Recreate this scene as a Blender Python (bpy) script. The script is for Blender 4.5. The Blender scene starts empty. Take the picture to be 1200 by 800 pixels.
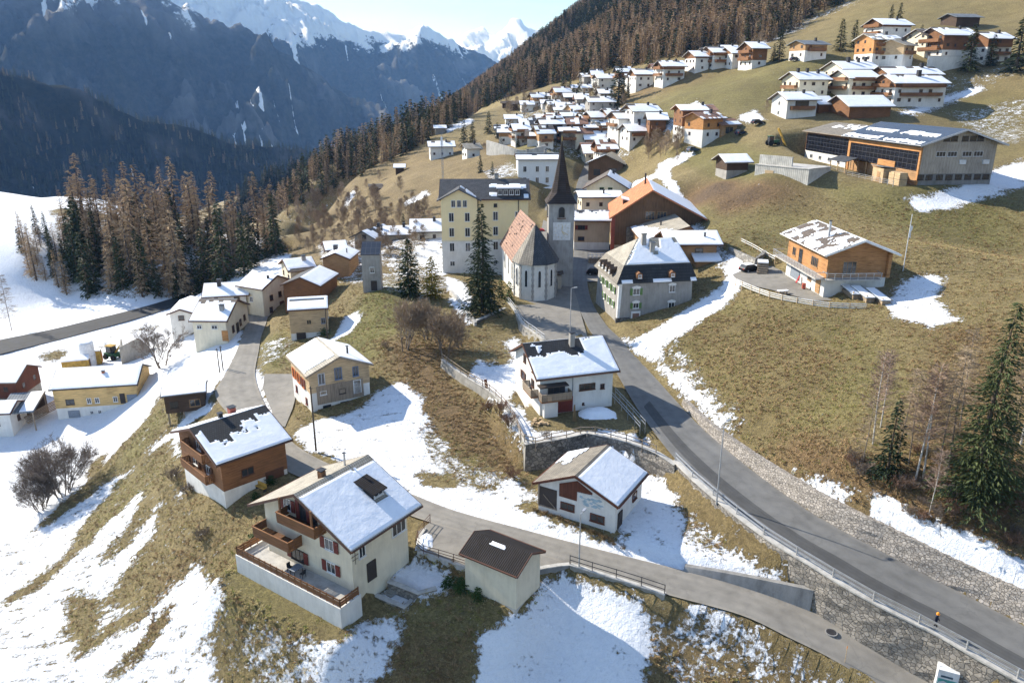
import bpy, bmesh, math, random
import numpy as np
from mathutils import Vector, Matrix, noise
R = math.radians
C = bpy.context.scene.collection
scn = bpy.context.scene

# ---------------------------------------------------------------- camera, sky, sun, exposure
F_PX, PITCH, CAM_H = 900.0, R(18.6), 42.0
cam = bpy.data.cameras.new('camera'); cam.sensor_width = 36; cam.lens = 36 * F_PX / 1200
cam.clip_start = 1; cam.clip_end = 60000
co = bpy.data.objects.new('camera', cam); C.objects.link(co); co['kind'] = 'helper'
co.location = (0, 0, CAM_H); co.rotation_euler = (R(90) - PITCH, 0, 0); scn.camera = co

SUN_AZ, SUN_EL = R(147), R(32)          # direction towards the sun: x=cos(az), y=sin(az)
w = bpy.data.worlds.new('World'); scn.world = w; w.use_nodes = True
nt = w.node_tree; nt.nodes.clear()
wo = nt.nodes.new('ShaderNodeOutputWorld'); bg = nt.nodes.new('ShaderNodeBackground')
sk = nt.nodes.new('ShaderNodeTexSky'); sk.sky_type = 'NISHITA'; sk.sun_disc = False
sk.sun_elevation = SUN_EL; sk.sun_rotation = R(90) - SUN_AZ; sk.altitude = 1200
sk.air_density = 1.0; sk.dust_density = 0.6; sk.ozone_density = 1.0
tc = nt.nodes.new('ShaderNodeTexCoord'); mp = nt.nodes.new('ShaderNodeMapping')
mp.inputs['Scale'].default_value = (1.4, 1.4, 11.0); mp.inputs['Rotation'].default_value = (0.12, 0.1, 0.5)
nz = nt.nodes.new('ShaderNodeTexNoise'); nz.inputs['Scale'].default_value = 1.7; nz.inputs['Detail'].default_value = 6
rp = nt.nodes.new('ShaderNodeValToRGB'); rp.color_ramp.elements[0].position = .42; rp.color_ramp.elements[1].position = .78
rp.color_ramp.elements[1].color = (.5, .5, .5, 1)
mx = nt.nodes.new('ShaderNodeMix'); mx.data_type = 'RGBA'
L = nt.links.new
L(tc.outputs['Generated'], mp.inputs[0]); L(mp.outputs[0], nz.inputs['Vector']); L(nz.outputs[0], rp.inputs[0])
L(rp.outputs[0], mx.inputs[0]); L(sk.outputs[0], mx.inputs[6]); mx.inputs[7].default_value = (8.6, 8.9, 9.3, 1)
tn = nt.nodes.new('ShaderNodeMix'); tn.data_type = 'RGBA'; tn.blend_type = 'MULTIPLY'; tn.inputs[0].default_value = 1; tn.inputs[7].default_value = (.80, .95, 1.15, 1)
L(mx.outputs[2], tn.inputs[6]); L(tn.outputs[2], bg.inputs[0]); bg.inputs[1].default_value = 0.10; L(bg.outputs[0], wo.inputs[0])
sl = bpy.data.lights.new('sun', 'SUN'); sl.energy = 5.0; sl.angle = R(0.53); sl.color = (1, .965, .915)
so = bpy.data.objects.new('sun', sl); C.objects.link(so)
sd = Vector((math.cos(SUN_EL) * math.cos(SUN_AZ), math.cos(SUN_EL) * math.sin(SUN_AZ), math.sin(SUN_EL)))
so.rotation_euler = sd.to_track_quat('Z', 'Y').to_euler(); so.location = sd * 300
scn.view_settings.view_transform = 'Standard'; scn.view_settings.look = 'None'
scn.view_settings.gamma = 1; scn.view_settings.exposure = 0.92
scn.cycles.max_bounces = 5; scn.cycles.diffuse_bounces = 3; scn.cycles.glossy_bounces = 2
scn.cycles.transmission_bounces = 2; scn.cycles.volume_bounces = 0; scn.cycles.transparent_max_bounces = 6
scn.cycles.use_denoising = True; scn.cycles.caustics_reflective = False; scn.cycles.caustics_refractive = False

# ---------------------------------------------------------------- picture <-> place
CP, SP = math.cos(PITCH), math.sin(PITCH)
def ray(u, v):
    a = (u - 600) / F_PX; b = (400 - v) / F_PX
    return a, CP + b * SP, -SP + b * CP
def onz(u, v, z):
    d = ray(u, v); t = (z - CAM_H) / d[2]
    return Vector((d[0] * t, d[1] * t, z))
def aty(u, v, Y):
    d = ray(u, v); t = Y / d[1]
    return Vector((d[0] * t, Y, CAM_H + d[2] * t))
def proj(x, y, z):
    z = z - CAM_H; f = y * CP - z * SP; b = y * SP + z * CP
    return 600 + F_PX * x / f, 400 - F_PX * b / f

# ---------------------------------------------------------------- materials
MAT = {}
class NT:
    def __init__(s, name):
        s.m = bpy.data.materials.new(name); s.m.use_nodes = True; s.t = s.m.node_tree
        s.b = s.t.nodes['Principled BSDF']; s.b.inputs['Roughness'].default_value = .85
        s.b.inputs['Specular IOR Level'].default_value = .3
        MAT[name] = s.m
    def n(s, k, **kw):
        o = s.t.nodes.new('ShaderNode' + k)
        for a, v in kw.items():
            if a in o.inputs.keys(): o.inputs[a].default_value = v
            else: setattr(o, a, v)
        return o
    def l(s, a, b): s.t.links.new(a, b)
    def coord(s, kind='Object', scale=(1, 1, 1), rot=(0, 0, 0)):
        c = s.n('TexCoord'); m = s.n('Mapping'); m.inputs['Scale'].default_value = scale; m.inputs['Rotation'].default_value = rot
        s.l(c.outputs[kind], m.inputs[0]); return m.outputs[0]
    def noise(s, vec, scale, detail=4, rough=.55):
        o = s.n('TexNoise', Scale=scale, Detail=detail, Roughness=rough); s.l(vec, o.inputs['Vector']); return o.outputs['Fac']
    def ramp(s, fac, stops):
        o = s.n('ValToRGB'); e = o.color_ramp.elements
        while len(e) < len(stops): e.new(.5)
        for q, (p, c) in zip(e, stops):
            q.position = p; q.color = (*c, 1) if len(c) == 3 else c
        s.l(fac, o.inputs[0]); return o.outputs[0]
    def mix(s, f, a, b, mode='MIX'):
        o = s.n('Mix', data_type='RGBA', blend_type=mode)
        for i, x in ((0, f), (6, a), (7, b)):
            if hasattr(x, 'links') or hasattr(x, 'is_linked'): s.l(x, o.inputs[i])
            elif i == 0: o.inputs[0].default_value = x
            else: o.inputs[i].default_value = (*x, 1)
        return o.outputs[2]
    def math(s, op, a, b=0.):
        o = s.n('Math', operation=op)
        for i, x in ((0, a), (1, b)):
            if hasattr(x, 'is_linked'): s.l(x, o.inputs[i])
            else: o.inputs[i].default_value = x
        return o.outputs[0]
    def bump(s, h, strength=.4, dist=.05):
        o = s.n('Bump', Strength=strength, Distance=dist); s.l(h, o.inputs['Height']); s.l(o.outputs[0], s.b.inputs['Normal'])
    def col(s, c):
        if hasattr(c, 'is_linked'): s.l(c, s.b.inputs['Base Color'])
        else: s.b.inputs['Base Color'].default_value = (*c, 1)
def sc(c, k): return tuple(min(1, x * k) for x in c)

def plaster(name, c, dirt=.82, kind='Object'):
    m = NT(name); v = m.coord(kind)
    a = m.noise(v, .5, 6, .65); b = m.noise(m.coord(kind, (3, 3, .5)), .8, 4)
    k = m.math('ADD', m.math('MULTIPLY', a, .6), m.math('MULTIPLY', b, .4))
    m.col(m.ramp(k, [(.36, sc(c, dirt)), (.58, c)])); m.bump(m.noise(v, 9, 3), .25, .02)
def timber(name, c, board=.18, vert=False, dark=.45):
    m = NT(name); st = (7, 7, .25) if vert else (.35, .35, 6)
    g = m.noise(m.coord('Object', st), 2.2, 5, .6); big = m.noise(m.coord(), .35, 4)
    wv = m.n('TexWave', wave_type='BANDS', bands_direction='X' if vert else 'Z', wave_profile='SAW')
    wv.inputs['Scale'].default_value = 1 / board / 6.2832 * 1.0; m.l(m.coord('Object', (1, 1, 1), (0, 0, .8) if vert else (0, 0, 0)), wv.inputs['Vector'])
    k = m.math('ADD', m.math('MULTIPLY', g, .65), m.math('MULTIPLY', big, .35))
    base = m.ramp(k, [(.34, sc(c, dark)), (.5, c), (.66, sc(c, 1.3))])
    line = m.ramp(wv.outputs['Fac'], [(0, (.35, .33, .3)), (.12, (1, 1, 1))])
    m.col(m.mix(.75, base, line, 'MULTIPLY')); m.bump(wv.outputs['Fac'], .35, .03)
def flat(name, c, rough=.6, metal=0, var=.8, scale=2.):
    m = NT(name); a = m.noise(m.coord(), scale, 5); m.col(m.ramp(a, [(.35, sc(c, var)), (.62, c)]))
    m.b.inputs['Roughness'].default_value = rough; m.b.inputs['Metallic'].default_value = metal
def tiles(name, c, c2, row=.3):
    m = NT(name); br = m.n('TexBrick', Scale=1.0); br.offset = .5
    br.inputs['Brick Width'].default_value = .28; br.inputs['Row Height'].default_value = row; br.inputs['Mortar Size'].default_value = .025
    br.inputs['Color1'].default_value = (*c, 1); br.inputs['Color2'].default_value = (*c2, 1); br.inputs['Mortar'].default_value = (*sc(c, .35), 1)
    m.l(m.coord(), br.inputs['Vector']); a = m.noise(m.coord(), .7, 6, .6)
    m.col(m.mix(.6, br.outputs[0], m.ramp(a, [(.3, (.5, .5, .48)), (.65, (1.25, 1.2, 1.15))]), 'MULTIPLY'))
    m.bump(br.outputs['Fac'], -.5, .03); m.b.inputs['Roughness'].default_value = .7
def ribbed(name, c, pitch=.2, axis='X', amp=.8):
    m = NT(name); wv = m.n('TexWave', wave_type='BANDS', bands_direction=axis); wv.inputs['Scale'].default_value = .31416 / pitch
    m.l(m.coord(), wv.inputs['Vector']); a = m.noise(m.coord(), .6, 6, .65)
    base = m.ramp(a, [(.3, sc(c, .65)), (.65, sc(c, 1.1))])
    m.col(m.mix(amp, base, m.ramp(wv.outputs['Fac'], [(.25, (.3, .3, .3)), (.6, (1.2, 1.2, 1.2))]), 'MULTIPLY'))
    m.bump(wv.outputs['Fac'], .5, .04); m.b.inputs['Roughness'].default_value = .8; m.b.inputs['Specular IOR Level'].default_value = .12
def stone(name, c1, c2, scale=1.6, mortar=(.16, .145, .125), kind='Object'):
    m = NT(name); v0 = m.coord(kind, (1, 1, 1.25)); nn = m.n('TexNoise', Scale=1.6, Detail=3)
    m.l(v0, nn.inputs['Vector']); va = m.n('VectorMath', operation='MULTIPLY_ADD'); va.inputs[1].default_value = (.35, .35, .35)
    m.l(nn.outputs['Color'], va.inputs[0]); m.l(v0, va.inputs[2])
    vo = m.n('TexVoronoi', feature='DISTANCE_TO_EDGE', Scale=scale); m.l(va.outputs[0], vo.inputs['Vector'])
    vc = m.n('TexVoronoi', Scale=scale); m.l(va.outputs[0], vc.inputs['Vector'])
    bw = m.n('RGBToBW'); m.l(vc.outputs['Color'], bw.inputs[0])
    st = m.ramp(bw.outputs[0], [(.15, c1), (.5, sc(c2, .8)), (.85, c2)])
    st = m.mix(.6, st, m.ramp(m.noise(v0, 5, 5), [(.3, (.6, .6, .6)), (.7, (1.25, 1.22, 1.18))]), 'MULTIPLY')
    e = m.ramp(vo.outputs['Distance'], [(.0, (0, 0, 0)), (.09, (1, 1, 1))])
    m.col(m.mix(e, mortar, st)); m.bump(e, .9, .08)
def concrete(name, c):
    m = NT(name); a = m.noise(m.coord('Object', (1, 1, .35)), .9, 7, .7); b = m.noise(m.coord(), 14, 3)
    m.col(m.mix(.25, m.ramp(a, [(.3, sc(c, .55)), (.5, sc(c, .9)), (.7, sc(c, 1.15))]), m.ramp(b, [(.3, (.5, .5, .5)), (.7, (1, 1, 1))]), 'MULTIPLY'))
    m.bump(a, .3, .03)

m = NT('snow'); m.col(m.ramp(m.noise(m.coord('Object'), .7, 7, .7), [(.3, (.78, .81, .86)), (.55, (.87, .885, .91))])); m.b.inputs['Roughness'].default_value = .6
m.bump(m.math('ADD', m.noise(m.coord('Object'), 1.2, 6, .6), m.math('MULTIPLY', m.noise(m.coord('Object'), 9, 3), .25)), .55, .1)
def asphalt(name, c, crack=.22):
    m = NT(name); v = m.coord('Object'); a = m.noise(v, .22, 6, .65); b = m.noise(v, 22, 3, .7); s_ = m.noise(m.coord('Object', (1, 1, 1), (0, 0, .9)), .9, 5)
    k = m.math('ADD', m.math('MULTIPLY', a, .6), m.math('MULTIPLY', s_, .4))
    base = m.ramp(k, [(.33, sc(c, .72)), (.5, c), (.68, sc(c, 1.22))])
    base = m.mix(.35, base, m.ramp(b, [(.3, (.65, .65, .65)), (.7, (1.3, 1.3, 1.3))]), 'MULTIPLY')
    vo = m.n('TexVoronoi', feature='DISTANCE_TO_EDGE', Scale=.16); nn = m.n('TexNoise', Scale=.8, Detail=5); m.l(v, nn.inputs['Vector'])
    va = m.n('VectorMath', operation='MULTIPLY_ADD'); va.inputs[1].default_value = (2.5, 2.5, 0); m.l(nn.outputs['Color'], va.inputs[0]); m.l(v, va.inputs[2]); m.l(va.outputs[0], vo.inputs['Vector'])
    cr = m.ramp(vo.outputs['Distance'], [(.002, (1, 1, 1)), (.012, (0, 0, 0))])
    at = m.n('Attribute', attribute_name='across'); tr = m.ramp(at.outputs['Fac'], [(0, (1, 1, 1)), (.01, (1.35, 1.3, 1.22)), (.09, (.96, .96, .96)), (.25, (1.12, 1.12, 1.11)), (.38, (.9, .9, .9)), (.5, (1.03, 1.03, 1.02)), (.64, (.9, .9, .9)), (.77, (1.12, 1.12, 1.11)), (.91, (.95, .95, .95)), (1, (1.35, 1.3, 1.22))])
    base = m.mix(m.math('MULTIPLY', a, 1.3), base, m.mix(1., base, tr, 'MULTIPLY')); m.col(m.mix(m.math('MULTIPLY', cr, crack), base, sc(c, .4))); m.bump(b, .15, .01)
asphalt('asphalt', (.15, .148, .142)); asphalt('asphalt_dark', (.075, .075, .074)); asphalt('asphalt_pale', (.22, .205, .18)); asphalt('asphalt_black', (.04, .042, .045), .2)
plaster('white_plaster', (.72, .7, .65)); plaster('cream_plaster', (.70, .63, .48)); plaster('yellow_plaster', (.80, .66, .38), .94)
plaster('grey_plaster', (.34, .32, .29), .7); plaster('beige_plaster', (.50, .40, .28)); plaster('old_plaster', (.56, .5, .4), .6); plaster('blue_white_plaster', (.68, .70, .70), .92)
plaster('tower_plaster', (.40, .385, .36), .62)
timber('honey_timber', (.38, .225, .11), .2); timber('pale_timber', (.50, .36, .21), .2); timber('brown_timber', (.21, .10, .045), .18)
timber('dark_timber', (.075, .048, .032), .2); timber('red_timber', (.13, .045, .025), .16, True); timber('grey_timber', (.36, .32, .27), .25, True)
timber('orange_timber', (.46, .225, .085), .22); timber('log_timber', (.40, .20, .08), .36); timber('barn_timber', (.17, .10, .055), .22, True); timber('yellow_timber', (.6, .40, .17), .2)
timber('weathered_timber', (.28, .22, .16), .2, True)
tiles('black_tiles', (.03, .032, .035), (.042, .043, .045)); tiles('brown_tiles', (.13, .105, .085), (.17, .14, .115)); tiles('grey_tiles', (.20, .18, .15), (.26, .235, .195))
tiles('slate_tiles', (.055, .06, .068), (.085, .09, .10), .25); tiles('rust_tiles', (.28, .155, .11), (.36, .215, .155), .3); tiles('orange_tiles', (.52, .19, .075), (.6, .24, .10)); tiles('tan_tiles', (.36, .33, .27), (.42, .385, .32), .34)
ribbed('corrugated_dark', (.032, .028, .027), .22, 'X', 1.); ribbed('metal_roof', (.20, .22, .24), .5, 'X', .35); ribbed('spire_tiles', (.055, .043, .038), .35, 'Z', .5)
ribbed('plank_panel', (.52, .50, .45), .5, 'X', .3)
stone('rubble_stone', (.17, .155, .135), (.33, .30, .26), 2.3, (.13, .12, .105)); stone('pitched_stone', (.25, .225, .195), (.42, .38, .335), 3.2, (.17, .15, .13)); stone('dark_stone', (.09, .085, .075), (.22, .205, .18), 1.8, (.06, .055, .05)); stone('block_stone', (.19, .18, .165), (.33, .315, .285), 1.2)
concrete('concrete', (.34, .32, .28)); concrete('pale_concrete', (.52, .50, .46)); concrete('grey_concrete', (.25, .245, .235))
flat('white_paint', (.78, .77, .74)); flat('white_metal', (.7, .71, .72), .4); flat('galvanised', (.50, .51, .52), .42, .6); flat('dark_metal', (.05, .05, .055), .45, .4)
flat('brown_paint', (.11, .05, .03)); flat('dark_frame', (.05, .04, .035)); flat('red_shutter', (.17, .035, .025)); flat('green_shutter', (.12, .22, .06)); flat('grey_shutter', (.22, .25, .29))
flat('orange_shutter', (.50, .14, .03)); flat('blue_shutter', (.13, .19, .30)); flat('black_rubber', (.02, .02, .02), .8); flat('red_paint', (.45, .035, .03), .35); flat('black_paint', (.02, .021, .024), .25)
flat('silver_paint', (.45, .47, .5), .3, .5); flat('green_paint', (.05, .15, .08), .5, 0, .5); flat('yellow_paint', (.55, .34, .07), .5, 0, .6); flat('orange_plastic', (.85, .30, .03), .4); flat('navy_cloth', (.02, .025, .045), .9)
flat('skin', (.45, .26, .18), .6); flat('rope_stone', (.30, .29, .27)); flat('brick_red', (.28, .07, .045)); flat('terracotta', (.5, .18, .08)); flat('snowy_grey', (.5, .5, .5)); flat('gold', (.7, .5, .12), .35, .7); flat('teal_paint', (.08, .30, .28), .5)
flat('pale_grey_paint', (.55, .56, .58), .5); flat('faded_red', (.50, .10, .06), .5); flat('ink_blue', (.05, .09, .13), .5); flat('mural_blue', (.38, .50, .56), .7); flat('birch_bark', (.62, .58, .52), .8, 0, .5, 6.); flat('bark', (.10, .075, .055), .9); flat('grey_bark', (.20, .165, .135), .9)
m = NT('glass'); m.col((.03, .035, .04)); m.b.inputs['Roughness'].default_value = .08; m.b.inputs['Specular IOR Level'].default_value = .6
m = NT('solar_glass'); br = m.n('TexBrick', Scale=1.); br.offset = 0
br.inputs['Brick Width'].default_value = 1.7; br.inputs['Row Height'].default_value = 1.05; br.inputs['Mortar Size'].default_value = .035
br.inputs['Color1'].default_value = (.006, .007, .011, 1); br.inputs['Color2'].default_value = (.009, .01, .016, 1); br.inputs['Mortar'].default_value = (.07, .072, .08, 1)
SOLAR = (m, br); m.l(br.outputs[0], m.b.inputs['Base Color']); m.b.inputs['Roughness'].default_value = .18
m.l(m.coord('Object', (1, 1, 1), (R(90), 0, 0)), br.inputs['Vector'])
m = NT('solar_roof'); br = m.n('TexBrick', Scale=1.); br.offset = 0
br.inputs['Brick Width'].default_value = 1.0; br.inputs['Row Height'].default_value = 1.65; br.inputs['Mortar Size'].default_value = .03
br.inputs['Color1'].default_value = (.03, .036, .05, 1); br.inputs['Color2'].default_value = (.036, .042, .058, 1); br.inputs['Mortar'].default_value = (.09, .095, .10, 1)
m.l(br.outputs[0], m.b.inputs['Base Color']); m.b.inputs['Roughness'].default_value = .22; m.l(m.coord(), br.inputs['Vector'])
def foliage(name, lo, hi, trans=.0):
    m = NT(name); oi = m.n('ObjectInfo'); a = m.noise(m.coord('Object'), .55, 4); k = m.math('ADD', m.math('MULTIPLY', a, .75), m.math('MULTIPLY', oi.outputs['Random'], .3))
    m.col(m.ramp(k, [(.3, lo), (.75, hi)])); m.b.inputs['Roughness'].default_value = .75; m.b.inputs['Specular IOR Level'].default_value = .15
foliage('spruce_needles', (.018, .03, .014), (.06, .078, .033)); foliage('fir_needles', (.018, .034, .013), (.075, .09, .034)); foliage('pine_needles', (.13, .115, .018), (.28, .21, .04)); foliage('grass_blades', (.24, .185, .08), (.52, .41, .20)); foliage('green_blades', (.15, .15, .035), (.36, .33, .10)); foliage('rust_blades', (.17, .11, .05), (.42, .28, .14))
foliage('larch_twigs', (.26, .18, .105), (.52, .37, .22)); foliage('brown_twigs', (.21, .155, .105), (.38, .29, .20)); foliage('birch_twigs', (.22, .15, .11), (.36, .26, .2)); foliage('bush_twigs', (.13, .105, .085), (.24, .19, .15)); foliage('red_twigs', (.15, .085, .055), (.26, .16, .105)); foliage('hedge_leaves', (.02, .045, .012), (.06, .10, .025))
foliage('dry_bush', (.16, .11, .05), (.3, .2, .1))

# ---------------------------------------------------------------- mesh helpers
class MB:
    def __init__(s): s.v = []; s.f = []; s.mi = []; s.cur = 0
    def add(s, vs, fs):
        o = len(s.v); s.v += [tuple(p) for p in vs]
        for f in fs: s.f.append(tuple(i + o for i in f)); s.mi.append(s.cur)
        return s
    def box(s, x0, x1, y0, y1, z0, z1):
        return s.add([(x0, y0, z0), (x1, y0, z0), (x1, y1, z0), (x0, y1, z0), (x0, y0, z1), (x1, y0, z1), (x1, y1, z1), (x0, y1, z1)],
                     [(3, 2, 1, 0), (4, 5, 6, 7), (0, 1, 5, 4), (1, 2, 6, 5), (2, 3, 7, 6), (3, 0, 4, 7)])
    def bar(s, a, b, wd, ht, up=(0, 0, 1)):
        a, b = Vector(a), Vector(b); d = (b - a).normalized(); u = Vector(up)
        if abs(d.dot(u)) > .98: u = Vector((0, 1, 0))
        r = d.cross(u).normalized(); u = r.cross(d).normalized()
        c = [(-1, -1), (1, -1), (1, 1), (-1, 1)]
        return s.add([p + r * (x * wd / 2) + u * (y * ht / 2) for p in (a, b) for x, y in c],
                     [(0, 1, 2, 3), (7, 6, 5, 4), (0, 4, 5, 1), (1, 5, 6, 2), (2, 6, 7, 3), (3, 7, 4, 0)])
    def tube(s, pts, rad, n=8, cap=True):
        pts = [Vector(p) for p in pts]
        if not hasattr(rad, '__len__'): rad = [rad] * len(pts)
        o = len(s.v); u = None
        for i, p in enumerate(pts):
            d = (pts[min(i + 1, len(pts) - 1)] - pts[max(i - 1, 0)]).normalized()
            if u is None: u = Vector((1, 0, 0)) if abs(d.x) < .9 else Vector((0, 1, 0))
            r = d.cross(u).normalized(); q = r.cross(d); u = q
            for k in range(n):
                a = 2 * math.pi * k / n; s.v.append(tuple(p + (q * math.cos(a) + r * math.sin(a)) * rad[i]))
        for i in range(len(pts) - 1):
            for k in range(n):
                a = o + i * n + k; b = o + i * n + (k + 1) % n; s.f.append((a, b, b + n, a + n)); s.mi.append(s.cur)
        if cap:
            s.f.append(tuple(o + k for k in range(n))[::-1]); s.mi.append(s.cur)
            e = o + (len(pts) - 1) * n; s.f.append(tuple(e + k for k in range(n))); s.mi.append(s.cur)
        return s
    def prism(s, poly, axis, a, b):
        """poly of 2-D points extruded along axis x (poly=(y,z)), y (poly=(x,z)) or z (poly=(x,y))"""
        n = len(poly)
        def P(p, q): return (q, p[0], p[1]) if axis == 'x' else (p[0], q, p[1]) if axis == 'y' else (p[0], p[1], q)
        return s.add([P(p, a) for p in poly] + [P(p, b) for p in poly],
                     [tuple(range(n)), tuple(range(2 * n - 1, n - 1, -1))] + [((i + 1) % n, i, i + n, (i + 1) % n + n) for i in range(n)])
    def mesh(s, name, mats):
        me = bpy.data.meshes.new(name); me.from_pydata(s.v, [], s.f)
        for k in ([mats] if isinstance(mats, str) else mats): me.materials.append(MAT[k])
        if max(s.mi or [0]): me.polygons.foreach_set('material_index', s.mi)
        bm = bmesh.new(); bm.from_mesh(me); bmesh.ops.recalc_face_normals(bm, faces=bm.faces); bm.to_mesh(me); bm.free()
        return me
    def build(s, name, mats, parent=None, loc=(0, 0, 0), rz=0, smooth=False, label=None):
        me = s.mesh(name, mats)
        if smooth: me.polygons.foreach_set('use_smooth', [True] * len(me.polygons))
        return put(name, me, parent, loc, rz, label)
def put(name, me, parent=None, loc=(0, 0, 0), rz=0, label=None):
    o = bpy.data.objects.new(name, me); C.objects.link(o); o.location = loc; o.rotation_euler[2] = rz
    if parent: o.parent = parent
    if label: o['label'] = label
    return o
def tag(o, label, cat, group=None):
    o['label'] = label; o['category'] = cat; o['kind'] = 'thing'
    if group: o['group'] = group
    return o
def thing(name, label, cat, loc=(0, 0, 0), rz=0, group=None):
    o = bpy.data.objects.new(name, None); C.objects.link(o); o.empty_display_size = .5
    o.location = loc; o.rotation_euler[2] = rz; return tag(o, label, cat, group)
def struct(o): o['kind'] = 'structure'; return o
def copy_tree(o, loc, rz=None, scale=None, label=None):
    c = o.copy(); C.objects.link(c); c.location = loc
    if rz is not None: c.rotation_euler[2] = rz
    if scale: c.scale = (scale, scale, scale) if not hasattr(scale, '__len__') else scale
    if label: c['label'] = label
    for ch in o.children:
        d = ch.copy(); C.objects.link(d); d.parent = c
        for g in ch.children:
            e = g.copy(); C.objects.link(e); e.parent = d
    return c
def nse(x, y, z=0., s=1.): return noise.noise(Vector((x * s, y * s, z * s)))
def fbm(x, y, s, o=4):
    return noise.fractal(Vector((x * s, y * s, 3.7)), .9, 2.1, o)
# ---------------------------------------------------------------- the lie of the land
# road edges: (u, v, z) measured along the kerbs, left edge then right edge
MAIN_L = [(1330, 868, -4.6), (1240, 820, -4.0), (1158, 776, -3.5), (1100, 742, -3.1), (1047, 716, -2.7), (997, 689, -2.3), (952, 661, -1.9), (910, 636, -1.6), (873, 609, -1.3), (840, 583, -1.0), (800, 547, -.6), (772, 514, -.2), (744, 474, .2), (722, 436, .6), (706, 408, 1.0), (688, 382, 1.4), (672, 345, 1.9), (668, 322, 2.2), (672, 300, 2.7), (672, 280, 3.1), (671, 262, 3.5), (672, 240, 5.6), (676, 216, 8.6), (684, 196, 11.5), (690, 184, 14)]
MAIN_R = [(1330, 800, -4.6), (1268, 770, -4.0), (1200, 733, -3.5), (1137, 700, -3.1), (1097, 680, -2.7), (1063, 662, -2.3), (1028, 643, -1.9), (997, 627, -1.6), (950, 600, -1.3), (900, 565, -1.0), (858, 532, -.6), (816, 495, -.2), (770, 445, .2), (742, 414, .6), (726, 396, 1.0), (710, 380, 1.4), (693, 352, 1.9), (688, 325, 2.2), (690, 302, 2.7), (690, 281, 3.1), (690, 262, 3.5), (690, 240, 5.6), (693, 216, 8.6), (696, 196, 11.5), (700, 184, 14)]
LOW_U = [(1150, 815, -8.2), (1070, 774, -7.4), (1010, 745, -6.7), (948, 714, -6.1), (880, 688, -5.6), (800, 668, -5.1), (700, 643, -4.7), (613, 620, -4.5), (533, 598, -4.35), (478, 577, -4.3), (430, 560, -4.3), (385, 543, -4.3), (352, 525, -4.3), (330, 505, -4.3), (314, 480, -4.5), (303, 455, -4.7), (299, 435, -4.9), (303, 412, -5.2), (306, 395, -5.5), (312, 378, -5.7), (316, 362, -5.8), (318, 348, -5.8)]
LOW_L = [(1085, 850, -8.2), (1020, 800, -7.4), (975, 772, -6.7), (925, 747, -6.1), (867, 720, -5.6), (777, 695, -5.1), (667, 661, -4.7), (590, 636, -4.5), (505, 612, -4.35), (448, 592, -4.3), (390, 572, -4.3), (345, 556, -4.3), (318, 540, -4.3), (296, 518, -4.3), (270, 488, -4.5), (252, 462, -4.7), (263, 440, -4.9), (276, 414, -5.2), (283, 396, -5.5), (289, 378, -5.7), (291, 362, -5.8), (298, 348, -5.8)]
VAL_F = [(-60, 411, -17.2), (0, 398, -17), (60, 386, -16.8), (110, 374, -16.5), (170, 359, -16), (225, 342, -15.5), (285, 322, -15), (330, 306, -14)]
VAL_N = [(-60, 434, -17.2), (0, 415, -17), (60, 400, -16.8), (110, 387, -16.5), (170, 370, -16), (225, 352, -15.5), (285, 331, -15), (330, 313, -14)]
UP_L = [(640, 168, 15), (597, 166, 14), (570, 170, 12.2), (545, 166, 11)]
def strip(a, b, m=.0):
    return [onz(*p) for p in a], [onz(*p) for p in b]
def resample(pts, n):
    pts = [Vector(p) for p in pts]; d = [0]
    for i in range(len(pts) - 1): d.append(d[-1] + (pts[i + 1] - pts[i]).length)
    # Catmull-Rom through the points
    out = []
    for k in range(n):
        t = d[-1] * k / (n - 1); i = max(j for j in range(len(d) - 1) if d[j] <= t + 1e-9) if t < d[-1] else len(d) - 2
        f = (t - d[i]) / max(1e-9, d[i + 1] - d[i]); p0 = pts[max(i - 1, 0)]; p1 = pts[i]; p2 = pts[i + 1]; p3 = pts[min(i + 2, len(pts) - 1)]
        out.append(.5 * ((2 * p1) + (p2 - p0) * f + (2 * p0 - 5 * p1 + 4 * p2 - p3) * f * f + (3 * p1 - p0 - 3 * p2 + p3) * f ** 3))
    return out
def edges(a, b, n):
    A, B = strip(a, b); A2, B2 = [], []
    m = len(A); per = max(2, n // (m - 1))
    def cr(P, i, f):
        p0, p1, p2, p3 = P[max(i - 1, 0)], P[i], P[i + 1], P[min(i + 2, m - 1)]
        return .5 * ((2 * p1) + (p2 - p0) * f + (2 * p0 - 5 * p1 + 4 * p2 - p3) * f * f + (3 * p1 - p0 - 3 * p2 + p3) * f ** 3)
    for i in range(m - 1):
        for k in range(per): A2.append(cr(A, i, k / per)); B2.append(cr(B, i, k / per))
    A2.append(A[-1]); B2.append(B[-1]); return A2, B2
ROADS = {'main': edges(MAIN_L, MAIN_R, 240), 'lane': edges(LOW_U, LOW_L, 240), 'valley': edges(VAL_F, VAL_N, 80)}
PLAZA = [onz(*p) for p in ((600, 352, 1.9), (606, 366, 1.9), (622, 384, 1.8), (637, 398, 1.7), (655, 404, 1.5), (690, 400, 1.2), (680, 365, 1.7), (674, 340, 2.0), (668, 325, 2.2), (640, 340, 2.2))]
YARD = [onz(*p) for p in ((512, 606, -4.35), (490, 622, -4.35), (490, 646, -4.35), (545, 664, -4.4), (640, 664, -4.6), (668, 659, -4.7), (600, 634, -4.5))]
DRIVE = [onz(*p) for p in ((310, 438, -3.7), (308, 455, -3.9), (318, 480, -4.2), (322, 497, -4.35), (334, 500, -4.3), (343, 478, -3.8), (349, 455, -3.5), (344, 438, -3.4))]
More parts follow.
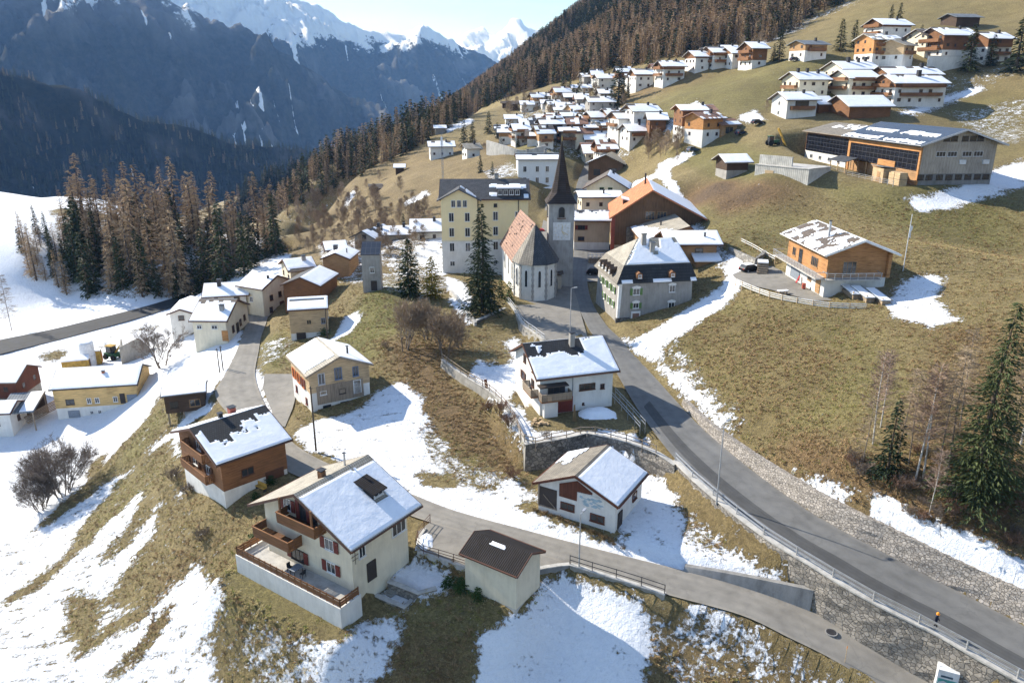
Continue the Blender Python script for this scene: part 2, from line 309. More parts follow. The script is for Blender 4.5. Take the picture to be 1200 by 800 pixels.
COURT = [onz(*p) for p in ((858, 322, 9.2), (868, 332, 9.3), (905, 340, 9.6), (950, 352, 9.9), (975, 352, 10), (925, 322, 9.9), (905, 312, 9.8), (880, 312, 9.5))]
GARDEN = [onz(*p) for p in ((618, 518, .1), (640, 514, .1), (690, 506, .1), (745, 520, .1), (742, 500, .2), (722, 470, .3), (715, 455, .4), (712, 440, .5), (630, 470, .2), (612, 480, .2), (590, 470, .3), (575, 458, .3), (590, 488, .2))]
TERR = [onz(*p) for p in ((306, 632, -4.75), (409, 692, -4.75), (424, 684, -4.75), (466, 640, -4.75), (494, 600, -4.5), (400, 575, -4.5), (300, 600, -4.75))]
BED1 = [onz(*p) for p in ((458, 676, -5.6), (486, 652, -5.6), (546, 680, -5.7), (516, 692, -5.7), (487, 697, -5.7), (456, 684, -5.7))]
SQUARE = [onz(*p) for p in ((688, 330, 2.2), (700, 330, 2.3), (718, 316, 2.5), (724, 300, 2.9), (742, 296, 3.1), (736, 286, 3.2), (700, 284, 3.1), (688, 286, 3.0))]
ALLEY = [onz(*p) for p in ((628, 292, 3.0), (673, 290, 2.9), (673, 240, 5.5), (640, 236, 5.6), (636, 262, 3.9))]
BED2 = [onz(*p) for p in ((440, 697, -6.6), (455, 686, -6.6), (486, 699, -6.6), (477, 711, -6.6))]
G = [  # (u, v, z) seen ground
 # foreground slope, lower left
 (288, 662, -6.9), (350, 693, -6.9), (415, 727, -6.9), (235, 600, -7.1), (215, 560, -7.4), (250, 650, -8.3), (300, 720, -9.3), (420, 780, -9.2), (350, 800, -11.5), (250, 800, -14), (150, 700, -15), (100, 640, -16.4), (0, 800, -19.5), (0, 700, -20), (0, 600, -20), (60, 585, -19), (150, 560, -14.5), (120, 520, -17.5), (185, 525, -10.5), (200, 590, -9.6), (180, 630, -12), (100, 760, -17.6), (170, 800, -16.5),
 (0, 540, -19.5), (40, 510, -18.8), (130, 490, -17), (70, 500, -18.2), (20, 470, -17.9), (190, 500, -9.3), (160, 500, -13), (150, 478, -15), (215, 490, -7.6), (240, 490, -6.2), (255, 510, -5.4), (250, 455, -5.2), (240, 420, -7.4), (200, 455, -10), (170, 440, -14), (205, 425, -11.5), (190, 405, -14.5), (215, 400, -11), (250, 395, -7.2), (232, 385, -9.5), (160, 415, -16.4), (130, 400, -16.9), (60, 420, -17.2), (100, 440, -17), (0, 440, -17.6), (60, 400, -17),
 (205, 385, -14), (225, 385, -11), (265, 388, -6.2), (300, 352, -6), (280, 345, -9), (310, 335, -6),
 # below the garage and the lane
 (460, 718, -7.0), (500, 700, -6.5), (488, 662, -5.6), (540, 688, -5.7), (584, 702, -5.5), (608, 710, -5.4), (640, 690, -5.8), (680, 680, -6.0), (755, 706, -6.3), (460, 740, -8.0), (550, 780, -9.6), (640, 760, -9.3), (720, 760, -8.8), (800, 720, -7.2), (820, 790, -10), (900, 760, -8), (760, 800, -10.4), (960, 800, -9), (500, 830, -12), (650, 850, -13.5), (850, 860, -12), (300, 880, -16), (100, 880, -20), (1000, 900, -11),
 # between lane and main road
 (720, 640, -4.3), (640, 612, -3.9), (725, 622, -3.6), (760, 640, -4.1), (820, 650, -4.2), (770, 590, -3.3), (780, 555, -2.6), (830, 610, -3.4), (870, 655, -4.2), (930, 690, -4.6), (610, 560, -3.4), (612, 545, -3.2), (700, 525, -2.6), (740, 530, -2.2), (590, 590, -4.0), (560, 575, -3.8), (500, 560, -3.6), (1000, 742, -6.4),
 # middle slope
 (430, 520, -3.4), (380, 500, -3.3), (367, 485, -2.9), (400, 485, -2.5), (434, 463, -1.9), (470, 460, -1.2), (470, 500, -2.3), (520, 540, -3.2), (560, 550, -3.3), (515, 445, -.9), (520, 500, -2.3), (580, 520, -2.6), (600, 540, -3.1), (490, 410, .6), (470, 390, 1.4), (440, 400, .2), (420, 430, -1.2), (400, 400, -1.4), (385, 385, -2.4), (360, 393, -3.2), (338, 388, -3.5), (320, 410, -4.2), (330, 430, -3.9), (440, 360, 1.5), (430, 345, 2), (450, 345, 2.6), (480, 350, 2.2), (510, 360, 1.5), (530, 345, 1.2), (520, 385, .8), (540, 412, -.2), (555, 405, -.2), (575, 400, -.2), (590, 400, -.2), (590, 440, .1), (560, 435, -.2), (600, 420, .4),
 (565, 365, 1.8), (585, 352, 2.0), (560, 340, 1.7), (530, 325, 1.2), (515, 322, .6),
 # uphill verge of the main road and the big meadow
 (1200, 680, -.2), (1133, 654, .1), (1077, 627, .5), (1033, 608, .9), (987, 580, 1.2), (910, 538, 1.0), (860, 508, .9), (816, 476, .8), (770, 428, 1.0), (740, 400, 1.6), (1160, 640, 1.4), (1100, 600, 2.6), (1050, 570, 3.2), (1000, 550, 3.4), (1150, 590, 3.2), (1190, 560, 5), (900, 480, 3.2), (850, 440, 3.6), (800, 400, 3.7), (950, 430, 6.4), (1050, 480, 6.6), (900, 400, 6.2), (1100, 440, 9), (1190, 470, 9), (780, 375, 4.0), (812, 356, 5.2), (850, 340, 7.6), (840, 360, 6.4), (1000, 370, 9.8), (950, 362, 9.6), (880, 350, 8.6), (1060, 352, 11.2), (1100, 350, 12.2), (1190, 380, 12.8), (1200, 640, .8), (1260, 700, -.5), (1260, 560, 6),
 (890, 300, 10.6), (850, 300, 9.8), (840, 285, 10.8), (915, 290, 11), (1075, 320, 13), (930, 256, 13.8), (1000, 270, 14), (1090, 290, 15.4), (870, 270, 12.6), (880, 240, 15.3), (850, 240, 14.6), (820, 250, 12.5), (800, 240, 12)]
FY = [  # (u, v, distance)
 (1190, 300, 138), (1190, 250, 156), (1190, 215, 176), (1110, 235, 164), (1070, 214, 170), (1000, 213, 176), (960, 210, 180), (900, 212, 182), (1165, 195, 190), (1100, 130, 252), (1190, 150, 232), (1190, 110, 256), (1060, 128, 250), (1000, 128, 252), (940, 130, 255), (960, 118, 265), (1100, 100, 275), (1050, 78, 285), (1000, 80, 290), (940, 72, 300), (900, 88, 290), (1150, 70, 288), (1190, 62, 292), (1120, 55, 305), (1040, 48, 315), (1100, 35, 320), (1000, 40, 350), (950, 50, 340), (1190, 15, 345), (1100, 8, 380), (1010, 15, 410),
 (860, 209, 198), (875, 190, 208), (840, 215, 196), (870, 160, 238), (830, 162, 245), (800, 160, 250), (900, 150, 235), (780, 180, 252), (800, 200, 225), (790, 220, 205), (770, 200, 240), (748, 200, 262), (880, 130, 255), (850, 125, 268), (900, 115, 270), (800, 125, 285), (750, 135, 300), (740, 155, 292), (850, 100, 305), (780, 108, 330), (800, 85, 345), (870, 76, 340), (730, 115, 360), (700, 125, 380), (690, 150, 330), (660, 165, 320), (640, 150, 360), (620, 160, 355), (600, 150, 400), (620, 130, 450), (660, 120, 440), (700, 105, 430), (570, 160, 380), (585, 180, 320), (640, 178, 302), (660, 185, 290), (610, 200, 265), (570, 200, 275), (560, 185, 310), (530, 190, 330), (520, 215, 280), (560, 220, 245), (500, 230, 268), (480, 235, 270), (470, 205, 340), (450, 200, 370), (480, 260, 225), (500, 275, 200), (500, 300, 180), (455, 310, 178), (450, 260, 245), (440, 230, 300), (420, 250, 285), (400, 255, 310), (395, 275, 235), (370, 270, 270), (350, 262, 330), (410, 300, 188), (380, 300, 200), (360, 315, 178), (400, 225, 380), (370, 220, 450), (440, 185, 440), (500, 165, 480), (540, 150, 500), (560, 132, 600), (600, 115, 560), (640, 100, 560), (690, 85, 500), (740, 78, 450), (800, 65, 420), (860, 55, 420), (920, 40, 430), (700, 50, 620), (760, 20, 600), (850, 20, 520), (930, 5, 480), (600, 106, 760), (660, 70, 760), (720, 20, 760), (640, 262, 222), (610, 255, 215), (700, 262, 215), (720, 290, 188), (740, 300, 178), (760, 240, 205), (700, 230, 240), (690, 290, 188), (620, 300, 190), (600, 320, 178),
 # knoll and valley beyond
 (20, 242, 262), (80, 245, 262), (0, 250, 250), (60, 262, 240), (40, 300, 222), (10, 330, 214), (60, 350, 212), (100, 300, 228), (120, 345, 210), (150, 290, 236), (200, 262, 262), (200, 320, 214), (250, 275, 250), (260, 305, 222), (300, 290, 236), (320, 300, 226), (310, 325, 205), (240, 340, 206), (180, 345, 208), (330, 288, 250), (0, 238, 300), (100, 238, 300), (345, 300, 222)]
XYZ = [  # ground out of sight
 (-170, 320, -4), (-150, 305, -9), (-120, 300, -27), (-100, 300, -32), (-165, 350, -26), (-215, 350, -10), (-110, 380, -62), (-260, 300, 8), (-240, 230, 2), (-200, 200, -8), (-140, 150, -18), (-130, 90, -21), (-90, 50, -22), (-60, 30, -21), (0, 35, -17), (60, 40, -4), (95, 60, 14), (120, 100, 26), (150, 150, 40), (190, 200, 56), (250, 300, 90), (-110, 430, -62), (-200, 450, -70), (-60, 520, -28), (-150, 640, -70), (-300, 380, -30), (-330, 150, -15), (-90, 330, -24),
 (300, 200, 105), (400, 400, 165), (350, 600, 185), (200, 700, 150), (100, 900, 130), (0, 1000, 60), (250, 1000, 200), (-150, 900, -40), (-300, 700, -110), (-350, 1000, -130), (500, 900, 290), (500, 200, 190), (600, 500, 270), (-450, 500, -80), (-500, 800, -140), (-450, 200, -20), (300, 50, 90), (-300, 30, -30), (500, 0, 180)]
ctl = [tuple(onz(*p)) for p in G] + [tuple(aty(*p)) for p in FY] + XYZ
for k, (A, B) in ROADS.items():
    for i in range(0, len(A), 8): ctl.append(tuple((A[i] + B[i]) / 2))
ctl = np.array(ctl); N_ = len(ctl)
def U(r2): return np.where(r2 > 1e-9, .5 * r2 * np.log(r2 + 1e-12), 0.)
_s = 100.; P_ = ctl[:, :2] / _s
d2 = ((P_[:, None] - P_[None]) ** 2).sum(-1)
reg = 2e-4 + 2e-3 * np.clip((ctl[:, 1] - 200) / 400, 0, 1)
K = U(d2) + np.diag(reg); Q = np.c_[np.ones(N_), P_]
A_ = np.block([[K, Q], [Q.T, np.zeros((3, 3))]]); sol = np.linalg.solve(A_, np.r_[ctl[:, 2], 0, 0, 0])
def base_z(x, y):
    p = np.c_[x, y] / _s; out = np.empty(len(p))
    for i in range(0, len(p), 20000):
        q = p[i:i + 20000]; out[i:i + 20000] = U(((q[:, None] - P_[None]) ** 2).sum(-1)) @ sol[:N_] + sol[N_] + q @ sol[N_ + 1:]
    return out
def seg_dist(x, y, pts):
    """distance to a polyline, z there and the side (+1 left of its direction)"""
    best = np.full(len(x), 1e9); zz = np.zeros(len(x))
    P = np.array([tuple(p) for p in pts])
    for a, b in zip(P[:-1], P[1:]):
        d = b[:2] - a[:2]; l2 = d @ d + 1e-9; t = np.clip(((x - a[0]) * d[0] + (y - a[1]) * d[1]) / l2, 0, 1)
        dd = np.hypot(x - a[0] - t * d[0], y - a[1] - t * d[1]); m = dd < best
        best[m] = dd[m]; zz[m] = (a[2] + t * (b[2] - a[2]))[m]
    return best, zz
def inside(x, y, poly):
    c = np.zeros(len(x), bool); n = len(poly); j = n - 1
    for i in range(n):
        xi, yi, xj, yj = poly[i][0], poly[i][1], poly[j][0], poly[j][1]
        with np.errstate(divide='ignore', invalid='ignore'):
            c ^= ((yi > y) != (yj > y)) & (x < (xj - xi) * (y - yi) / (yj - yi + 1e-12) + xi)
        j = i
    return c
def sstep(a, b, x): t = np.clip((x - a) / (b - a), 0, 1); return t * t * (3 - 2 * t)
def flatten(x, y, z, poly, soft, drop=.12):
    pts = list(poly) + [poly[0]]; near = (x > min(p[0] for p in poly) - soft - 1) & (x < max(p[0] for p in poly) + soft + 1) & (y > min(p[1] for p in poly) - soft - 1) & (y < max(p[1] for p in poly) + soft + 1)
    if not near.any(): return z
    xi, yi = x[near], y[near]; d, _ = seg_dist(xi, yi, pts); ins = inside(xi, yi, poly)
    A = np.c_[np.ones(len(poly)), [p[0] for p in poly], [p[1] for p in poly]]; co_ = np.linalg.lstsq(A, np.array([p[2] for p in poly]), rcond=None)[0]
    pl = co_[0] + co_[1] * xi + co_[2] * yi - drop
    d = np.where(ins, -d, d); k = 1 - sstep(.0, soft, d - .2); z[near] = z[near] * (1 - k) + pl * k; return z
def ground(x, y):
    x = np.asarray(x, float); y = np.asarray(y, float); z = base_z(x, y)
    far = np.clip((y - 60) / 300, 0, 1)
    return carve(x, y, z)
PADS = []     # building pads appended before the land is meshed: (poly, soft)
def carve(x, y, z):
    for poly, soft in PADS: z = flatten(x, y, z, poly, soft, .0)
    for poly, soft in ((GARDEN, .7), (TERR, .7), (BED1, .6), (BED2, .6), (DRIVE, 2.), (COURT, 2.5), (SQUARE, 2.), (ALLEY, 2.), (PLAZA, .8), (YARD, .7)): z = flatten(x, y, z, poly, soft)
    for k, (A, B) in ROADS.items():
        cl = [(a + b) / 2 for a, b in zip(A, B)]; wd = np.mean([(a - b).length for a, b in zip(A, B)]) / 2
        m = (x > min(p[0] for p in cl) - 20) & (x < max(p[0] for p in cl) + 20) & (y > min(p[1] for p in cl) - 20) & (y < max(p[1] for p in cl) + 20)
        if not m.any(): continue
        poly = list(A) + list(B)[::-1]
        xi, yi = x[m], y[m]; _, zz = seg_dist(xi, yi, cl); d, _ = seg_dist(xi, yi, poly + [poly[0]]); ins = inside(xi, yi, poly); d = np.where(ins, -d, d)
        soft = {'main': 1.6, 'lane': 1.3, 'valley': 5}[k]
        q = 1 - sstep(.3, .3 + soft, d); z[m] = z[m] * (1 - q) + (zz - .14) * q
    return z
def gz(x, y): return float(ground([x], [y])[0])
def on_ground(u, v, it=40, Y0=25, Y1=900):
    """where the line of sight through a pixel first meets the land"""
    d = ray(u, v); ts = np.concatenate([np.linspace(Y0, 320, 600), np.linspace(321, Y1, 500)]) / d[1]
    x, y, zr = d[0] * ts, d[1] * ts, CAM_H + d[2] * ts; below = zr < base_z(x, y)
    i = int(np.argmax(below)) if below.any() else len(ts) - 1
    t0, t1 = ts[max(i - 1, 0)], ts[i]
    for _ in range(18):
        t = (t0 + t1) / 2
        if CAM_H + d[2] * t < base_z([d[0] * t], [d[1] * t])[0]: t1 = t
        else: t0 = t
    return Vector((d[0] * t1, d[1] * t1, CAM_H + d[2] * t1))
# ---------------------------------------------------------------- what covers the ground (outlines measured in the photograph, then fixed to the land)
SNOW = [  # (amount, outline)
 (.97, [(-400, 225), (90, 225), (55, 252), (75, 300), (108, 352), (200, 352), (335, 300), (345, 318), (262, 345), (225, 372), (215, 392), (285, 388), (278, 420), (262, 440), (240, 465), (245, 500), (205, 520), (215, 580), (300, 690), (420, 728), (470, 712), (480, 830), (560, 1000), (-600, 1000)]),
 (.72, [(262, 640), (300, 690), (420, 728), (470, 712), (480, 830), (560, 1000), (-600, 1000), (-400, 560), (0, 640), (60, 600), (120, 566), (215, 545), (215, 580)]),
 (.5, [(55, 250), (330, 275), (338, 300), (240, 345), (110, 356), (75, 310)]),
 (.9, [(96, 352), (240, 342), (338, 296), (345, 312), (220, 362), (100, 384)]),
 (.2, [(190, 458), (212, 478), (215, 500), (246, 480), (252, 500), (218, 505), (208, 540), (215, 560), (205, 580), (160, 610), (177, 540), (120, 566), (104, 578), (122, 545), (165, 497)]),
 (.93, [(176, 522), (205, 502), (240, 474), (252, 470), (250, 480), (214, 503), (212, 535), (202, 538), (204, 512), (178, 532)]),
 (.27, [(177, 533), (193, 553), (140, 600), (100, 642), (88, 640), (97, 610), (140, 562)]),
 (.3, [(182, 588), (162, 628), (123, 660), (117, 648), (150, 613)]),
 (.27, [(200, 575), (238, 610), (236, 645), (213, 682), (182, 706), (143, 716), (113, 708), (140, 671), (175, 630), (189, 590)]),
 (.2, [(83, 693), (110, 700), (114, 733), (92, 765), (80, 748)]),
 (.12, [(170, 708), (180, 714), (92, 768), (86, 760)]), (.12, [(204, 700), (214, 706), (140, 792), (130, 792)]),
 (.2, [(65, 660), (145, 588), (149, 596), (40, 690), (0, 710), (0, 702)]),
 (.05, [(225, 590), (262, 650), (290, 664), (350, 706), (420, 738), (397, 745), (352, 740), (322, 728), (290, 716), (262, 700), (240, 660)]),
 (.3, [(258, 690), (300, 722), (285, 762), (310, 800), (330, 900), (250, 900), (250, 770), (236, 752)]),
 (.8, [(225, 672), (245, 664), (262, 700), (252, 720), (236, 745), (205, 720), (190, 705)]),
 (1., [(456, 676), (486, 646), (548, 680), (516, 693), (487, 698), (454, 684)]), (1.05, [(476, 572), (560, 584), (640, 606), (720, 634), (800, 658), (945, 688), (945, 702), (800, 680), (700, 652), (600, 628), (476, 588)]), (1., [(438, 698), (455, 685), (488, 699), (477, 712)]), (.05, [(30, 622), (62, 598), (98, 568), (112, 538), (124, 530), (112, 575), (70, 605)]),
 (.55, [(300, 722), (350, 742), (380, 800), (320, 900), (290, 760)]),
 (.06, [(450, 735), (478, 700), (560, 690), (600, 712), (566, 742), (548, 800), (540, 900), (420, 900), (440, 800), (470, 770)]),
 (.74, [(412, 728), (455, 716), (476, 718), (462, 760), (432, 810), (400, 900), (340, 900), (392, 800)]),
 (.98, [(614, 712), (640, 680), (668, 668), (760, 706), (764, 740), (752, 800), (740, 900), (548, 900), (560, 740), (590, 716)]),
 (.40, [(762, 702), (830, 708), (900, 738), (960, 778), (1010, 820), (1100, 950), (740, 950), (752, 800)]),
 (1., [(790, 700), (860, 722), (930, 756), (985, 786), (1040, 830), (1030, 845), (970, 792), (900, 758), (800, 716)]),
 (.97, [(948, 714), (1000, 740), (1072, 776), (1066, 782), (1000, 750), (946, 722)]),
 (.3, [(40, 415), (76, 408), (80, 420), (52, 426)]), (.35, [(0, 432), (26, 428), (30, 438), (4, 442)]), (.45, [(104, 418), (128, 388), (136, 388), (116, 420)]), (.5, [(140, 388), (190, 378), (192, 383), (142, 394)]),
 # middle
 (.8, [(340, 505), (368, 488), (400, 486), (440, 462), (478, 442), (505, 490), (548, 545), (612, 560), (640, 600), (720, 640), (800, 666), (945, 692), (905, 668), (862, 640), (800, 596), (780, 556), (760, 552), (700, 520), (620, 590), (560, 600), (490, 577), (430, 556), (352, 522)]),
 (.86, [(725, 612), (765, 560), (800, 590), (850, 640), (945, 688), (800, 664)]),
 (.12, [(436, 412), (478, 396), (545, 404), (515, 432), (545, 462), (588, 490), (612, 520), (612, 556), (575, 548), (538, 536), (512, 508), (484, 452), (470, 444), (430, 462), (400, 484), (418, 455)]),
 (.55, [(490, 490), (540, 538), (600, 556), (575, 580), (520, 562), (490, 520)]),
 (.1, [(484, 552), (530, 560), (540, 574), (500, 568)]),
 (.0, [(770, 540), (790, 545), (830, 590), (880, 630), (950, 682), (960, 700), (940, 688), (890, 655), (852, 640), (806, 598), (778, 562)]),
 (.55, [(790, 590), (815, 600), (862, 640), (850, 655), (800, 630)]),
 (.08, [(622, 600), (660, 618), (720, 640), (738, 628), (724, 622), (640, 592)]),
 (.9, [(548, 442), (562, 412), (580, 398), (612, 396), (612, 440), (600, 470), (640, 502), (760, 508), (772, 530), (612, 522), (588, 478), (560, 455)]),
 (.25, [(556, 398), (590, 392), (600, 420), (585, 432), (560, 420)]),
 (.3, [(612, 478), (640, 502), (700, 490), (715, 470), (660, 500), (630, 508)]),
 (.0, [(300, 392), (345, 385), (400, 330), (470, 335), (482, 440), (440, 452), (436, 455), (400, 480), (395, 400), (345, 440), (300, 420)]),
 (.93, [(385, 398), (402, 372), (420, 366), (424, 372), (404, 396), (380, 412)]),
 (.45, [(306, 400), (345, 386), (342, 412), (318, 425), (302, 432)]),
 (.95, [(300, 432), (310, 440), (312, 462), (326, 488), (318, 498), (300, 470), (290, 440)]),
 (.5, [(420, 335), (450, 318), (520, 300), (530, 340), (500, 352)]),
 (.9, [(524, 322), (545, 330), (556, 352), (548, 385), (530, 360)]),
 (.5, [(370, 285), (520, 262), (520, 320), (440, 312), (420, 335), (380, 330)]),
 (.8, [(484, 292), (520, 272), (520, 322), (500, 318)]),
 # uphill side
 (.85, [(716, 392), (735, 402), (800, 364), (842, 336), (858, 312), (878, 330), (860, 352), (822, 378), (782, 402), (775, 422), (802, 442), (842, 480), (852, 492), (880, 532), (915, 544), (905, 552), (860, 512), (816, 480), (770, 432)]),
 (.5, [(775, 405), (800, 400), (830, 450), (875, 485), (880, 500), (850, 490), (800, 440)]),
 (1.25, [(924, 545), (962, 562), (1000, 580), (992, 598), (950, 582), (918, 564)]),
 (1.3, [(1006, 570), (1040, 582), (1070, 610), (1108, 618), (1158, 638), (1215, 664), (1215, 706), (1130, 676), (1060, 646), (1020, 612)]),
 (.82, [(1036, 352), (1060, 322), (1088, 318), (1114, 328), (1098, 346), (1130, 374), (1092, 384), (1046, 372)]),
 (.9, [(840, 300), (862, 296), (884, 320), (866, 338), (850, 326)]),
 (.97, [(1055, 234), (1110, 222), (1210, 182), (1210, 218), (1132, 242), (1082, 248)]),
 (.95, [(1050, 133), (1096, 116), (1150, 100), (1156, 106), (1112, 122), (1070, 137)]),
 (.42, [(1110, 132), (1210, 112), (1210, 168), (1150, 172)]),
 (.95, [(770, 194), (795, 180), (816, 176), (812, 184), (782, 200), (800, 226), (804, 250), (788, 252), (784, 222), (768, 204)]),
 (.6, [(786, 250), (812, 250), (850, 290), (862, 312), (845, 318), (812, 280)]),
 (.9, [(735, 222), (742, 212), (765, 204), (768, 208), (750, 220)]),
 (.8, [(742, 160), (770, 150), (796, 132), (802, 140), (780, 156), (756, 166)]),
 (.9, [(805, 124), (824, 116), (826, 122), (808, 132)]),
 (.7, [(858, 62), (900, 44), (960, 18), (1005, -4), (1008, 2), (962, 24), (902, 50), (860, 68)]),
 (.9, [(472, 236), (500, 224), (502, 230), (476, 242)]), (.9, [(400, 242), (412, 222), (420, 226), (408, 244)]), (.9, [(520, 150), (552, 138), (556, 144), (524, 156)]),
 (.5, [(560, 200), (600, 190), (612, 205), (575, 212)]), (.4, [(600, 130), (700, 110), (760, 140), (730, 200), (640, 180), (600, 160)]), (.4, [(1060, 100), (1200, 70), (1200, 90), (1080, 110)]),
 (.9, [(860, 138), (885, 128), (900, 140), (890, 146)]),
]
GREEN = [(1.15, [(395, 395), (440, 330), (470, 338), (476, 380), (440, 420), (400, 430)]), (.9, [(300, 400), (345, 385), (350, 420), (310, 440)]), (.75, [(188, 470), (206, 484), (160, 540), (120, 562), (150, 520)]), (.55, [(100, 590), (177, 533), (193, 553), (110, 640)]),
 (.8, [(255, 650), (300, 665), (350, 706), (420, 738), (330, 730), (262, 695)]), (.6, [(480, 700), (600, 705), (560, 740), (470, 740)]), (.8, [(520, 500), (580, 540), (560, 545), (520, 525)]),
 (.6, [(780, 400), (850, 350), (1000, 380), (1100, 470), (900, 520), (860, 480)]), (.6, [(790, 225), (900, 230), (960, 255), (900, 300), (840, 300)]), (.75, [(960, 215), (1200, 215), (1200, 300), (1090, 280), (1000, 250)]),
 (.7, [(690, 150), (800, 100), (900, 70), (1000, 60), (1000, 120), (900, 130), (800, 140), (750, 160)]), (.8, [(770, 180), (860, 165), (930, 190), (960, 215), (850, 215)]), (.6, [(1000, 110), (1200, 110), (1200, 200), (1160, 180), (1120, 140)]), (.4, [(920, 60), (1020, 0), (1200, 0), (1200, 60), (1100, 40)]), (.9, [(738, 222), (800, 218), (780, 240)]), (.8, [(600, 170), (690, 165), (690, 190), (600, 190)])]
RUST = [(.9, [(436, 400), (520, 395), (560, 400), (515, 430), (560, 480), (610, 520), (600, 556), (520, 520), (470, 440)]), (1., [(940, 500), (1030, 540), (1200, 560), (1200, 700), (1060, 640), (960, 570), (900, 540)]), (.9, [(770, 540), (960, 690), (940, 700), (780, 570)]), (.6, [(1100, 380), (1200, 380), (1200, 560), (1050, 540)]), (.6, [(755, 700), (1000, 800), (760, 900)]), (.7, [(440, 745), (560, 745), (500, 900), (420, 900)]),
 (.5, [(800, 380), (900, 360), (1000, 420), (900, 520), (860, 480)]), (1.6, [(884, 212), (950, 219), (936, 230), (842, 250), (838, 244), (862, 226)]), (1.35, [(792, 226), (845, 210), (872, 214), (850, 232), (806, 246)]), (.5, [(400, 180), (620, 160), (560, 230), (440, 330), (340, 300)]), (.7, [(60, 250), (330, 280), (330, 310), (230, 340), (110, 350)]), (.6, [(170, 710), (210, 640), (240, 700), (150, 780)]), (.7, [(720, 92), (860, 82), (700, 130)])]
TRACK = [(1., [(60, 660), (145, 588), (149, 596), (40, 690)])]
def axis(parts):
    out = [parts[0][0]]
    for a, b, st in parts:
        n = max(1, round((b - out[-1]) / st)); out += list(np.linspace(out[-1], b, n + 1)[1:])
    return np.array(out)
def build_land():
    xs = axis([(-1500, -900, 60), (-900, -400, 30), (-400, -220, 12), (-220, -110, 3), (-110, -70, 1.4), (-70, 60, .75), (60, 100, 1.2), (100, 220, 3), (220, 420, 10), (420, 900, 30), (900, 1500, 60)])
    ys = axis([(-40, 36, 6), (36, 112, .75), (112, 160, 1.1), (160, 270, 1.8), (270, 420, 4), (420, 800, 10), (800, 1500, 30)])
    X, Y = np.meshgrid(xs, ys); x, y = X.ravel(), Y.ravel(); z = ground(x, y)
    # natural roughness away from what was levelled
    rough = np.array([fbm(a, b, .35, 3) for a, b in zip(x, y)])
    big = np.array([fbm(a + 50, b, .045, 3) for a, b in zip(x, y)])
    lvl = np.ones(len(x))
    for k, (A, B) in ROADS.items():
        d, _ = seg_dist(x, y, [(a + b) / 2 for a, b in zip(A, B)]); lvl *= sstep(3.5, 7, d)
    for poly in (GARDEN, TERR, DRIVE, COURT, PLAZA, YARD): lvl[inside(x, y, poly)] = 0
    for poly, _s in PADS: lvl[inside(x, y, poly)] = 0
    z += lvl * (rough * .09 + big * np.clip((y - 30) / 200, .05, 1.6) * .5)
    u, v = [], []
    zz = z - CAM_H; f = np.maximum(y * CP - zz * SP, 2.); b_ = y * SP + zz * CP
    u = 600 + F_PX * x / f; v = 400 - F_PX * b_ / f
    j1 = np.array([fbm(a, b, .22, 4) for a, b in zip(x, y)]); j2 = np.array([fbm(a + 31, b - 17, .22, 4) for a, b in zip(x, y)])
    sc_ = np.clip(700 / f, 1.5, 14); u2 = u + j1 * sc_; v2 = v + j2 * sc_ * .6
    snow = np.full(len(x), .03); grn = np.full(len(x), .25); rst = np.full(len(x), .15)
    for arr, lst in ((snow, SNOW), (grn, GREEN), (rst, RUST)):
        for val, poly in lst: arr[inside(u2, v2, poly)] = val
    # deep in the far shaded valley: snow lies under the trees; behind the camera's side of the slope too
    snow[(x < -95) & (u < 0)] = .9; snow[(x < -125) & (y > 262) & (y < 420)] = .9; far = (y > 420) & (x < -60); snow[far] = .25
    # soften
    def blur(a, n):
        a = a.reshape(X.shape)
        for _ in range(n):
            a = (a + np.roll(a, 1, 0) + np.roll(a, -1, 0) + np.roll(a, 1, 1) + np.roll(a, -1, 1)) / 5
        return a.ravel()
    snow = blur(snow, 1); grn = blur(grn, 6); rst = blur(rst, 6)
    streak = sstep(2, -20, x) * sstep(115, 90, y)
    nx, ny = len(xs), len(ys); me = bpy.data.meshes.new('ground')
    idx = np.arange(nx * ny).reshape(ny, nx); q = np.stack([idx[:-1, :-1], idx[:-1, 1:], idx[1:, 1:], idx[1:, :-1]], -1).reshape(-1, 4)
    me.vertices.add(nx * ny); me.vertices.foreach_set('co', np.c_[x, y, z].ravel().astype(np.float32))
    me.loops.add(q.size); me.loops.foreach_set('vertex_index', q.ravel()); me.polygons.add(len(q))
    me.polygons.foreach_set('loop_start', np.arange(0, q.size, 4)); me.polygons.foreach_set('use_smooth', np.ones(len(q), bool)); me.update(); me.validate()
    at = me.attributes.new('cover', 'FLOAT_COLOR', 'POINT'); at.data.foreach_set('color', np.c_[snow, grn, rst, streak].ravel().astype(np.float32))
    me.materials.append(MAT['ground']); o = put('ground', me); struct(o); LAND.update(x=x, y=y, z=z, snow=snow, grn=grn, rst=rst, u=u, v=v, lvl=lvl, xs=xs, ys=ys); return o
LAND = {}
m = NT('ground'); v = m.coord('Object'); at = m.n('Attribute', attribute_name='cover'); sp = m.n('SeparateColor'); m.l(at.outputs['Color'], sp.inputs[0])
st = m.coord('Object', (.28, 1.5, 1), (0, 0, R(-30)))
n1 = m.noise(v, .55, 8, .68); n2 = m.noise(st, .8, 7, .68); n3 = m.noise(v, 2.2, 6, .75)
nn = m.mix(at.outputs['Alpha'], n1, n2)
k = m.math('ADD', m.math('MULTIPLY', m.math('SUBTRACT', nn, .5), 1.5), m.math('MULTIPLY', m.math('SUBTRACT', n3, .5), 1.25))
sn = m.math('ADD', sp.outputs['Red'], k)
mask = m.ramp(sn, [(.47, (0, 0, 0)), (.53, (1, 1, 1))])
g1 = m.noise(v, .16, 6, .62); g2 = m.noise(v, 1.6, 6, .7); g3 = m.noise(v, 7, 4, .7)
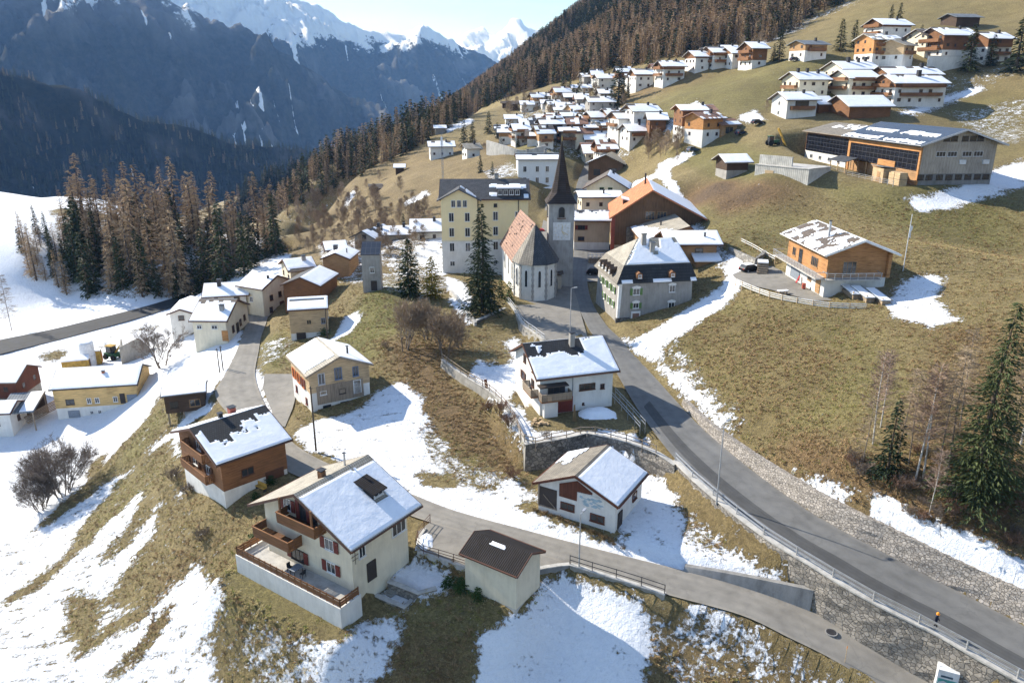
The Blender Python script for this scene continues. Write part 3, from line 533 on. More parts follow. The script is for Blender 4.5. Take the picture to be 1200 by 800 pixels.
gg = m.math('ADD', m.math('MULTIPLY', g1, .4), m.math('MULTIPLY', g2, .6))
dry = m.ramp(gg, [(.3, (.125, .092, .044)), (.5, (.245, .19, .095)), (.68, (.38, .31, .175))])
grn = m.ramp(gg, [(.3, (.075, .08, .022)), (.5, (.165, .16, .05)), (.7, (.26, .24, .09))])
rst = m.ramp(gg, [(.3, (.085, .053, .027)), (.5, (.175, .112, .057)), (.7, (.29, .195, .105))])
gmix = m.math('MULTIPLY', sp.outputs['Green'], m.math('ADD', .35, m.math('MULTIPLY', g1, 1.3)))
tw = m.n('TexWave', wave_type='BANDS', bands_direction='Z', Scale=.55, Distortion=7., Detail=4.); tw.inputs['Detail Scale'].default_value = .35; m.l(m.coord('Object', (.12, .12, 1)), tw.inputs['Vector'])
c = m.mix(gmix, dry, grn); c = m.mix(.16, c, m.ramp(tw.outputs['Fac'], [(.2, (.72, .70, .66)), (.7, (1.15, 1.13, 1.1))]), 'MULTIPLY'); c = m.mix(m.math('MULTIPLY', sp.outputs['Blue'], m.math('ADD', .3, m.math('MULTIPLY', g2, 1.2))), c, rst)
c = m.mix(m.n('Clamp').outputs[0] if False else m.ramp(sp.outputs['Blue'], [(.0, (0, 0, 0)), (1., (0, 0, 0))]) if False else m.math('MINIMUM', m.math('MAXIMUM', m.math('MULTIPLY', m.math('SUBTRACT', sp.outputs['Blue'], 1.02), 2.5), 0.), 1.), c, m.ramp(g2, [(.3, (.05, .034, .022)), (.7, (.15, .105, .068))])); c = m.mix(.75, c, m.ramp(g3, [(.3, (.45, .43, .4)), (.7, (1.5, 1.48, 1.4))]), 'MULTIPLY'); c = m.mix(.6, c, m.ramp(m.noise(v, 2.4, 6, .8), [(.38, (.45, .44, .4)), (.62, (1.45, 1.42, 1.35))]), 'MULTIPLY')
m.col(m.mix(mask, c, m.ramp(m.math('ADD', m.math('MULTIPLY', g1, .5), m.math('MULTIPLY', n3, .5)), [(.3, (.74, .77, .82)), (.55, (.87, .885, .91))])))
hb = m.mix(mask, m.math('ADD', m.math('MULTIPLY', g2, .8), g3), m.math('ADD', m.math('MULTIPLY', n1, 1.2), m.math('MULTIPLY', n3, .7)))
bw = m.n('RGBToBW'); m.l(hb, bw.inputs[0]); rim = m.ramp(sn, [(.44, (0, 0, 0)), (.62, (1, 1, 1))]); m.bump(m.math('ADD', bw.outputs[0], m.math('MULTIPLY', rim, .7)), 1., .28); m.b.inputs['Roughness'].default_value = .85

def build_roads():
    def sheet(name, A, B, mat, dz=.02, n=7):
        mb = MB()
        for a, b in zip(A, B):
            for k in range(n + 1):
                p = a.lerp(b, k / n); mb.v.append((p.x, p.y, p.z + dz + .05 * math.sin(math.pi * k / n)))
        for i in range(len(A) - 1):
            for k in range(n):
                a = i * (n + 1) + k; mb.f.append((a, a + 1, a + n + 2, a + n + 1)); mb.mi.append(0)
        o = mb.build(name, mat, smooth=True); at = o.data.attributes.new('across', 'FLOAT', 'POINT'); at.data.foreach_set('value', [.004 + .992 * (i % (n + 1)) / n for i in range(len(o.data.vertices))]); return struct(o)
    A, B = ROADS['main']; sheet('road', A, B, 'asphalt')
    # darker resurfaced lane with a straight cut edge and the gutter of setts along it
    sub = [(a, b) for a, b in zip(A, B) if b.y < 104]
    sheet('road_patch', [a.lerp(b, .17) for a, b in sub], [a.lerp(b, .43) for a, b in sub], 'asphalt_dark', .052, 3)
    A2, B2 = ROADS['lane']; sheet('lane', A2, B2, 'asphalt_pale')
    A3, B3 = ROADS['valley']; sheet('valley_road', A3, B3, 'asphalt_black')  # near-black asphalt tone over the whole valley road
    def flatsheet(name, poly, mat, dz):
        bm = bmesh.new(); f = bm.faces.new([bm.verts.new((p.x, p.y, p.z + dz)) for p in poly]); bmesh.ops.triangulate(bm, faces=[f])
        me = bpy.data.meshes.new(name); bm.normal_update(); bm.to_mesh(me); bm.free(); me.materials.append(MAT[mat])
        if me.polygons[0].normal.z < 0: me.flip_normals()
        return struct(put(name, me))
    flatsheet('church_square', PLAZA, 'asphalt_pale', .012); flatsheet('yard', YARD, 'asphalt_pale', .008); flatsheet('driveway', DRIVE, 'asphalt_pale', .008); flatsheet('farm_court', COURT, 'asphalt_pale', .03); flatsheet('village_square', SQUARE, 'asphalt_pale', .016); flatsheet('alley', ALLEY, 'asphalt_pale', .004)
    fl = [onz(*p) for p in ((868, 158, 25), (905, 168, 24), (915, 160, 25), (900, 145, 27), (892, 128, 30), (880, 128, 30), (886, 146, 27), (862, 152, 26))]

# ---------------------------------------------------------------- mountains, kilometres away
def mountain_mat(name, rock, wood1, wood2, fine):
    m = NT(name); v = m.coord('Object'); at = m.n('Attribute', attribute_name='cover'); sp = m.n('SeparateColor'); m.l(at.outputs['Color'], sp.inputs[0])
    a = m.noise(v, fine, 8, .7); b = m.noise(v, fine * 7, 5, .75); big = m.noise(v, fine * .3, 5, .6)
    tre = m.ramp(b, [(.35, wood1), (.65, wood2)]); rk = m.ramp(a, [(.3, sc(rock, .5)), (.7, sc(rock, 1.3))])
    base = m.mix(sp.outputs['Green'], tre, rk)
    k = m.math('ADD', sp.outputs['Red'], m.math('ADD', m.math('MULTIPLY', m.math('SUBTRACT', a, .5), 1.3), m.math('MULTIPLY', m.math('SUBTRACT', b, .5), .7)))
    m.col(m.mix(m.ramp(k, [(.45, (0, 0, 0)), (.55, (1, 1, 1))]), base, (.85, .87, .9)))
    m.bump(m.math('ADD', m.math('MULTIPLY', a, 1.), m.math('MULTIPLY', b, .6)), 1., .10 / fine); m.b.inputs['Roughness'].default_value = .95; m.b.inputs['Specular IOR Level'].default_value = 0
mountain_mat('alp', (.17, .165, .16), (.018, .026, .02), (.065, .06, .045), .006)
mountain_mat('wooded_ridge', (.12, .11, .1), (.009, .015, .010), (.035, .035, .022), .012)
def mountain(name, ridge, width, drop, snow_z, snow_soft, rock_z, amp, fs, mat, seed, ns=200, ntt=70, back=.5, gully=.5, face=None):
    """a ridge measured against the sky, standing at its real distance, falling to the valley on the near side"""
    pts = resample([aty(*p) for p in ridge], ns); vs, cov = [], []
    fx, fy = face or (.45, -.9); l = math.hypot(fx, fy); fx, fy = fx / l, fy / l
    ts = [-back + (1 + back) * k / (ntt - 1) for k in range(ntt)]
    for i, p in enumerate(pts):
        for t in ts:
            x, y = p.x + fx * width * t, p.y + fy * width * t
            prof = (abs(t) ** .92) if t > 0 else abs(t) * 1.1
            zr = p.z - drop * prof
            nzv = noise.ridged_multi_fractal(Vector((x * fs + seed, y * fs, seed)), .72, 2.15, 8, 1., 2.)
            n2 = noise.fractal(Vector((x * fs * 2.7, y * fs * 2.7, seed + 5)), .7, 2., 6)
            env = min(1, abs(t) * 5 + .3)
            z = zr + amp * ((nzv - 1.1) * .7 * env + n2 * .22 * env)
            # avalanche runs and streams cut into the face
            g = noise.noise(Vector((i * 90. / ns + t * 2.5, seed * 3., t * .9))); g2 = noise.noise(Vector((i * 9. / ns, seed, t * 4.)))
            vs.append((x, y, z))
            s_ = (z - snow_z) / snow_soft; run = 1. if g > .36 and g2 > .12 and .15 < t < .92 else 0.
            cov.append((max(0, min(1, .5 + s_ * .5 + n2 * .35)) * .9 + run * .55, max(0, min(1, (z - rock_z) / snow_soft + .3 + n2 * .5, 1)) if z > rock_z - snow_soft else max(0, min(.8, n2 * 1.6 - .25)), 0, 1))
    n = len(ts); fsx = [(i * n + k, i * n + k + 1, (i + 1) * n + k + 1, (i + 1) * n + k) for i in range(ns - 1) for k in range(n - 1)]
    me = bpy.data.meshes.new(name); me.from_pydata(vs, [], fsx); me.polygons.foreach_set('use_smooth', [True] * len(fsx))
    at = me.attributes.new('cover', 'FLOAT_COLOR', 'POINT'); at.data.foreach_set('color', np.array(cov, np.float32).ravel()); me.materials.append(MAT[mat])
    bm = bmesh.new(); bm.from_mesh(me); bmesh.ops.recalc_face_normals(bm, faces=bm.faces); bm.to_mesh(me); bm.free()
    if sum(p.normal.z for p in me.polygons[:400]) < 0: me.flip_normals()
    return struct(put(name, me))
def build_far():
    k = .68
    def sy(rs, k): return [(u, v, Y * k) for u, v, Y in rs]
    mountain('snow_mountain', sy([(430, 110, 14000), (500, 72, 14000), (530, 50, 14000), (552, 42, 14000), (572, 38, 14000), (588, 42, 13800), (605, 28, 13500), (618, 36, 13700), (640, 40, 14000), (664, 34, 14000), (684, 40, 14000), (712, 52, 14000), (760, 70, 14000), (850, 90, 14000)], k), 2900, 1100, 110, 200, 380, 300, .0013, 'alp', 3., 220, 90)
    mountain('high_mountain', sy([(60, -120, 7600), (150, -85, 7700), (230, -48, 7800), (290, -22, 7900), (345, -2, 8000), (382, 12, 8100), (420, 28, 8200), (446, 37, 8300), (474, 42, 8400), (494, 36, 8500), (512, 42, 8600), (532, 52, 8700), (560, 66, 8800), (586, 80, 8900), (612, 96, 9000), (650, 120, 9100), (710, 150, 9200)], .72), 2150, 1350, 300, 120, 330, 260, .0015, 'alp', 11., 340, 120)
    mountain('forested_mountain', sy([(-260, -80, 4000), (-100, -60, 4200), (20, -40, 4400), (100, -22, 4500), (165, -2, 4600), (215, 20, 4700), (277, 40, 4850), (312, 56, 4950), (350, 84, 5050), (400, 114, 5150), (450, 142, 5250), (490, 164, 5350), (540, 190, 5450)], .8), 1550, 960, 400, 150, 250, 270, .0019, 'alp', 23., 320, 110)
    mountain('shaded_ridge', [(-300, 30, 1500), (-120, 56, 1550), (0, 80, 1600), (40, 90, 1620), (80, 101, 1640), (120, 120, 1660), (160, 140, 1680), (220, 148, 1720), (290, 163, 1780), (340, 172, 1850), (400, 190, 1950), (450, 215, 2050), (500, 245, 2150)], 900, 620, 900, 200, 900, 60, .004, 'wooded_ridge', 31., 200, 60)
    mountain('gorge_hill', [(215, 300, 900), (255, 258, 900), (290, 218, 920), (322, 200, 940), (352, 192, 960), (388, 187, 1000), (430, 186, 1060), (480, 190, 1120)], 420, 330, 900, 200, 900, 26, .008, 'wooded_ridge', 41., 90, 36, face=(-.3, -1))
    me = MB()
    n = 40
    for i in range(n + 1):
        for k in range(n + 1):
            x = -7000 + 12000 * i / n; y = 1300 + 14000 * k / n; me.v.append((x, y, -235 + 12 * fbm(x, y, .004, 3)))
    for i in range(n):
        for k in range(n): a = i * (n + 1) + k; me.f.append((a, a + n + 1, a + n + 2, a + 1)); me.mi.append(0)
    o = me.build('valley_floor', 'wooded_ridge'); struct(o); at = o.data.attributes.new('cover', 'FLOAT_COLOR', 'POINT')
    at.data.foreach_set('color', np.array([(.95 if 2600 < q.co.y < 4200 and -1500 < q.co.x < -300 else .1, .2, 0, 1) for q in o.data.vertices], np.float32).ravel())
def build_haze():
    m = bpy.data.materials.new('air'); m.use_nodes = True; t = m.node_tree; t.nodes.clear(); MAT['air'] = m
    o = t.nodes.new('ShaderNodeOutputMaterial'); vo = t.nodes.new('ShaderNodeVolumePrincipled'); vo.inputs['Density'].default_value = HAZE; vo.inputs['Color'].default_value = (.24, .48, 1, 1); vo.inputs['Absorption Color'].default_value = (1, 1, 1, 1); vo.inputs['Anisotropy'].default_value = .0
    t.links.new(vo.outputs[0], o.inputs['Volume'])
    b = MB().box(-9000, 7000, -2500, 12500, -900, 1500).build('haze', 'air'); b['kind'] = 'stuff'
HAZE = 6.2e-5
# ---------------------------------------------------------------- buildings
MESHES = {}
def cached(key, fn):
    if key not in MESHES: MESHES[key] = fn()
    return MESHES[key]
def window_mesh(wd, ht, frame, glass='glass', bars=1):
    def f():
        mb = MB(); t = min(.09, wd * .12)
        mb.box(-wd / 2, wd / 2, -.05, .06, 0, t).box(-wd / 2, wd / 2, -.05, .06, ht - t, ht).box(-wd / 2, -wd / 2 + t, -.05, .06, t, ht - t).box(wd / 2 - t, wd / 2, -.05, .06, t, ht - t)
        for k in range(bars): x = -wd / 2 + wd * (k + 1) / (bars + 1); mb.box(x - .03, x + .03, -.045, .05, t, ht - t)
        mb.box(-wd / 2 - .06, wd / 2 + .06, -.13, .02, -.07, -.002)
        return mb.mesh('window', frame)
    return cached(('w', wd, ht, frame, bars), f)
def pane_mesh(wd, ht, glass='glass'):
    return cached(('p', wd, ht, glass), lambda: MB().box(-wd / 2 + .05, wd / 2 - .05, -.02, .03, .05, ht - .05).mesh('pane', glass))
def shut_mesh(wd, ht, mat):
    def f():
        mb = MB().box(-wd / 2, wd / 2, -.09, -.03, 0, ht)
        for k in range(int(ht / .22)): mb.box(-wd / 2 + .06, wd / 2 - .06, -.105, -.09, .1 + k * .22, .2 + k * .22)
        return mb.mesh('shutter', mat)
    return cached(('s', round(wd, 2), ht, mat), f)
def simple_window(wd, ht, frame, glass='glass'):
    def f():
        mb = MB(); mb.box(-wd / 2, wd / 2, -.04, .05, 0, ht); mb.cur = 1; t = .1
        mb.box(-wd / 2 + t, -.04, -.06, .0, t, ht - t).box(.04, wd / 2 - t, -.06, .0, t, ht - t)
        return mb.mesh('window', [frame, glass])
    return cached(('sw', wd, ht, frame), f)
FACE = {'S': (0, -1), 'E': (1, 0), 'N': (0, 1), 'W': (-1, 0)}
FROT = {'S': 0, 'E': math.pi / 2, 'N': math.pi, 'W': -math.pi / 2}
def clip_poly(poly, z0, z1):
    def half(P, f):
        out = []
        for i in range(len(P)):
            a, b = P[i], P[(i + 1) % len(P)]; fa, fb = f(a), f(b)
            if fa >= 0: out.append(a)
            if (fa >= 0) != (fb >= 0): t = fa / (fa - fb); out.append((a[0] + (b[0] - a[0]) * t, a[1] + (b[1] - a[1]) * t))
        return out
    P = half(poly, lambda p: p[1] - z0)
    return half(P, lambda p: z1 - p[1]) if P else []
def roof_line(kind, W, h, pitch, oh, rise=None, off=0.):
    """top line of the roof in the (y,z) plane from the front eave to the back eave, and the wall outline"""
    tp = math.tan(R(pitch))
    if kind == 'gable':
        yr = off; zr = h + (W / 2 + min(off, 0) * 0 + yr) * tp if False else h + (W / 2 + yr) * tp; tb = (zr - h) / (W / 2 - yr)
        line = [(-W / 2 - oh, h - oh * tp), (yr, zr), (W / 2 + oh, h - oh * tb)]; wall = [(W / 2, h), (yr, zr), (-W / 2, h)]
    elif kind == 'shed':    # highest at the back
        zr = h + W * tp; line = [(-W / 2 - oh, h - oh * tp), (W / 2 + oh, zr + oh * tp)]; wall = [(W / 2, zr), (-W / 2, h)]
    elif kind == 'flat':
        line = [(-W / 2 - oh, h + .12), (W / 2 + oh, h + .14)]; wall = [(W / 2, h), (-W / 2, h)]
    return line, wall
def roof_mesh(line, x0, x1, th, mats, name='roof'):
    mb = MB(); n = len(line)
    up = [(y, z + th) for y, z in line]; low = [(y, z + .015) for y, z in line]
    for i in range(n - 1): mb.prism([low[i], low[i + 1], up[i + 1], up[i]], 'x', x0, x1)
    return mb.mesh(name, mats)
def snow_mesh(line, x0, x1, th, segs, step=.35, dep=.16, seed=0):
    """snow lying on slope segments: segs = list of (segment index, cover(s,t,noise)->bool); t runs from the ridge to the eave"""
    mb = MB()
    for si, cov in segs:
        a, b = line[si], line[si + 1]
        if a[1] < b[1]: hi, lo = b, a
        else: hi, lo = a, b
        ln = math.dist(a, b); ny = max(2, int(ln / step)); nx = max(2, int((x1 - x0) / step)); e = .10 / ln
        grid = {}
        def P(i, k, up):
            s, t = i / nx, .015 + k / ny * (.985 - e)
            x = x0 + .08 + (x1 - x0 - .16) * s; y = hi[0] + (lo[0] - hi[0]) * t; z = hi[1] + (lo[1] - hi[1]) * t + th
            if up: z += dep * (.9 + .16 * nse(x + seed * 7, y, z, .55))
            else: z -= .02
            return (x, y, z)
        keep = [[cov((i + .5) / nx, (k + .5) / ny, fbm((x0 + (x1 - x0) * i / nx) + seed * 13.7, hi[0] + (lo[0] - hi[0]) * k / ny + seed, .55, 4)) for k in range(ny)] for i in range(nx)]
        def vid(i, k, up):
            key = (i, k, up)
            if key not in grid:
                edge = up and any(not (0 <= p < nx and 0 <= q < ny and keep[p][q]) for p in (i - 1, i) for q in (k - 1, k))
                p = P(i, k, up)
                if edge: p = (p[0], p[1], p[2] - dep * .35)
                grid[key] = len(mb.v); mb.v.append(p)
            return grid[key]
        for i in range(nx):
            for k in range(ny):
                if not keep[i][k]: continue
                mb.f.append((vid(i, k, 1), vid(i + 1, k, 1), vid(i + 1, k + 1, 1), vid(i, k + 1, 1))); mb.mi.append(0)
                for (p, q), (c, d) in (((i - 1, k), ((i, k), (i, k + 1))), ((i + 1, k), ((i + 1, k), (i + 1, k + 1))), ((i, k - 1), ((i, k), (i + 1, k))), ((i, k + 1), ((i, k + 1), (i + 1, k + 1)))):
                    if not (0 <= p < nx and 0 <= q < ny and keep[p][q]):
                        mb.f.append((vid(*c, 1), vid(*d, 1), vid(*d, 0), vid(*c, 0))); mb.mi.append(0)
    return mb
full = lambda s, t, n: True
def below(t0, k=.25): return lambda s, t, n: t > t0 + n * k
def above(t0, k=.1): return lambda s, t, n: t < t0 + n * k
def patchy(p, k=1.): return lambda s, t, n: n * k > p
def rects(*rs): return lambda s, t, n: any(a + n * .03 < s < b + n * .03 and c + n * .05 < t < d + n * .05 for a, b, c, d in rs)

def house(name, label, cat, loc, rz, Lx, W, h, pitch=22, kind='gable', walls=(('wall', 'white_plaster', 99),), roof='brown_tiles', oh=.8, og=.8, th=.22, snow=((0, full), (1, full)),
          wins=(), chim=(), base=2.5, off=0., group=None, step=.45, dep=.16, fascia='brown_paint', far=False, extra=None, wl=None, seed=None, pad=None):
    root = thing(name, label, cat, loc, rz, group)
    line, wall = roof_line(kind, W, h, pitch, oh, off=off)
    outline = [(-W / 2, -base), (W / 2, -base)] + wall
    z0 = -base
    for nm, mat, zt in walls:
        P = clip_poly(outline, z0, zt)
        if len(P) > 2:
            e = .05 if nm.startswith('timber') or nm == 'boarding' else 0
            MB().prism([(y * (1 + 2 * e / W), z) for y, z in P], 'x', -Lx / 2 - e, Lx / 2 + e).build(nm, mat, root)
        z0 = zt
    x0, x1 = -Lx / 2 - og, Lx / 2 + og
    rf = put('roof', roof_mesh(line, x0, x1, th, roof), root)
    if fascia and not far:
        mb = MB()
        for x in (x0 - .03, x1 + .03):
            for i in range(len(line) - 1):
                (ya, za), (yb, zb) = line[i], line[i + 1]
                mb.prism([(ya, za - .06), (yb, zb - .06), (yb, zb + th + .02), (ya, za + th + .02)], 'x', x - .03, x + .03)
        for (y, z), s_ in ((line[0], -1), (line[-1], 1)): mb.bar((x0, y + s_ * .07, z + th * .6), (x1, y + s_ * .07, z + th * .6), .14, .13)
        mb.build('fascia', fascia, rf)
    sd_ = seed if seed is not None else (abs(hash(label)) % 97 if False else sum(map(ord, label)) % 97)
    if snow:
        mb = snow_mesh(line, x0, x1, th, snow, step, dep, sd_)
        if mb.f: mb.build('roof_snow', 'snow', rf, smooth=False)
    for q in wins:
        f, p, z, wd, ht = q[:5]; fr = q[5] if len(q) > 5 else 'white_paint'; sh = q[6] if len(q) > 6 else None; nm = q[7] if len(q) > 7 else 'window'
        dx, dy = FACE[f]; d = W / 2 if dy else Lx / 2
        zo = .06
        ex, ey = dx * (d + zo), dy * (d + zo)
        ax = {'S': (1, 0), 'E': (0, 1), 'N': (-1, 0), 'W': (0, -1)}[f]; lo = (ex + ax[0] * p, ey + ax[1] * p, z)
        if far: put(nm, simple_window(wd, ht, fr), root, lo, FROT[f]); continue
        if nm == 'door': put('door', cached(('d', wd, ht, fr), lambda: MB().box(-wd / 2, wd / 2, -.05, .04, 0, ht).box(-wd / 2 - .1, -wd / 2, -.07, .05, 0, ht + .1).box(wd / 2, wd / 2 + .1, -.07, .05, 0, ht + .1).box(-wd / 2, wd / 2, -.07, .05, ht, ht + .1).box(wd / 2 - .2, wd / 2 - .1, -.1, -.05, ht * .45, ht * .45 + .06).mesh('door', fr)), root, lo, FROT[f]); continue
        wo = put(nm, window_mesh(wd, ht, fr, bars=max(1, round(wd / .7) - 1)), root, lo, FROT[f]); put('pane', pane_mesh(wd, ht), wo)
        if sh:
            sw = max(.35, min(.6, wd / 2))
            for s_ in (-1, 1): put('shutter', shut_mesh(sw, ht, sh), wo, (s_ * (wd / 2 + sw / 2 + .02), 0, 0))
    for q in chim:
        x, y, sz, ht = q[:4]; mat = q[4] if len(q) > 4 else 'grey_plaster'
        zz = max(za + (zb - za) * (y - ya) / (yb - ya) for (ya, za), (yb, zb) in zip(line[:-1], line[1:]) if min(ya, yb) - .01 <= y <= max(ya, yb) + .01)
        c = MB().box(-sz / 2, sz / 2, -sz / 2, sz / 2, -.9, ht).build('chimney', mat, rf, (x, y, zz + th))
        if not far:
            MB().box(-sz / 2 - .08, sz / 2 + .08, -sz / 2 - .08, sz / 2 + .08, ht + .14, ht + .2).box(-sz / 2 + .04, sz / 2 - .04, -sz / 2 + .04, sz / 2 - .04, ht, ht + .14).build('chimney_cap', 'dark_metal', c)
    return root, line
def balcony(root, f, p, z, wd, dp, d, mat='brown_timber', slab='brown_timber', rail_h=1., name='balcony', boards=True, sides=True):
    mb = MB().box(-wd / 2, wd / 2, -dp, 0, -.18, 0)
    b = mb.build(name, slab, root, *face_loc(f, p, z, d)); mb = MB()
    if boards:
        n = int(wd / .16)
        for k in range(n): x = -wd / 2 + (k + .5) * wd / n; mb.box(x - .065, x + .065, -dp - .05, -dp, .06, rail_h - .06)
        if sides:
            for s_ in (-1, 1):
                n2 = max(1, int(dp / .16))
                for k in range(n2): y = -dp + (k + .5) * dp / n2; mb.box(s_ * wd / 2 - .03, s_ * wd / 2 + .03, y - .065, y + .065, .06, rail_h - .06)
    else:
        for k in range(int(wd / 1.2) + 1): x = -wd / 2 + k * wd / int(wd / 1.2); mb.box(x - .03, x + .03, -dp - .03, -dp + .03, 0, rail_h)
        for zz in (.35, .65): mb.box(-wd / 2, wd / 2, -dp - .02, -dp + .02, zz, zz + .05)
    mb.box(-wd / 2 - .06, wd / 2 + .06, -dp - .09, -dp + .05, rail_h - .06, rail_h + .03)
    for s_ in (-1, 1): mb.box(s_ * wd / 2 - .06, s_ * wd / 2 + .06, -dp, 0, rail_h - .06, rail_h + .03)
    mb.build('railing', mat, b); return b
def face_loc(f, p, z, d):
    dx, dy = FACE[f]; ax = {'S': (1, 0), 'E': (0, 1), 'N': (-1, 0), 'W': (0, -1)}[f]
    return (dx * d + ax[0] * p, dy * d + ax[1] * p, z), FROT[f]
def from_roof(a, b, c, ze, W=None, L_=None):
    """roof plan from three eave corners in the photograph at eave height ze: a-b along the front eave, c on the back eave beside a"""
    A, B, = onz(*a, ze), onz(*b, ze); v = (B - A).xy; l = v.length
    if c is not None:
        Cc = onz(*c, ze); q = (Cc - A).xy; perp = Vector((-v.y, v.x)); s_ = 1 if perp.dot(q) > 0 else -1
        qr = Vector((q.y, -q.x)) * s_; d = (v + qr).normalized()          # both edges share the blame for a right angle
        W = W or q.length
    else: d = v.normalized(); s_ = 1
    l = L_ or l; y = Vector((-d.y, d.x)) * s_; x = Vector((y.y, -y.x))
    mid = A.xy + d * l / 2 + y * W / 2
    return mid, math.atan2(x.y, x.x), l, W
def pad_for(mid, rz, l, W, z, grow=.4, soft=1.5):
    cx, sx = math.cos(rz), math.sin(rz); hx, hy = l / 2 + grow, W / 2 + grow
    PADS.append(([Vector((mid[0] + cx * a - sx * b, mid[1] + sx * a + cx * b, z)) for a, b in ((-hx, -hy), (hx, -hy), (hx, hy), (-hx, hy))], soft))
# ---------------------------------------------------------------- the near houses
def near_houses():
    # --- big cream chalet with the brown balconies
    mid, rz, l, W = from_roof((415, 645), (491, 592.6), (295, 587.7), 1.0)
    Lx, Ww = l - 1.6, W - 2.6; z = -4.55; h = 1.0 - z + .35
    wd = 'dark_frame'; rs = 'red_shutter'
    r, ln = house('chalet', 'large cream chalet with brown balconies and a terrace, nearest house at lower left', 'house', (mid.x, mid.y, z), rz, Lx, Ww, h, 26, roof='tan_tiles', walls=(('wall', 'cream_plaster', 99),),
        snow=((0, lambda s, t, n: t > .06 + n * .03 + .05 * s and not (.6 < s < .8 + n * .03 and .40 < t < .66 + n * .03)),), oh=1.2, og=1.1, dep=.2, step=.3, base=4,
        wins=[('W', 3.3, 1.0, 1.25, 1.2, 'white_paint', rs), ('W', -1.6, .55, 1.9, 1.3, 'dark_frame', rs), ('W', 3.3, 3.6, 1.25, 1.25, 'white_paint', rs), ('W', -2.4, 6.1, 1.1, 1.3, 'white_paint', rs), ('W', -.1, 5.75, 1.0, 2.0, 'dark_frame', rs), ('W', 1.3, 5.75, 1.0, 2.0, 'dark_frame'),
              ('S', -1.5, .0, 1.0, 2.0, 'dark_frame', None, 'door'), ('S', 2.6, 3.1, 2.0, 1.3, 'white_paint', None), ('S', -2.6, 3.2, .9, 1.2, 'white_paint', None), ('E', 2, 3.3, 1.2, 1.2), ('E', -2, 3.3, 1.2, 1.2), ('N', 0, 3, 1.2, 1.2)],
        chim=[(-.6, .9, .6, .7, 'brown_timber'), (2.2, .5, .16, 1.3, 'galvanised')], seed=4)
    d = Lx / 2
    balcony(r, 'W', .3, 5.6, 5.4, 1.5, d); balcony(r, 'W', -3.5, 2.75, 5.4, 1.7, d, name='lower_balcony')
    mb = MB()
    for p in (-1.9, 2.6): MB().box(-d - 1.45, -d - 1.3, -p - .1, -p + .1, 5.6, 8.3).build('balcony_post', 'brown_timber', r)
    dm = MB().box(-.8, .8, -.9, 1.2, -.5, .62).build('dormer', 'dark_frame', r, (1.9, -Ww / 2 + 2.75, h + 1.2)); MB().prism([(-1.25, .55), (1.6, 1.2), (1.6, 1.32), (-1.25, .67)], 'x', -1.0, 1.0).build('dormer_roof', 'corrugated_dark', dm)
    put('window', window_mesh(1.3, .45, 'white_paint'), dm, (0, -.95, .05)); 
    MB().box(-.03, .03, -.01, .01, 0, 1.5).box(-.5, .5, -.01, .01, .9, 1.0).box(-.35, .35, -.01, .01, .5, .58).build('wall_trellis', 'weathered_timber', r, (-3.5, -Ww / 2 - .05, 2.9))
    # its terrace with the white retaining wall
    t = thing('terrace', 'white walled terrace with brown railing wrapped round the large cream chalet', 'terrace', (mid.x, mid.y, z), rz)
    y0, y1, xw = -Ww / 2 - .5, Ww / 2 + 1.9, -Lx / 2 - 2.3; mt = Matrix.Translation((mid.x, mid.y, 0)) @ Matrix.Rotation(rz, 4, 'Z'); PADS.append(([mt @ Vector(q) for q in ((xw - 2.2, y0 - 1, -7.0), (xw - .2, y0 - 1, -6.8), (xw - .2, y1 + 1, -6.6), (xw - 2.2, y1 + 1, -6.9))], 3.))
    MB().box(xw, -Lx / 2 - .02, y0, y1, -.22, -.02).box(-Lx / 2 - .02, 2, Ww / 2 + .03, y1, -.22, -.02).build('deck', 'pale_concrete', t)
    MB().box(xw - .3, xw, y0 - .3, y1 + .3, -4.2, .02).box(xw, -Lx / 2 + .1, y0 - .3, y0, -4.2, .02).box(xw, 3, y1, y1 + .3, -4.2, .02).build('retaining_wall', 'white_plaster', t)
    mb = MB(); 
    for a, b in (((xw - .15, y0 - .15), (xw - .15, y1 + .15)), ((xw - .15, y0 - .15), (-Lx / 2 - .1, y0 - .15)), ((xw - .15, y1 + .15), (-.5, y1 + .15))):
        n = int(math.dist(a, b) / .9) + 1
        for k in range(n + 1): x, y = a[0] + (b[0] - a[0]) * k / n, a[1] + (b[1] - a[1]) * k / n; mb.box(x - .05, x + .05, y - .05, y + .05, 0, .95)
        for zz, hh in ((.22, .24), (.5, .24), (.8, .2)): mb.bar((*a, zz), (*b, zz), .05, hh)
    mb.build('railing', 'brown_timber', t)
    PADS.append(([onz(*q) for q in ((431, 700, -6.8), (446, 688, -6.6), (458, 716, -7.0), (422, 732, -7.1))], 1.2))
    tb = thing('garden_table', 'small grey table with chairs on the cream chalet terrace', 'table', (0, 0, 0)); tb.location = r.matrix_basis @ Vector((-Lx / 2 - 1.2, .6, 0)); tb.rotation_euler[2] = rz
    MB().box(-.6, .6, -.4, .4, .7, .74).build('tabletop', 'grey_shutter', tb)
    for x in (-.5, .5):
        for y in (-.3, .3): MB().box(x - .025, x + .025, y - .025, y + .025, 0, .7).build('leg', 'dark_metal', tb)
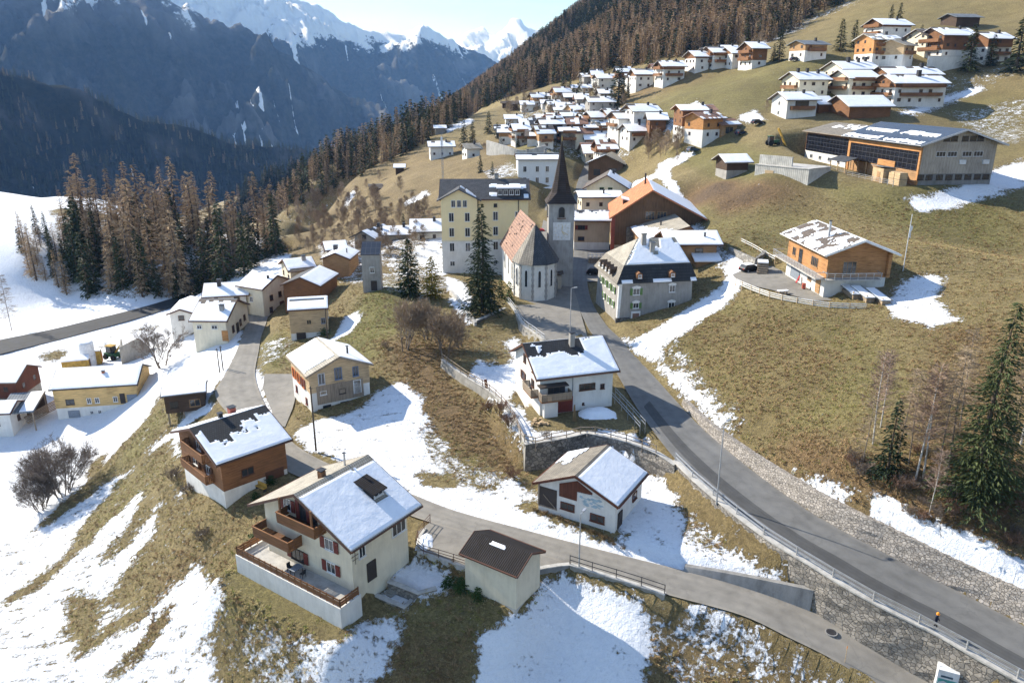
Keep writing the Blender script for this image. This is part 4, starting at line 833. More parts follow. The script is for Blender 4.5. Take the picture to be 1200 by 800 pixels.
    for y in (-.95, .95):
        c = thing('garden_chair', 'dark garden chair on the %s side of the grey terrace table' % ('near' if y < 0 else 'far'), 'chair'); c.location = r.matrix_basis @ Vector((-Lx / 2 - 1.2, .6 + y, 0)); c.rotation_euler[2] = rz + (math.pi if y > 0 else 0)
        MB().box(-.22, .22, -.2, .22, .42, .46).build('seat', 'dark_metal', c); MB().box(-.22, .22, -.24, -.2, .46, .9).build('backrest', 'dark_metal', c)
        for x in (-.2, .2):
            for q in (-.18, .2): MB().box(x - .02, x + .02, q - .02, q + .02, 0, .42).build('leg', 'dark_metal', c)
    CH['chalet'] = (r, Lx, Ww, z)
    # --- garage on the lane
    mid, rz, l, W = from_roof((538.6, 647), (604.4, 676.4), (569, 620.6), -1.4, W=4.9)
    Lx, Ww = l - .7, W - .7; z = -4.6
    r, ln = house('garage', 'small cream garage with dark ribbed roof beside the lane', 'garage', (mid.x, mid.y, z), rz, Lx, Ww, 3.2, 25, walls=(('wall', 'pale_concrete', -.9), ('upper_wall', 'cream_plaster', 99)), roof='corrugated_dark', oh=.4, og=.35, th=.14, base=4.2, fascia='brown_paint',
        snow=((0, lambda s, t, n: .32 + n * .06 < s < .62 + n * .05 and .12 < t + n * .05 < .26),), dep=.08, step=.14, wins=[('N', 0, .0, 2.6, 2.3, 'grey_shutter', None, 'door')])
    # --- white house in the middle
    mid, rz, l, W = from_roof((628.9, 447.4), (725.6, 434.6), (600.5, 411.5), 5.3)
    Lx, Ww = l - 1.5, W - 1.7; z = 0.1; h = 5.5
    r, ln = house('white_house', 'white two storey house with a corner balcony, between the stone terrace and the main road', 'house', (mid.x, mid.y, z), rz, Lx, Ww, h, 27, roof='black_tiles', oh=.7, og=.7, dep=.12, step=.22, base=3,
        snow=((0, lambda s, t, n: t > (.5 if s < .22 else .52 if s < .40 else .60 if s < .6 else .42 if s < .7 else .12) * (.8 if s < .85 else .5) - .08 + n * .3), (1, above(.7))),
        wins=[('S', 1.5, 2.9, 2.3, .9, 'brown_paint', None), ('S', 3.7, 2.8, .6, .7, 'brown_paint'), ('S', 1, .8, .3, .3, 'brown_paint'), ('S', -1.7, .1, 2.1, 2.1, 'red_shutter', None, 'door'), ('S', -2.9, 2.8, 2.4, 1.5, 'dark_frame', None), ('W', -1, 5.3, 1.0, 1.2, 'brown_paint', None), ('W', -1.6, 2.6, 1.0, 1.2, 'brown_paint', 'brown_paint'), ('W', 2.5, 3.0, 1.0, 1.1, 'brown_paint', None), ('W', 2.6, 5.1, .8, 1., 'brown_paint'), ('E', 0, 3, 1, 1.2), ('N', 0, 3, 1.2, 1.2)],
        chim=[(.8, -1.1, .65, 1.7, 'grey_plaster')])
    b = balcony(r, 'S', -3.3, 2.45, 4.2, 1.4, Ww / 2, 'weathered_timber'); balcony(r, 'W', 2.9, 2.45, 3.6, 1.0, Lx / 2, 'weathered_timber', name='side_balcony')
    MB().box(-Lx / 2 - .4, -Lx / 2 + 3.6, -Ww / 2 - 1.3, -Ww / 2, 4.3, 4.45).build('awning', 'dark_frame', r)
    MB().box(-Lx / 2 + .3, -Lx / 2 + 2.2, -Ww / 2 - 1.0, -Ww / 2 - .02, -.5, 2.26).build('porch_wall', 'white_plaster', r)
    MB().tube([(-.6, -Ww / 2 - .08, 0), (-.6, -Ww / 2 - .08, 5.3)], .05, 6).build('downpipe', 'grey_shutter', r)
    # --- lower chalet beside the lane with the mural
    mid, rz, l, W = from_roof((725.2, 595.6), (762.7, 556.2), (622.5, 567.5), -.3)
    Lx, Ww = l - 1.0, W - 1.1; z = -3.9; h = 3.75
    r, ln = house('mural_house', 'white cottage with dark red gable boarding and a faded mural beside the lane', 'house', (mid.x, mid.y, z), rz, Lx, Ww, h, 24, roof='grey_tiles', fascia='red_timber', oh=.5, og=.5, dep=.16, step=.3, base=3,
        walls=(('wall', 'white_plaster', 2.75), ('upper_wall', 'white_plaster', 99)), snow=((0, lambda s, t, n: t > .03), (1, lambda s, t, n: s > .55 + n * .2 and t > .5 - n * .3)),
        wins=[('W', -1.0, 1.3, 1.7, .85, 'red_timber'), ('W', 2.6, .9, 1.7, .9, 'red_timber'), ('S', -2.6, .1, .9, 2., 'dark_frame', None, 'door'), ('S', 1.5, 1.6, 1.2, .9, 'red_timber'), ('E', 0, 1.6, 1.2, .9), ('N', 0, 1.6, 1, .9)])
    MB().prism([(-.1, 2.75), (2.05, 2.75), (2.05, 4.3), (-.1, 5.2), (-1.9, 4.25), (-1.9, 4.0), (-.1, 3.9)], 'x', -Lx / 2 - .07, -Lx / 2 - .02).build('gable_boarding', 'red_timber', r)
    mu = MB().box(-Lx / 2 - .05, -Lx / 2 - .01, -3.4, -.15, 2.35, 3.85).build('mural', 'white_plaster', r)
    random.seed(3); mb = MB()
    for k in range(26):
        y = -.5 - 2.6 * random.random(); q = 2.55 + 1.0 * random.random(); a, b_ = .12 + .3 * random.random(), .05 + .12 * random.random()
        mb.prism([(y - a, q), (y - a * .3, q - b_), (y + a, q - b_ * .2), (y + a * .5, q + b_), (y - a * .5, q + b_ * .8)], 'x', -Lx / 2 - .058 - .0009 * k, -Lx / 2 - .052)
    mb.build('painted_scene', 'mural_blue', mu)
    MB().box(-Lx / 2 - .03, -Lx / 2 + 2.2, Ww / 2 - 2.3, Ww / 2 + .02, 1.0, 3.3).build('loggia', 'dark_frame', r)
    mb = MB().box(-Lx / 2 - .1, -Lx / 2, Ww / 2 - .14, Ww / 2 + .04, .9, 3.7).box(-Lx / 2 - .1, -Lx / 2 + .0, Ww / 2 - 2.35, Ww / 2 + .04, .86, .98); mb.bar((-Lx / 2 - .05, Ww / 2 - 2.2, 1), (-Lx / 2 - .05, Ww / 2 - .6, 2.4), .08, .08); mb.build('loggia_post', 'weathered_timber', r)
    # --- timber and white chalet on the middle slope
    mid, rz, l, W = from_roof((358.2, 441.5), (336.3, 416.3), (437, 426), 2.9)
    Lx, Ww = l - 1.1, W - 1.2; z = -3.2; h = 6.1
    r, ln = house('timber_chalet', 'white chalet with pale timber front and blue shutters on the middle slope', 'house', (mid.x, mid.y, z), rz, Lx, Ww, h, 23, walls=(('wall', 'white_plaster', 1.6), ('plain_wall', 'white_plaster', 3.2), ('timber_front', 'pale_timber', 99)), roof='tan_tiles', fascia='weathered_timber', oh=.55, og=.55, base=3.5, step=.3,
        snow=((0, lambda s, t, n: s < .88 + n * .05 and t > .03 + (.25 if s > .8 else 0) * 0), (1, full)), wins=[('E', -2.7, 4.3, 1.0, 1.7, 'pale_grey_paint'), ('E', -.2, 4.6, 1.1, 1.8, 'blue_shutter'), ('E', 2.4, 4.6, .9, 1.5, 'blue_shutter'), ('E', 2.5, 1.9, 1.0, 2.0, 'white_paint', None, 'door'), ('E', -2.6, 2.7, 1.0, .6), ('E', -2.2, .5, 1.2, .5, 'dark_frame'), ('E', .4, .5, 1.2, .5, 'dark_frame'), ('E', .2, 2.3, 1.0, .8, 'dark_frame'),
              ('S', -3.2, 3.1, .9, 1.5, 'orange_shutter', 'orange_shutter'), ('S', -.8, 3.1, .9, 1.5, 'orange_shutter', 'orange_shutter'), ('S', 1.6, 3.1, .9, 1.5, 'orange_shutter', 'red_shutter'), ('S', -2.6, 1.0, .7, 1.0, 'red_shutter'), ('S', 2.4, .8, .7, 1.0, 'red_shutter')], chim=[(2.2, 2.2, .22, 1.1, 'dark_metal')])
    MB().box(Lx / 2 + .06, Lx / 2 + .11, -Ww / 2 + .9, Ww / 2 - 1.0, 1.3, 4.1).build('boarding', 'weathered_timber', r)
    # --- dark roofed timber house, lower left
    mid, rz, l, W = from_roof((255, 547), (316, 520), (212, 503), .1, L_=9.6)
    Lx, Ww = l - 1.4, W - 1.6; z = -5.4; h = 5.7
    r, ln = house('timber_house', 'brown timber house on a white base with half bare black roof, by the lane bend', 'house', (mid.x, mid.y, z), rz, Lx, Ww, h, 22, walls=(('wall', 'white_plaster', 1.7), ('timber_wall', 'brown_timber', 99)), roof='black_tiles', oh=.7, og=.8, base=4, step=.22,
        snow=((0, lambda s, t, n: t > (.12 if s < .08 else .55 if s < .36 else .4 if s < .6 else .3 if s < .8 else .08) + n * .22), (1, full)), wins=[('W', 2.2, 2.6, 1.2, 1.2, 'white_paint', 'brown_paint'), ('W', -1.5, 2.6, 1.2, 1.2, 'white_paint', 'brown_paint'), ('W', .2, 5.2, 1.2, 1.2, 'white_paint', 'brown_paint'), ('S', -1, 2.7, 1.6, 1.0, 'brown_paint'), ('S', 2.4, .1, 2.2, 2.0, 'brown_paint', None, 'door')], chim=[(-.8, .5, .5, .6, 'dark_metal'), (1.8, 3.0, .8, .9, 'brick_red')])
    balcony(r, 'W', 0, 2.2, 7, 1.1, Lx / 2, 'brown_timber'); balcony(r, 'W', .3, 4.9, 6, 1.1, Lx / 2, 'brown_timber', name='upper_balcony')
    # --- timber box house with the white base
    mid, rz, l, W = from_roof((336, 364.5), (385, 362.7), (336, 343), 2.2, W=7.5)
    r, ln = house('timber_box_house', 'narrow pale timber house on a white base, solar strip along its snowy roof', 'house', (mid.x, mid.y, -3.6), rz, l - .7, W - .7, 5.8, 20, walls=(('wall', 'white_plaster', 1.3), ('timber_wall', 'pale_timber', 99)), roof='slate_tiles', oh=.4, og=.3, base=3, step=.3,
        snow=((0, lambda s, t, n: not (.06 < s < .93 and .17 < t < .3)), (1, full)), wins=[('S', .0, 2.9, .9, .9, 'pale_timber'), ('S', 2.6, 2.9, .8, 1.1, 'grey_shutter'), ('S', -1.6, .1, 1.5, 1.2, 'dark_frame', None, 'door'), ('E', 0, 3, 1, 1.1), ('W', 0, 3, 1, 1.1)])
    # --- open hut on posts
    mid, rz, l, W = from_roof((188, 465.6), (241.6, 460.6), (190, 442), -3.6, W=5.4)
    hut = on_ground(215, 478); zb = min(hut.z, -6.6)
    r, ln = house('timber_hut', 'dark timber hut on posts with a snowy ribbed roof, left of the lane', 'hut', (mid.x, mid.y, -6.4), rz, l - .9, W - 1.0, 2.75, 12, walls=(('timber_wall', 'dark_timber', 99),), roof='metal_roof', oh=.5, og=.45, base=.2, step=.22, dep=.12, fascia='dark_frame',
        snow=((0, lambda s, t, n: not (.82 < s < .86 and .1 < t < .2)), (1, full)), wins=[('S', 1.4, .5, 1.6, 1.2, 'honey_timber'), ('S', -1.6, .6, 1.2, 1.1, 'dark_frame'), ('E', 0, .1, .9, 1.9, 'brown_paint', None, 'door')])
    for x in (-l / 2 + .7, -.4, l / 2 - .7):
        for y in (-W / 2 + .65, W / 2 - .65): MB().box(x - .12, x + .12, y - .12, y + .12, -4.5, -.2).build('post', 'weathered_timber', r)
    # --- log house on the meadow with its garage floor
    mid, rz, l, W = from_roof((914.8, 273), (975.7, 303.2), None, 17.0, W=11.8, L_=18.5)
    Lx, Ww = l - 3.0, W - 2.2; z = 10.0; h = 7.2
    r, ln = house('log_house', 'honey log house over a white garage floor on the meadow, patchy snow roof', 'house', (mid.x, mid.y, z), rz, Lx, Ww, h, 21, walls=(('wall', 'white_plaster', 3.1), ('timber_wall', 'log_timber', 99)), roof='brown_tiles', fascia='white_paint', oh=1.1, og=1.5, base=3, step=.28, dep=.14,
        snow=((0, lambda s, t, n: n * 1.0 + (.35 if t > .72 else 0) + (.12 if s > .5 else 0) > .1), (1, full)), wins=[('S', 3.4, 3.9, 2.6, 1.6, 'honey_timber'), ('S', -2.2, 3.4, 1.4, 2.2, 'dark_frame'), ('S', -5, 3.9, 1.4, 1.5, 'honey_timber'), ('S', -3.6, .2, 3.6, 2.3, 'grey_shutter', None, 'door'), ('S', 2.2, 1.3, 1.4, 1.0, 'honey_timber'), ('S', 5.6, .1, 1.4, 2.2, 'honey_timber', None, 'door'),
              ('E', -1.2, 3.5, 2.2, 2.2, 'honey_timber'), ('E', 3, .3, 1.2, 1.2, 'honey_timber'), ('N', 0, 4, 1.4, 1.3), ('W', 0, 4, 1.6, 1.3)], chim=[(1.5, -2.2, .3, 2.4, 'galvanised')])
    b = balcony(r, 'S', -.5, 3.15, Lx + 2.5, 1.9, Ww / 2, 'galvanised', 'pale_concrete', boards=False, name='deck'); balcony(r, 'E', -1, 3.15, Ww - 1, 1.6, Lx / 2, 'galvanised', 'pale_concrete', boards=False, name='gable_deck')
    for s_ in (-1, 1): MB().box(Lx / 2 + .1, Lx / 2 + .7, s_ * Ww / 2 - .25, s_ * Ww / 2 + .25, 3.2, 7).build('log_ends', 'log_timber', r)
    CH['log'] = (r, Lx, Ww, z)
CH = {}
# ---------------------------------------------------------------- the village
def depth(p): return p.y * CP - (p.z - CAM_H) * SP
WL = {'white': (('wall', 'white_plaster', 99),), 'cream': (('wall', 'cream_plaster', 99),), 'grey': (('wall', 'grey_plaster', 99),), 'beige': (('wall', 'beige_plaster', 99),),
      'timber': (('wall', 'white_plaster', 2.6), ('timber_wall', 'brown_timber', 99)), 'honey': (('wall', 'white_plaster', 2.8), ('timber_wall', 'honey_timber', 99)), 'dark': (('timber_wall', 'dark_timber', 99),), 'brown': (('timber_wall', 'brown_timber', 99),), 'barn': (('timber_wall', 'barn_timber', 99),),
      'orange': (('wall', 'white_plaster', 2.8), ('timber_wall', 'orange_timber', 99)), 'gabled': (('wall', 'white_plaster', 5.2), ('timber_gable', 'brown_timber', 99)), 'stone': (('wall', 'block_stone', 99),), 'pale': (('wall', 'white_plaster', 2.4), ('timber_wall', 'pale_timber', 99)), 'halfdark': (('wall', 'white_plaster', 3.0), ('timber_wall', 'dark_timber', 99)), 'yellow': (('wall', 'white_plaster', 1.7), ('timber_wall', 'yellow_timber', 99)), 'old': (('wall', 'old_plaster', 99),)}
def autowins(Lx, W, h, faces='SWE', fr='brown_paint', gap=3.3, first=.9):
    out = []; rng = random.Random(int(Lx * 97 + h * 31))
    for f in faces:
        wd = (W if f in 'EW' else Lx); n = max(1, int(wd / gap)); z = first
        while z + 1.3 < h + (1.2 if f in 'EW' else 0):
            for k in range(n):
                if rng.random() < .8: out.append((f, (k + .5) * wd / n - wd / 2 + rng.uniform(-.35, .35), z + rng.choice((0, 0, .1)), rng.choice((.8, .9, 1.2)), 1.05, fr))
            z += 2.7
    return out
def V(name, label, u, v, Y, rz, px, W, h, pitch=22, roof='brown_tiles', walls='white', cat='house', gf=False, group='village houses on the hillside', faces='SW', fr='brown_paint', bal='', **kw):
    p = aty(u, v, Y) if Y else on_ground(u, v)
    size = px * depth(p) / F_PX * (1.22 if group == 'village houses on the hillside' else 1)
    Lx, Wd = (W, size) if gf else (size, W)
    rz = R(rz); cx, sx = math.cos(rz), math.sin(rz)
    o = (cx * Lx / 2, sx * Lx / 2) if gf else (-sx * Wd / 2, cx * Wd / 2)
    h = h * (.86 if p.y > 225 and group == 'village houses on the hillside' else 1); kw.setdefault('oh', 1.1); kw.setdefault('og', 1.1); kw.setdefault('wins', autowins(Lx, Wd, h, faces, fr)); kw.setdefault('base', 5); kw.setdefault('step', .9 if p.y < 260 else 1.6); kw.setdefault('dep', .22)
    kw.setdefault('chim', [(Lx * .22, -Wd * .12, .7, 1.2, 'dark_metal')])
    far = kw.pop('far', True); q_ = (u * 7 + v * 3) % 10
    if p.y > 225 and cat == 'house' and not gf and far:
        if walls == 'white' and px > 10: walls = 'gabled'
        if not bal and q_ < 6 and px > 13: bal = 'S' if q_ < 4 else 'SW'
        if q_ in (1, 4, 7, 8): kw.setdefault('snow', ((0, below(.16)), (1, full)))
    r, ln = house(name, label, cat, (p.x + o[0], p.y + o[1], p.z), rz, Lx, Wd, h, pitch, roof=roof, walls=WL[walls] if isinstance(walls, str) else walls, group=group, far=far, **kw)
    for f in bal:
        d = Wd / 2 if f in 'SN' else Lx / 2; w_ = (Lx if f in 'SN' else Wd) * .8
        z = 2.7
        while z < h - .5: simple_balcony(r, f, z, w_, d); z += 2.7
    return r, Lx, Wd, p.z
def simple_balcony(r, f, z, w_, d, mat='brown_timber'):
    lo, ro = face_loc(f, 0, z, d)
    MB().box(-w_ / 2, w_ / 2, -1.2, 0, -.15, 0).box(-w_ / 2, w_ / 2, -1.25, -1.17, .08, 1.0).box(-w_ / 2, -w_ / 2 + .08, -1.17, 0, .08, 1).box(w_ / 2 - .08, w_ / 2, -1.17, 0, .08, 1).build('balcony', mat, r, lo, ro)
def FR(name, label, a, b, c, ze, z, pitch=22, W=None, L_=None, walls='white', roof='brown_tiles', cat='house', group=None, wo=.8, **kw):
    mid, rz, l, W = from_roof(a, b, c, ze, W, L_); Lx, Wd = l - 2 * wo, W - 2 * wo
    h = ze - z + wo * math.tan(R(pitch)); kw.setdefault('wins', autowins(Lx, Wd, h, kw.pop('faces', 'SWE'))); kw.setdefault('step', .5)
    r, ln = house(name, label, cat, (mid.x, mid.y, z), rz, Lx, Wd, h, pitch, walls=WL[walls] if isinstance(walls, str) else walls, roof=roof, oh=wo, og=wo, group=group, base=5, **kw)
    return r, Lx, Wd, h
def low_village():
    g = 'houses in the valley hamlet'
    FR('house', 'long yellow timber house on a white base in the valley hamlet', (57, 458.5), (161, 452), None, -12, -17.4, 24, 10.4, walls='yellow', roof='black_tiles', group=g, wo=.5, step=.4, fascia='dark_frame', snow=((0, full), (1, full)),
       wins=[('S', -4.6, 2.3, 1.5, 1.1, 'dark_frame'), ('S', -1.3, 2.3, .8, 1.1), ('S', .1, 2.3, .8, 1.1), ('S', 3.3, 2.3, .8, 1.1), ('S', 4.6, 1.9, .7, 1.9, 'dark_frame', None, 'door'), ('S', 6.3, 1.9, 1.6, 1.6, 'grey_shutter', None, 'door'), ('S', -4.3, -.3, 1.8, 1.3, 'grey_shutter', None, 'door'), ('S', -1.2, .1, .6, .7), ('S', .2, .1, .6, .7), ('E', 0, 2.4, 1, 1.1), ('W', 0, 2.4, 1, 1.1)], chim=[(1, -1.8, .5, .3, 'terracotta')])
    r, Lx, W, h = FR('house', 'red brown timber gable house on a concrete base at the left edge of the valley', (-70, 452), (19.5, 450), None, -12.2, -17.6, 24, 9.2, walls=(('wall', 'concrete', 2.4), ('timber_wall', 'red_timber', 99)), roof='black_tiles', group=g, wo=.5)
    FR('house', 'small white house with snowy roof below the red brown gable house', (-60, 489), (12, 486), None, -14.6, -17.8, 22, 6.4, walls='white', roof='slate_tiles', group=g, wo=.4)
    p = onz(26, 492, -17.7); c = thing('carport', 'dark open carport with half snowy roof beside the long yellow house', 'carport', p, R(12))
    mb = MB().prism([(-3.5, 2.7), (3.5, 4.0), (3.5, 4.2), (-3.5, 2.9)], 'x', -2.4, 3.6); mb.build('roof', 'metal_roof', c)
    for x in (-2.2, 3.3):
        for y in (-3.2, 3.2): MB().box(x - .1, x + .1, y - .1, y + .1, -1.5, 2.7 + (1.2 if y > 0 else 0)).build('post', 'weathered_timber', c)
    MB().prism([(-3.3, 2.95), (3.3, 4.17), (3.3, 4.32), (-3.3, 3.1)], 'x', 1.2, 3.5).build('roof_snow', 'snow', c)
    MB().box(-2.3, 3.5, 3.2, 3.35, -1.5, 3.8).build('back_wall', 'dark_timber', c)
    p = onz(52, 489, -17.6); s_ = thing('timber_stack', 'long stack of weathered planks leaning beside the yellow valley house', 'timber stack', p, R(60))
    mb = MB(); random.seed(9)
    for k in range(7): mb.bar((-3.4 + random.random() * .3, k * .18 - .5, .2 + k * .16), (3.2 + random.random() * .4, k * .18 - .5, 1.3 + k * .2), .16, .12)
    mb.build('planks', 'weathered_timber', s_)
    # concrete shell, silo, containers, digger and cars of the building yard
    p = onz(160, 428, -16.7); c = thing('concrete_shell', 'bare concrete gable shell of an unfinished building behind the yellow house', 'building', p, R(24))
    MB().prism([(-2.8, -2), (2.8, -2), (2.8, 4.2), (1.2, 6.2), (-2.8, 4.6)], 'y', -.2, .2).build('gable_wall', 'concrete', c, (0, 0, 0)); MB().box(-2.8, -2.5, .2, 7, -2, 4.4).build('side_wall', 'concrete', c); MB().box(2.5, 2.8, .2, 7, -2, 4.0).build('side_wall', 'concrete', c)
    p = onz(105, 428, -16.9); c = thing('mortar_silo', 'white round mortar silo capped with snow in the valley building yard', 'silo', p)
    MB().tube([(0, 0, 0), (0, 0, 5.2), (0, 0, 5.4)], [1.5, 1.5, 1.3], 20).build('tank', 'white_metal', c, smooth=False); MB().tube([(0, 0, 5.4), (0, 0, 5.65), (0, 0, 5.75)], [1.35, 1.25, .6], 20).build('snow_cap', 'snow', c); MB().tube([(0, 0, 2.4), (0, 0, 2.6)], [1.56, 1.56], 20).build('band', 'pale_grey_paint', c)
    p = onz(115, 425, -16.9); c = thing('site_box', 'orange upright site box beside the mortar silo', 'container', p, R(20)); MB().box(-.9, .9, -.9, .9, 0, 3.0).build('body', 'yellow_paint', c); MB().box(-.95, .95, -.95, .95, 3.0, 3.2).build('snow_cap', 'snow', c); MB().box(.95, 1.0, -.6, .6, .2, 2.4).build('door', 'orange_plastic', c)
    p = onz(91, 433, -17.0); c = thing('site_container', 'long yellow site container with a snowy lid behind the yellow house', 'container', p, R(18)); MB().box(-2.6, 2.6, -1.2, 1.2, 0, 2.4).build('body', 'yellow_paint', c); MB().prism([(-1.3, 2.4), (1.3, 2.4), (1.3, 2.7), (0, 3.2), (-1.3, 2.7)], 'x', -2.7, 2.7).build('snow_lid', 'snow', c); MB().box(2.6, 2.66, -.5, .5, .1, 2.1).build('door', 'brown_paint', c)
    p = onz(133, 420, -16.8); c = thing('digger', 'green and black wheeled digger parked beside the concrete shell', 'digger', p, R(-20))
    MB().box(-1.6, 1.6, -1, 1, .7, 1.5).build('chassis', 'green_paint', c); MB().prism([(-1.2, 1.5), (.7, 1.5), (.5, 3.0), (-1.0, 3.0)], 'y', -.7, .7).build('cab', 'glass', c); MB().box(-1.2, .7, -.8, .8, 3.0, 3.15).build('cab_roof', 'yellow_paint', c)
    mb = MB(); mb.bar((.8, 0, 1.4), (2.6, 0, 3.4), .3, .35); mb.bar((2.6, 0, 3.4), (3.8, 0, 1.4), .25, .3); mb.build('arm', 'yellow_paint', c); MB().prism([(3.4, 1.4), (4.3, 1.3), (4.2, .6), (3.6, .5)], 'y', -.5, .5).build('bucket', 'dark_metal', c)
    for x in (-1.1, 1.1):
        for y in (-1.0, 1.0): MB().tube([(x, y - .25, .6), (x, y + .25, .6)], .6, 14).build('wheel', 'black_rubber', c)
    g = 'houses along the lane'
    FR('house', 'cream house with a broad snowy roof and long gable wall along the lane', (221, 377.5), (266, 378), None, -2, -6.1, 24, 12.5, walls='cream', roof='brown_tiles', group=g, wo=.5, wins=[('E', -2.6, 1.0, 1.0, 1.4, 'brown_paint'), ('E', -.4, .2, 1.0, 2.0, 'dark_frame', None, 'door'), ('E', 1.3, 1.2, 1.0, 1.3, 'brown_paint'), ('E', 3.6, 1.6, 1, 1.2, 'brown_paint'), ('S', -2, 2.6, 1, .8), ('S', 1, 2.6, 1.2, .8), ('S', 2.9, .2, 1, 2, 'orange_timber', None, 'door')], snow=((0, lambda s, t, n: t > .12 + n * .1), (1, full)), chim=[(1.8, -3.2, .8, 1.0, 'rope_stone')])
    FR('house', 'snow roofed house with a dark chimney hidden behind the broad cream house', (236, 350), (292, 347), None, -1.4, -6, 22, 9.5, walls='white', group=g, chim=[(-1.5, -1.2, .8, 1.4, 'dark_metal')])
    FR('house', 'small white house with its gable to the camera beside the valley road', (227, 368), (239, 352), (195.5, 369), -5.5, -10.5, 20, walls='white', group=g, wo=.5)
    FR('house', 'cream house with red brown flower balcony at the end of the lane', (276, 336), (307, 341), None, .2, -5.8, 24, 9.8, walls='cream', group=g, wo=.5, wins=[('E', -2.4, .6, .9, 1.2, 'brown_paint'), ('E', .6, 3.4, .9, 1.2, 'brown_paint'), ('E', -2, 3.2, .9, 1.2, 'brown_paint'), ('E', 2.2, 3.4, .9, 1.1, 'brown_paint'), ('E', .9, .2, 1.0, 2, 'brown_paint', None, 'door'), ('S', 0, 3, 1, 1.2)], chim=[(2.5, -1.5, .4, .6, 'dark_metal')])
    p = onz(294, 351, -5.8); b = thing('balcony_deck', 'red brown flower balcony deck below the cream house at the lane end', 'balcony', p, R(-4)); MB().box(-2.4, 2.4, -1.2, 1.2, 2.3, 2.5).build('deck', 'red_timber', b); MB().box(-2.4, 2.4, -1.3, -1.2, 2.5, 3.3).box(2.4, 2.5, -1.2, 1.2, 2.5, 3.3).build('railing', 'red_shutter', b); MB().box(-2.3, 2.3, -1.0, 1.2, -1.5, 2.3).build('wall', 'cream_plaster', b)
    FR('barn', 'brown timber barn with half bare dark roof behind the timber box house', (376, 336.7), (395.5, 321.7), (329.5, 334.5), 2, -3.8, 22, walls='brown', roof='slate_tiles', cat='barn', group=g, wo=.5, snow=((0, full),), wins=[('W', -2.4, 1.9, 1.6, .9, 'dark_frame')])
    FR('house', 'house under a broad snowy roof behind the half bare barn', (338, 320), (373, 316), None, .6, -5, 22, 10, walls='cream', roof='brown_tiles', group=g, wo=.6, snow=((0, lambda s, t, n: t < .82 + n * .1), (1, full)), chim=[(1.2, -1.2, .9, 1., 'grey_plaster')])
    FR('barn', 'square honey timber barn with snow on both roof slopes above the lane', (410.5, 305), (424.7, 295.5), (374.5, 305), 4.2, -1.2, 22, walls=(('timber_wall', 'honey_timber', 99),), roof='brown_tiles', cat='barn', group=g, wo=.5, wins=[], chim=[(1.8, 1.6, .9, 1., 'dark_metal'), (-1, -1.8, .2, .9, 'dark_metal')])
    FR('house', 'low snow roofed house half hidden behind the honey timber barn', (381, 295), (409, 293), None, 4.0, -.8, 20, 8, walls='grey', group=g, wo=.5)
    V('house', 'grey gabled house with a half snowy roof above the honey timber barn', 428, 296, 196, 70, 26, 9, 4.2, 26, roof='slate_tiles', walls='grey', gf=True, group=g, snow=((0, patchy(-.2)),), faces='W')
    V('house', 'low stone walled house with a snow roof beside the slim grey tower', 468, 288, 200, 8, 28, 7, 3.2, 20, walls='old', group=g)
    V('house', 'house with a rounded snow roof left of the tall yellow building', 502, 284, 196, 5, 34, 8, 3.2, 26, walls='white', group=g)
    FR('outbuilding', 'flat snow roofed outbuilding at the foot of the tall yellow building', (486, 300), (519, 296), None, 1.9, -.6, 6, 9, walls='white', cat='outbuilding', group=g, wo=.3, wins=[])
    # slim stone tower with the solar roof
    p = onz(435.5, 341, 2.3); r, ln = house('stone_tower', 'slim grey tower house with a black solar roof on the green knoll', 'tower', (p.x, p.y + 2, p.z), R(4), 3.6, 3.8, 7.4, 24, kind='shed', walls=(('wall', 'grey_plaster', 99),), roof='solar_roof', oh=.15, og=.12, th=.12, snow=None, base=3, fascia=None, wins=[('S', .2, 3.7, .9, 1.2, 'white_paint'), ('S', .4, .1, 1.0, 1.9, 'dark_frame', None, 'door'), ('W', 0, 4, .8, 1)])
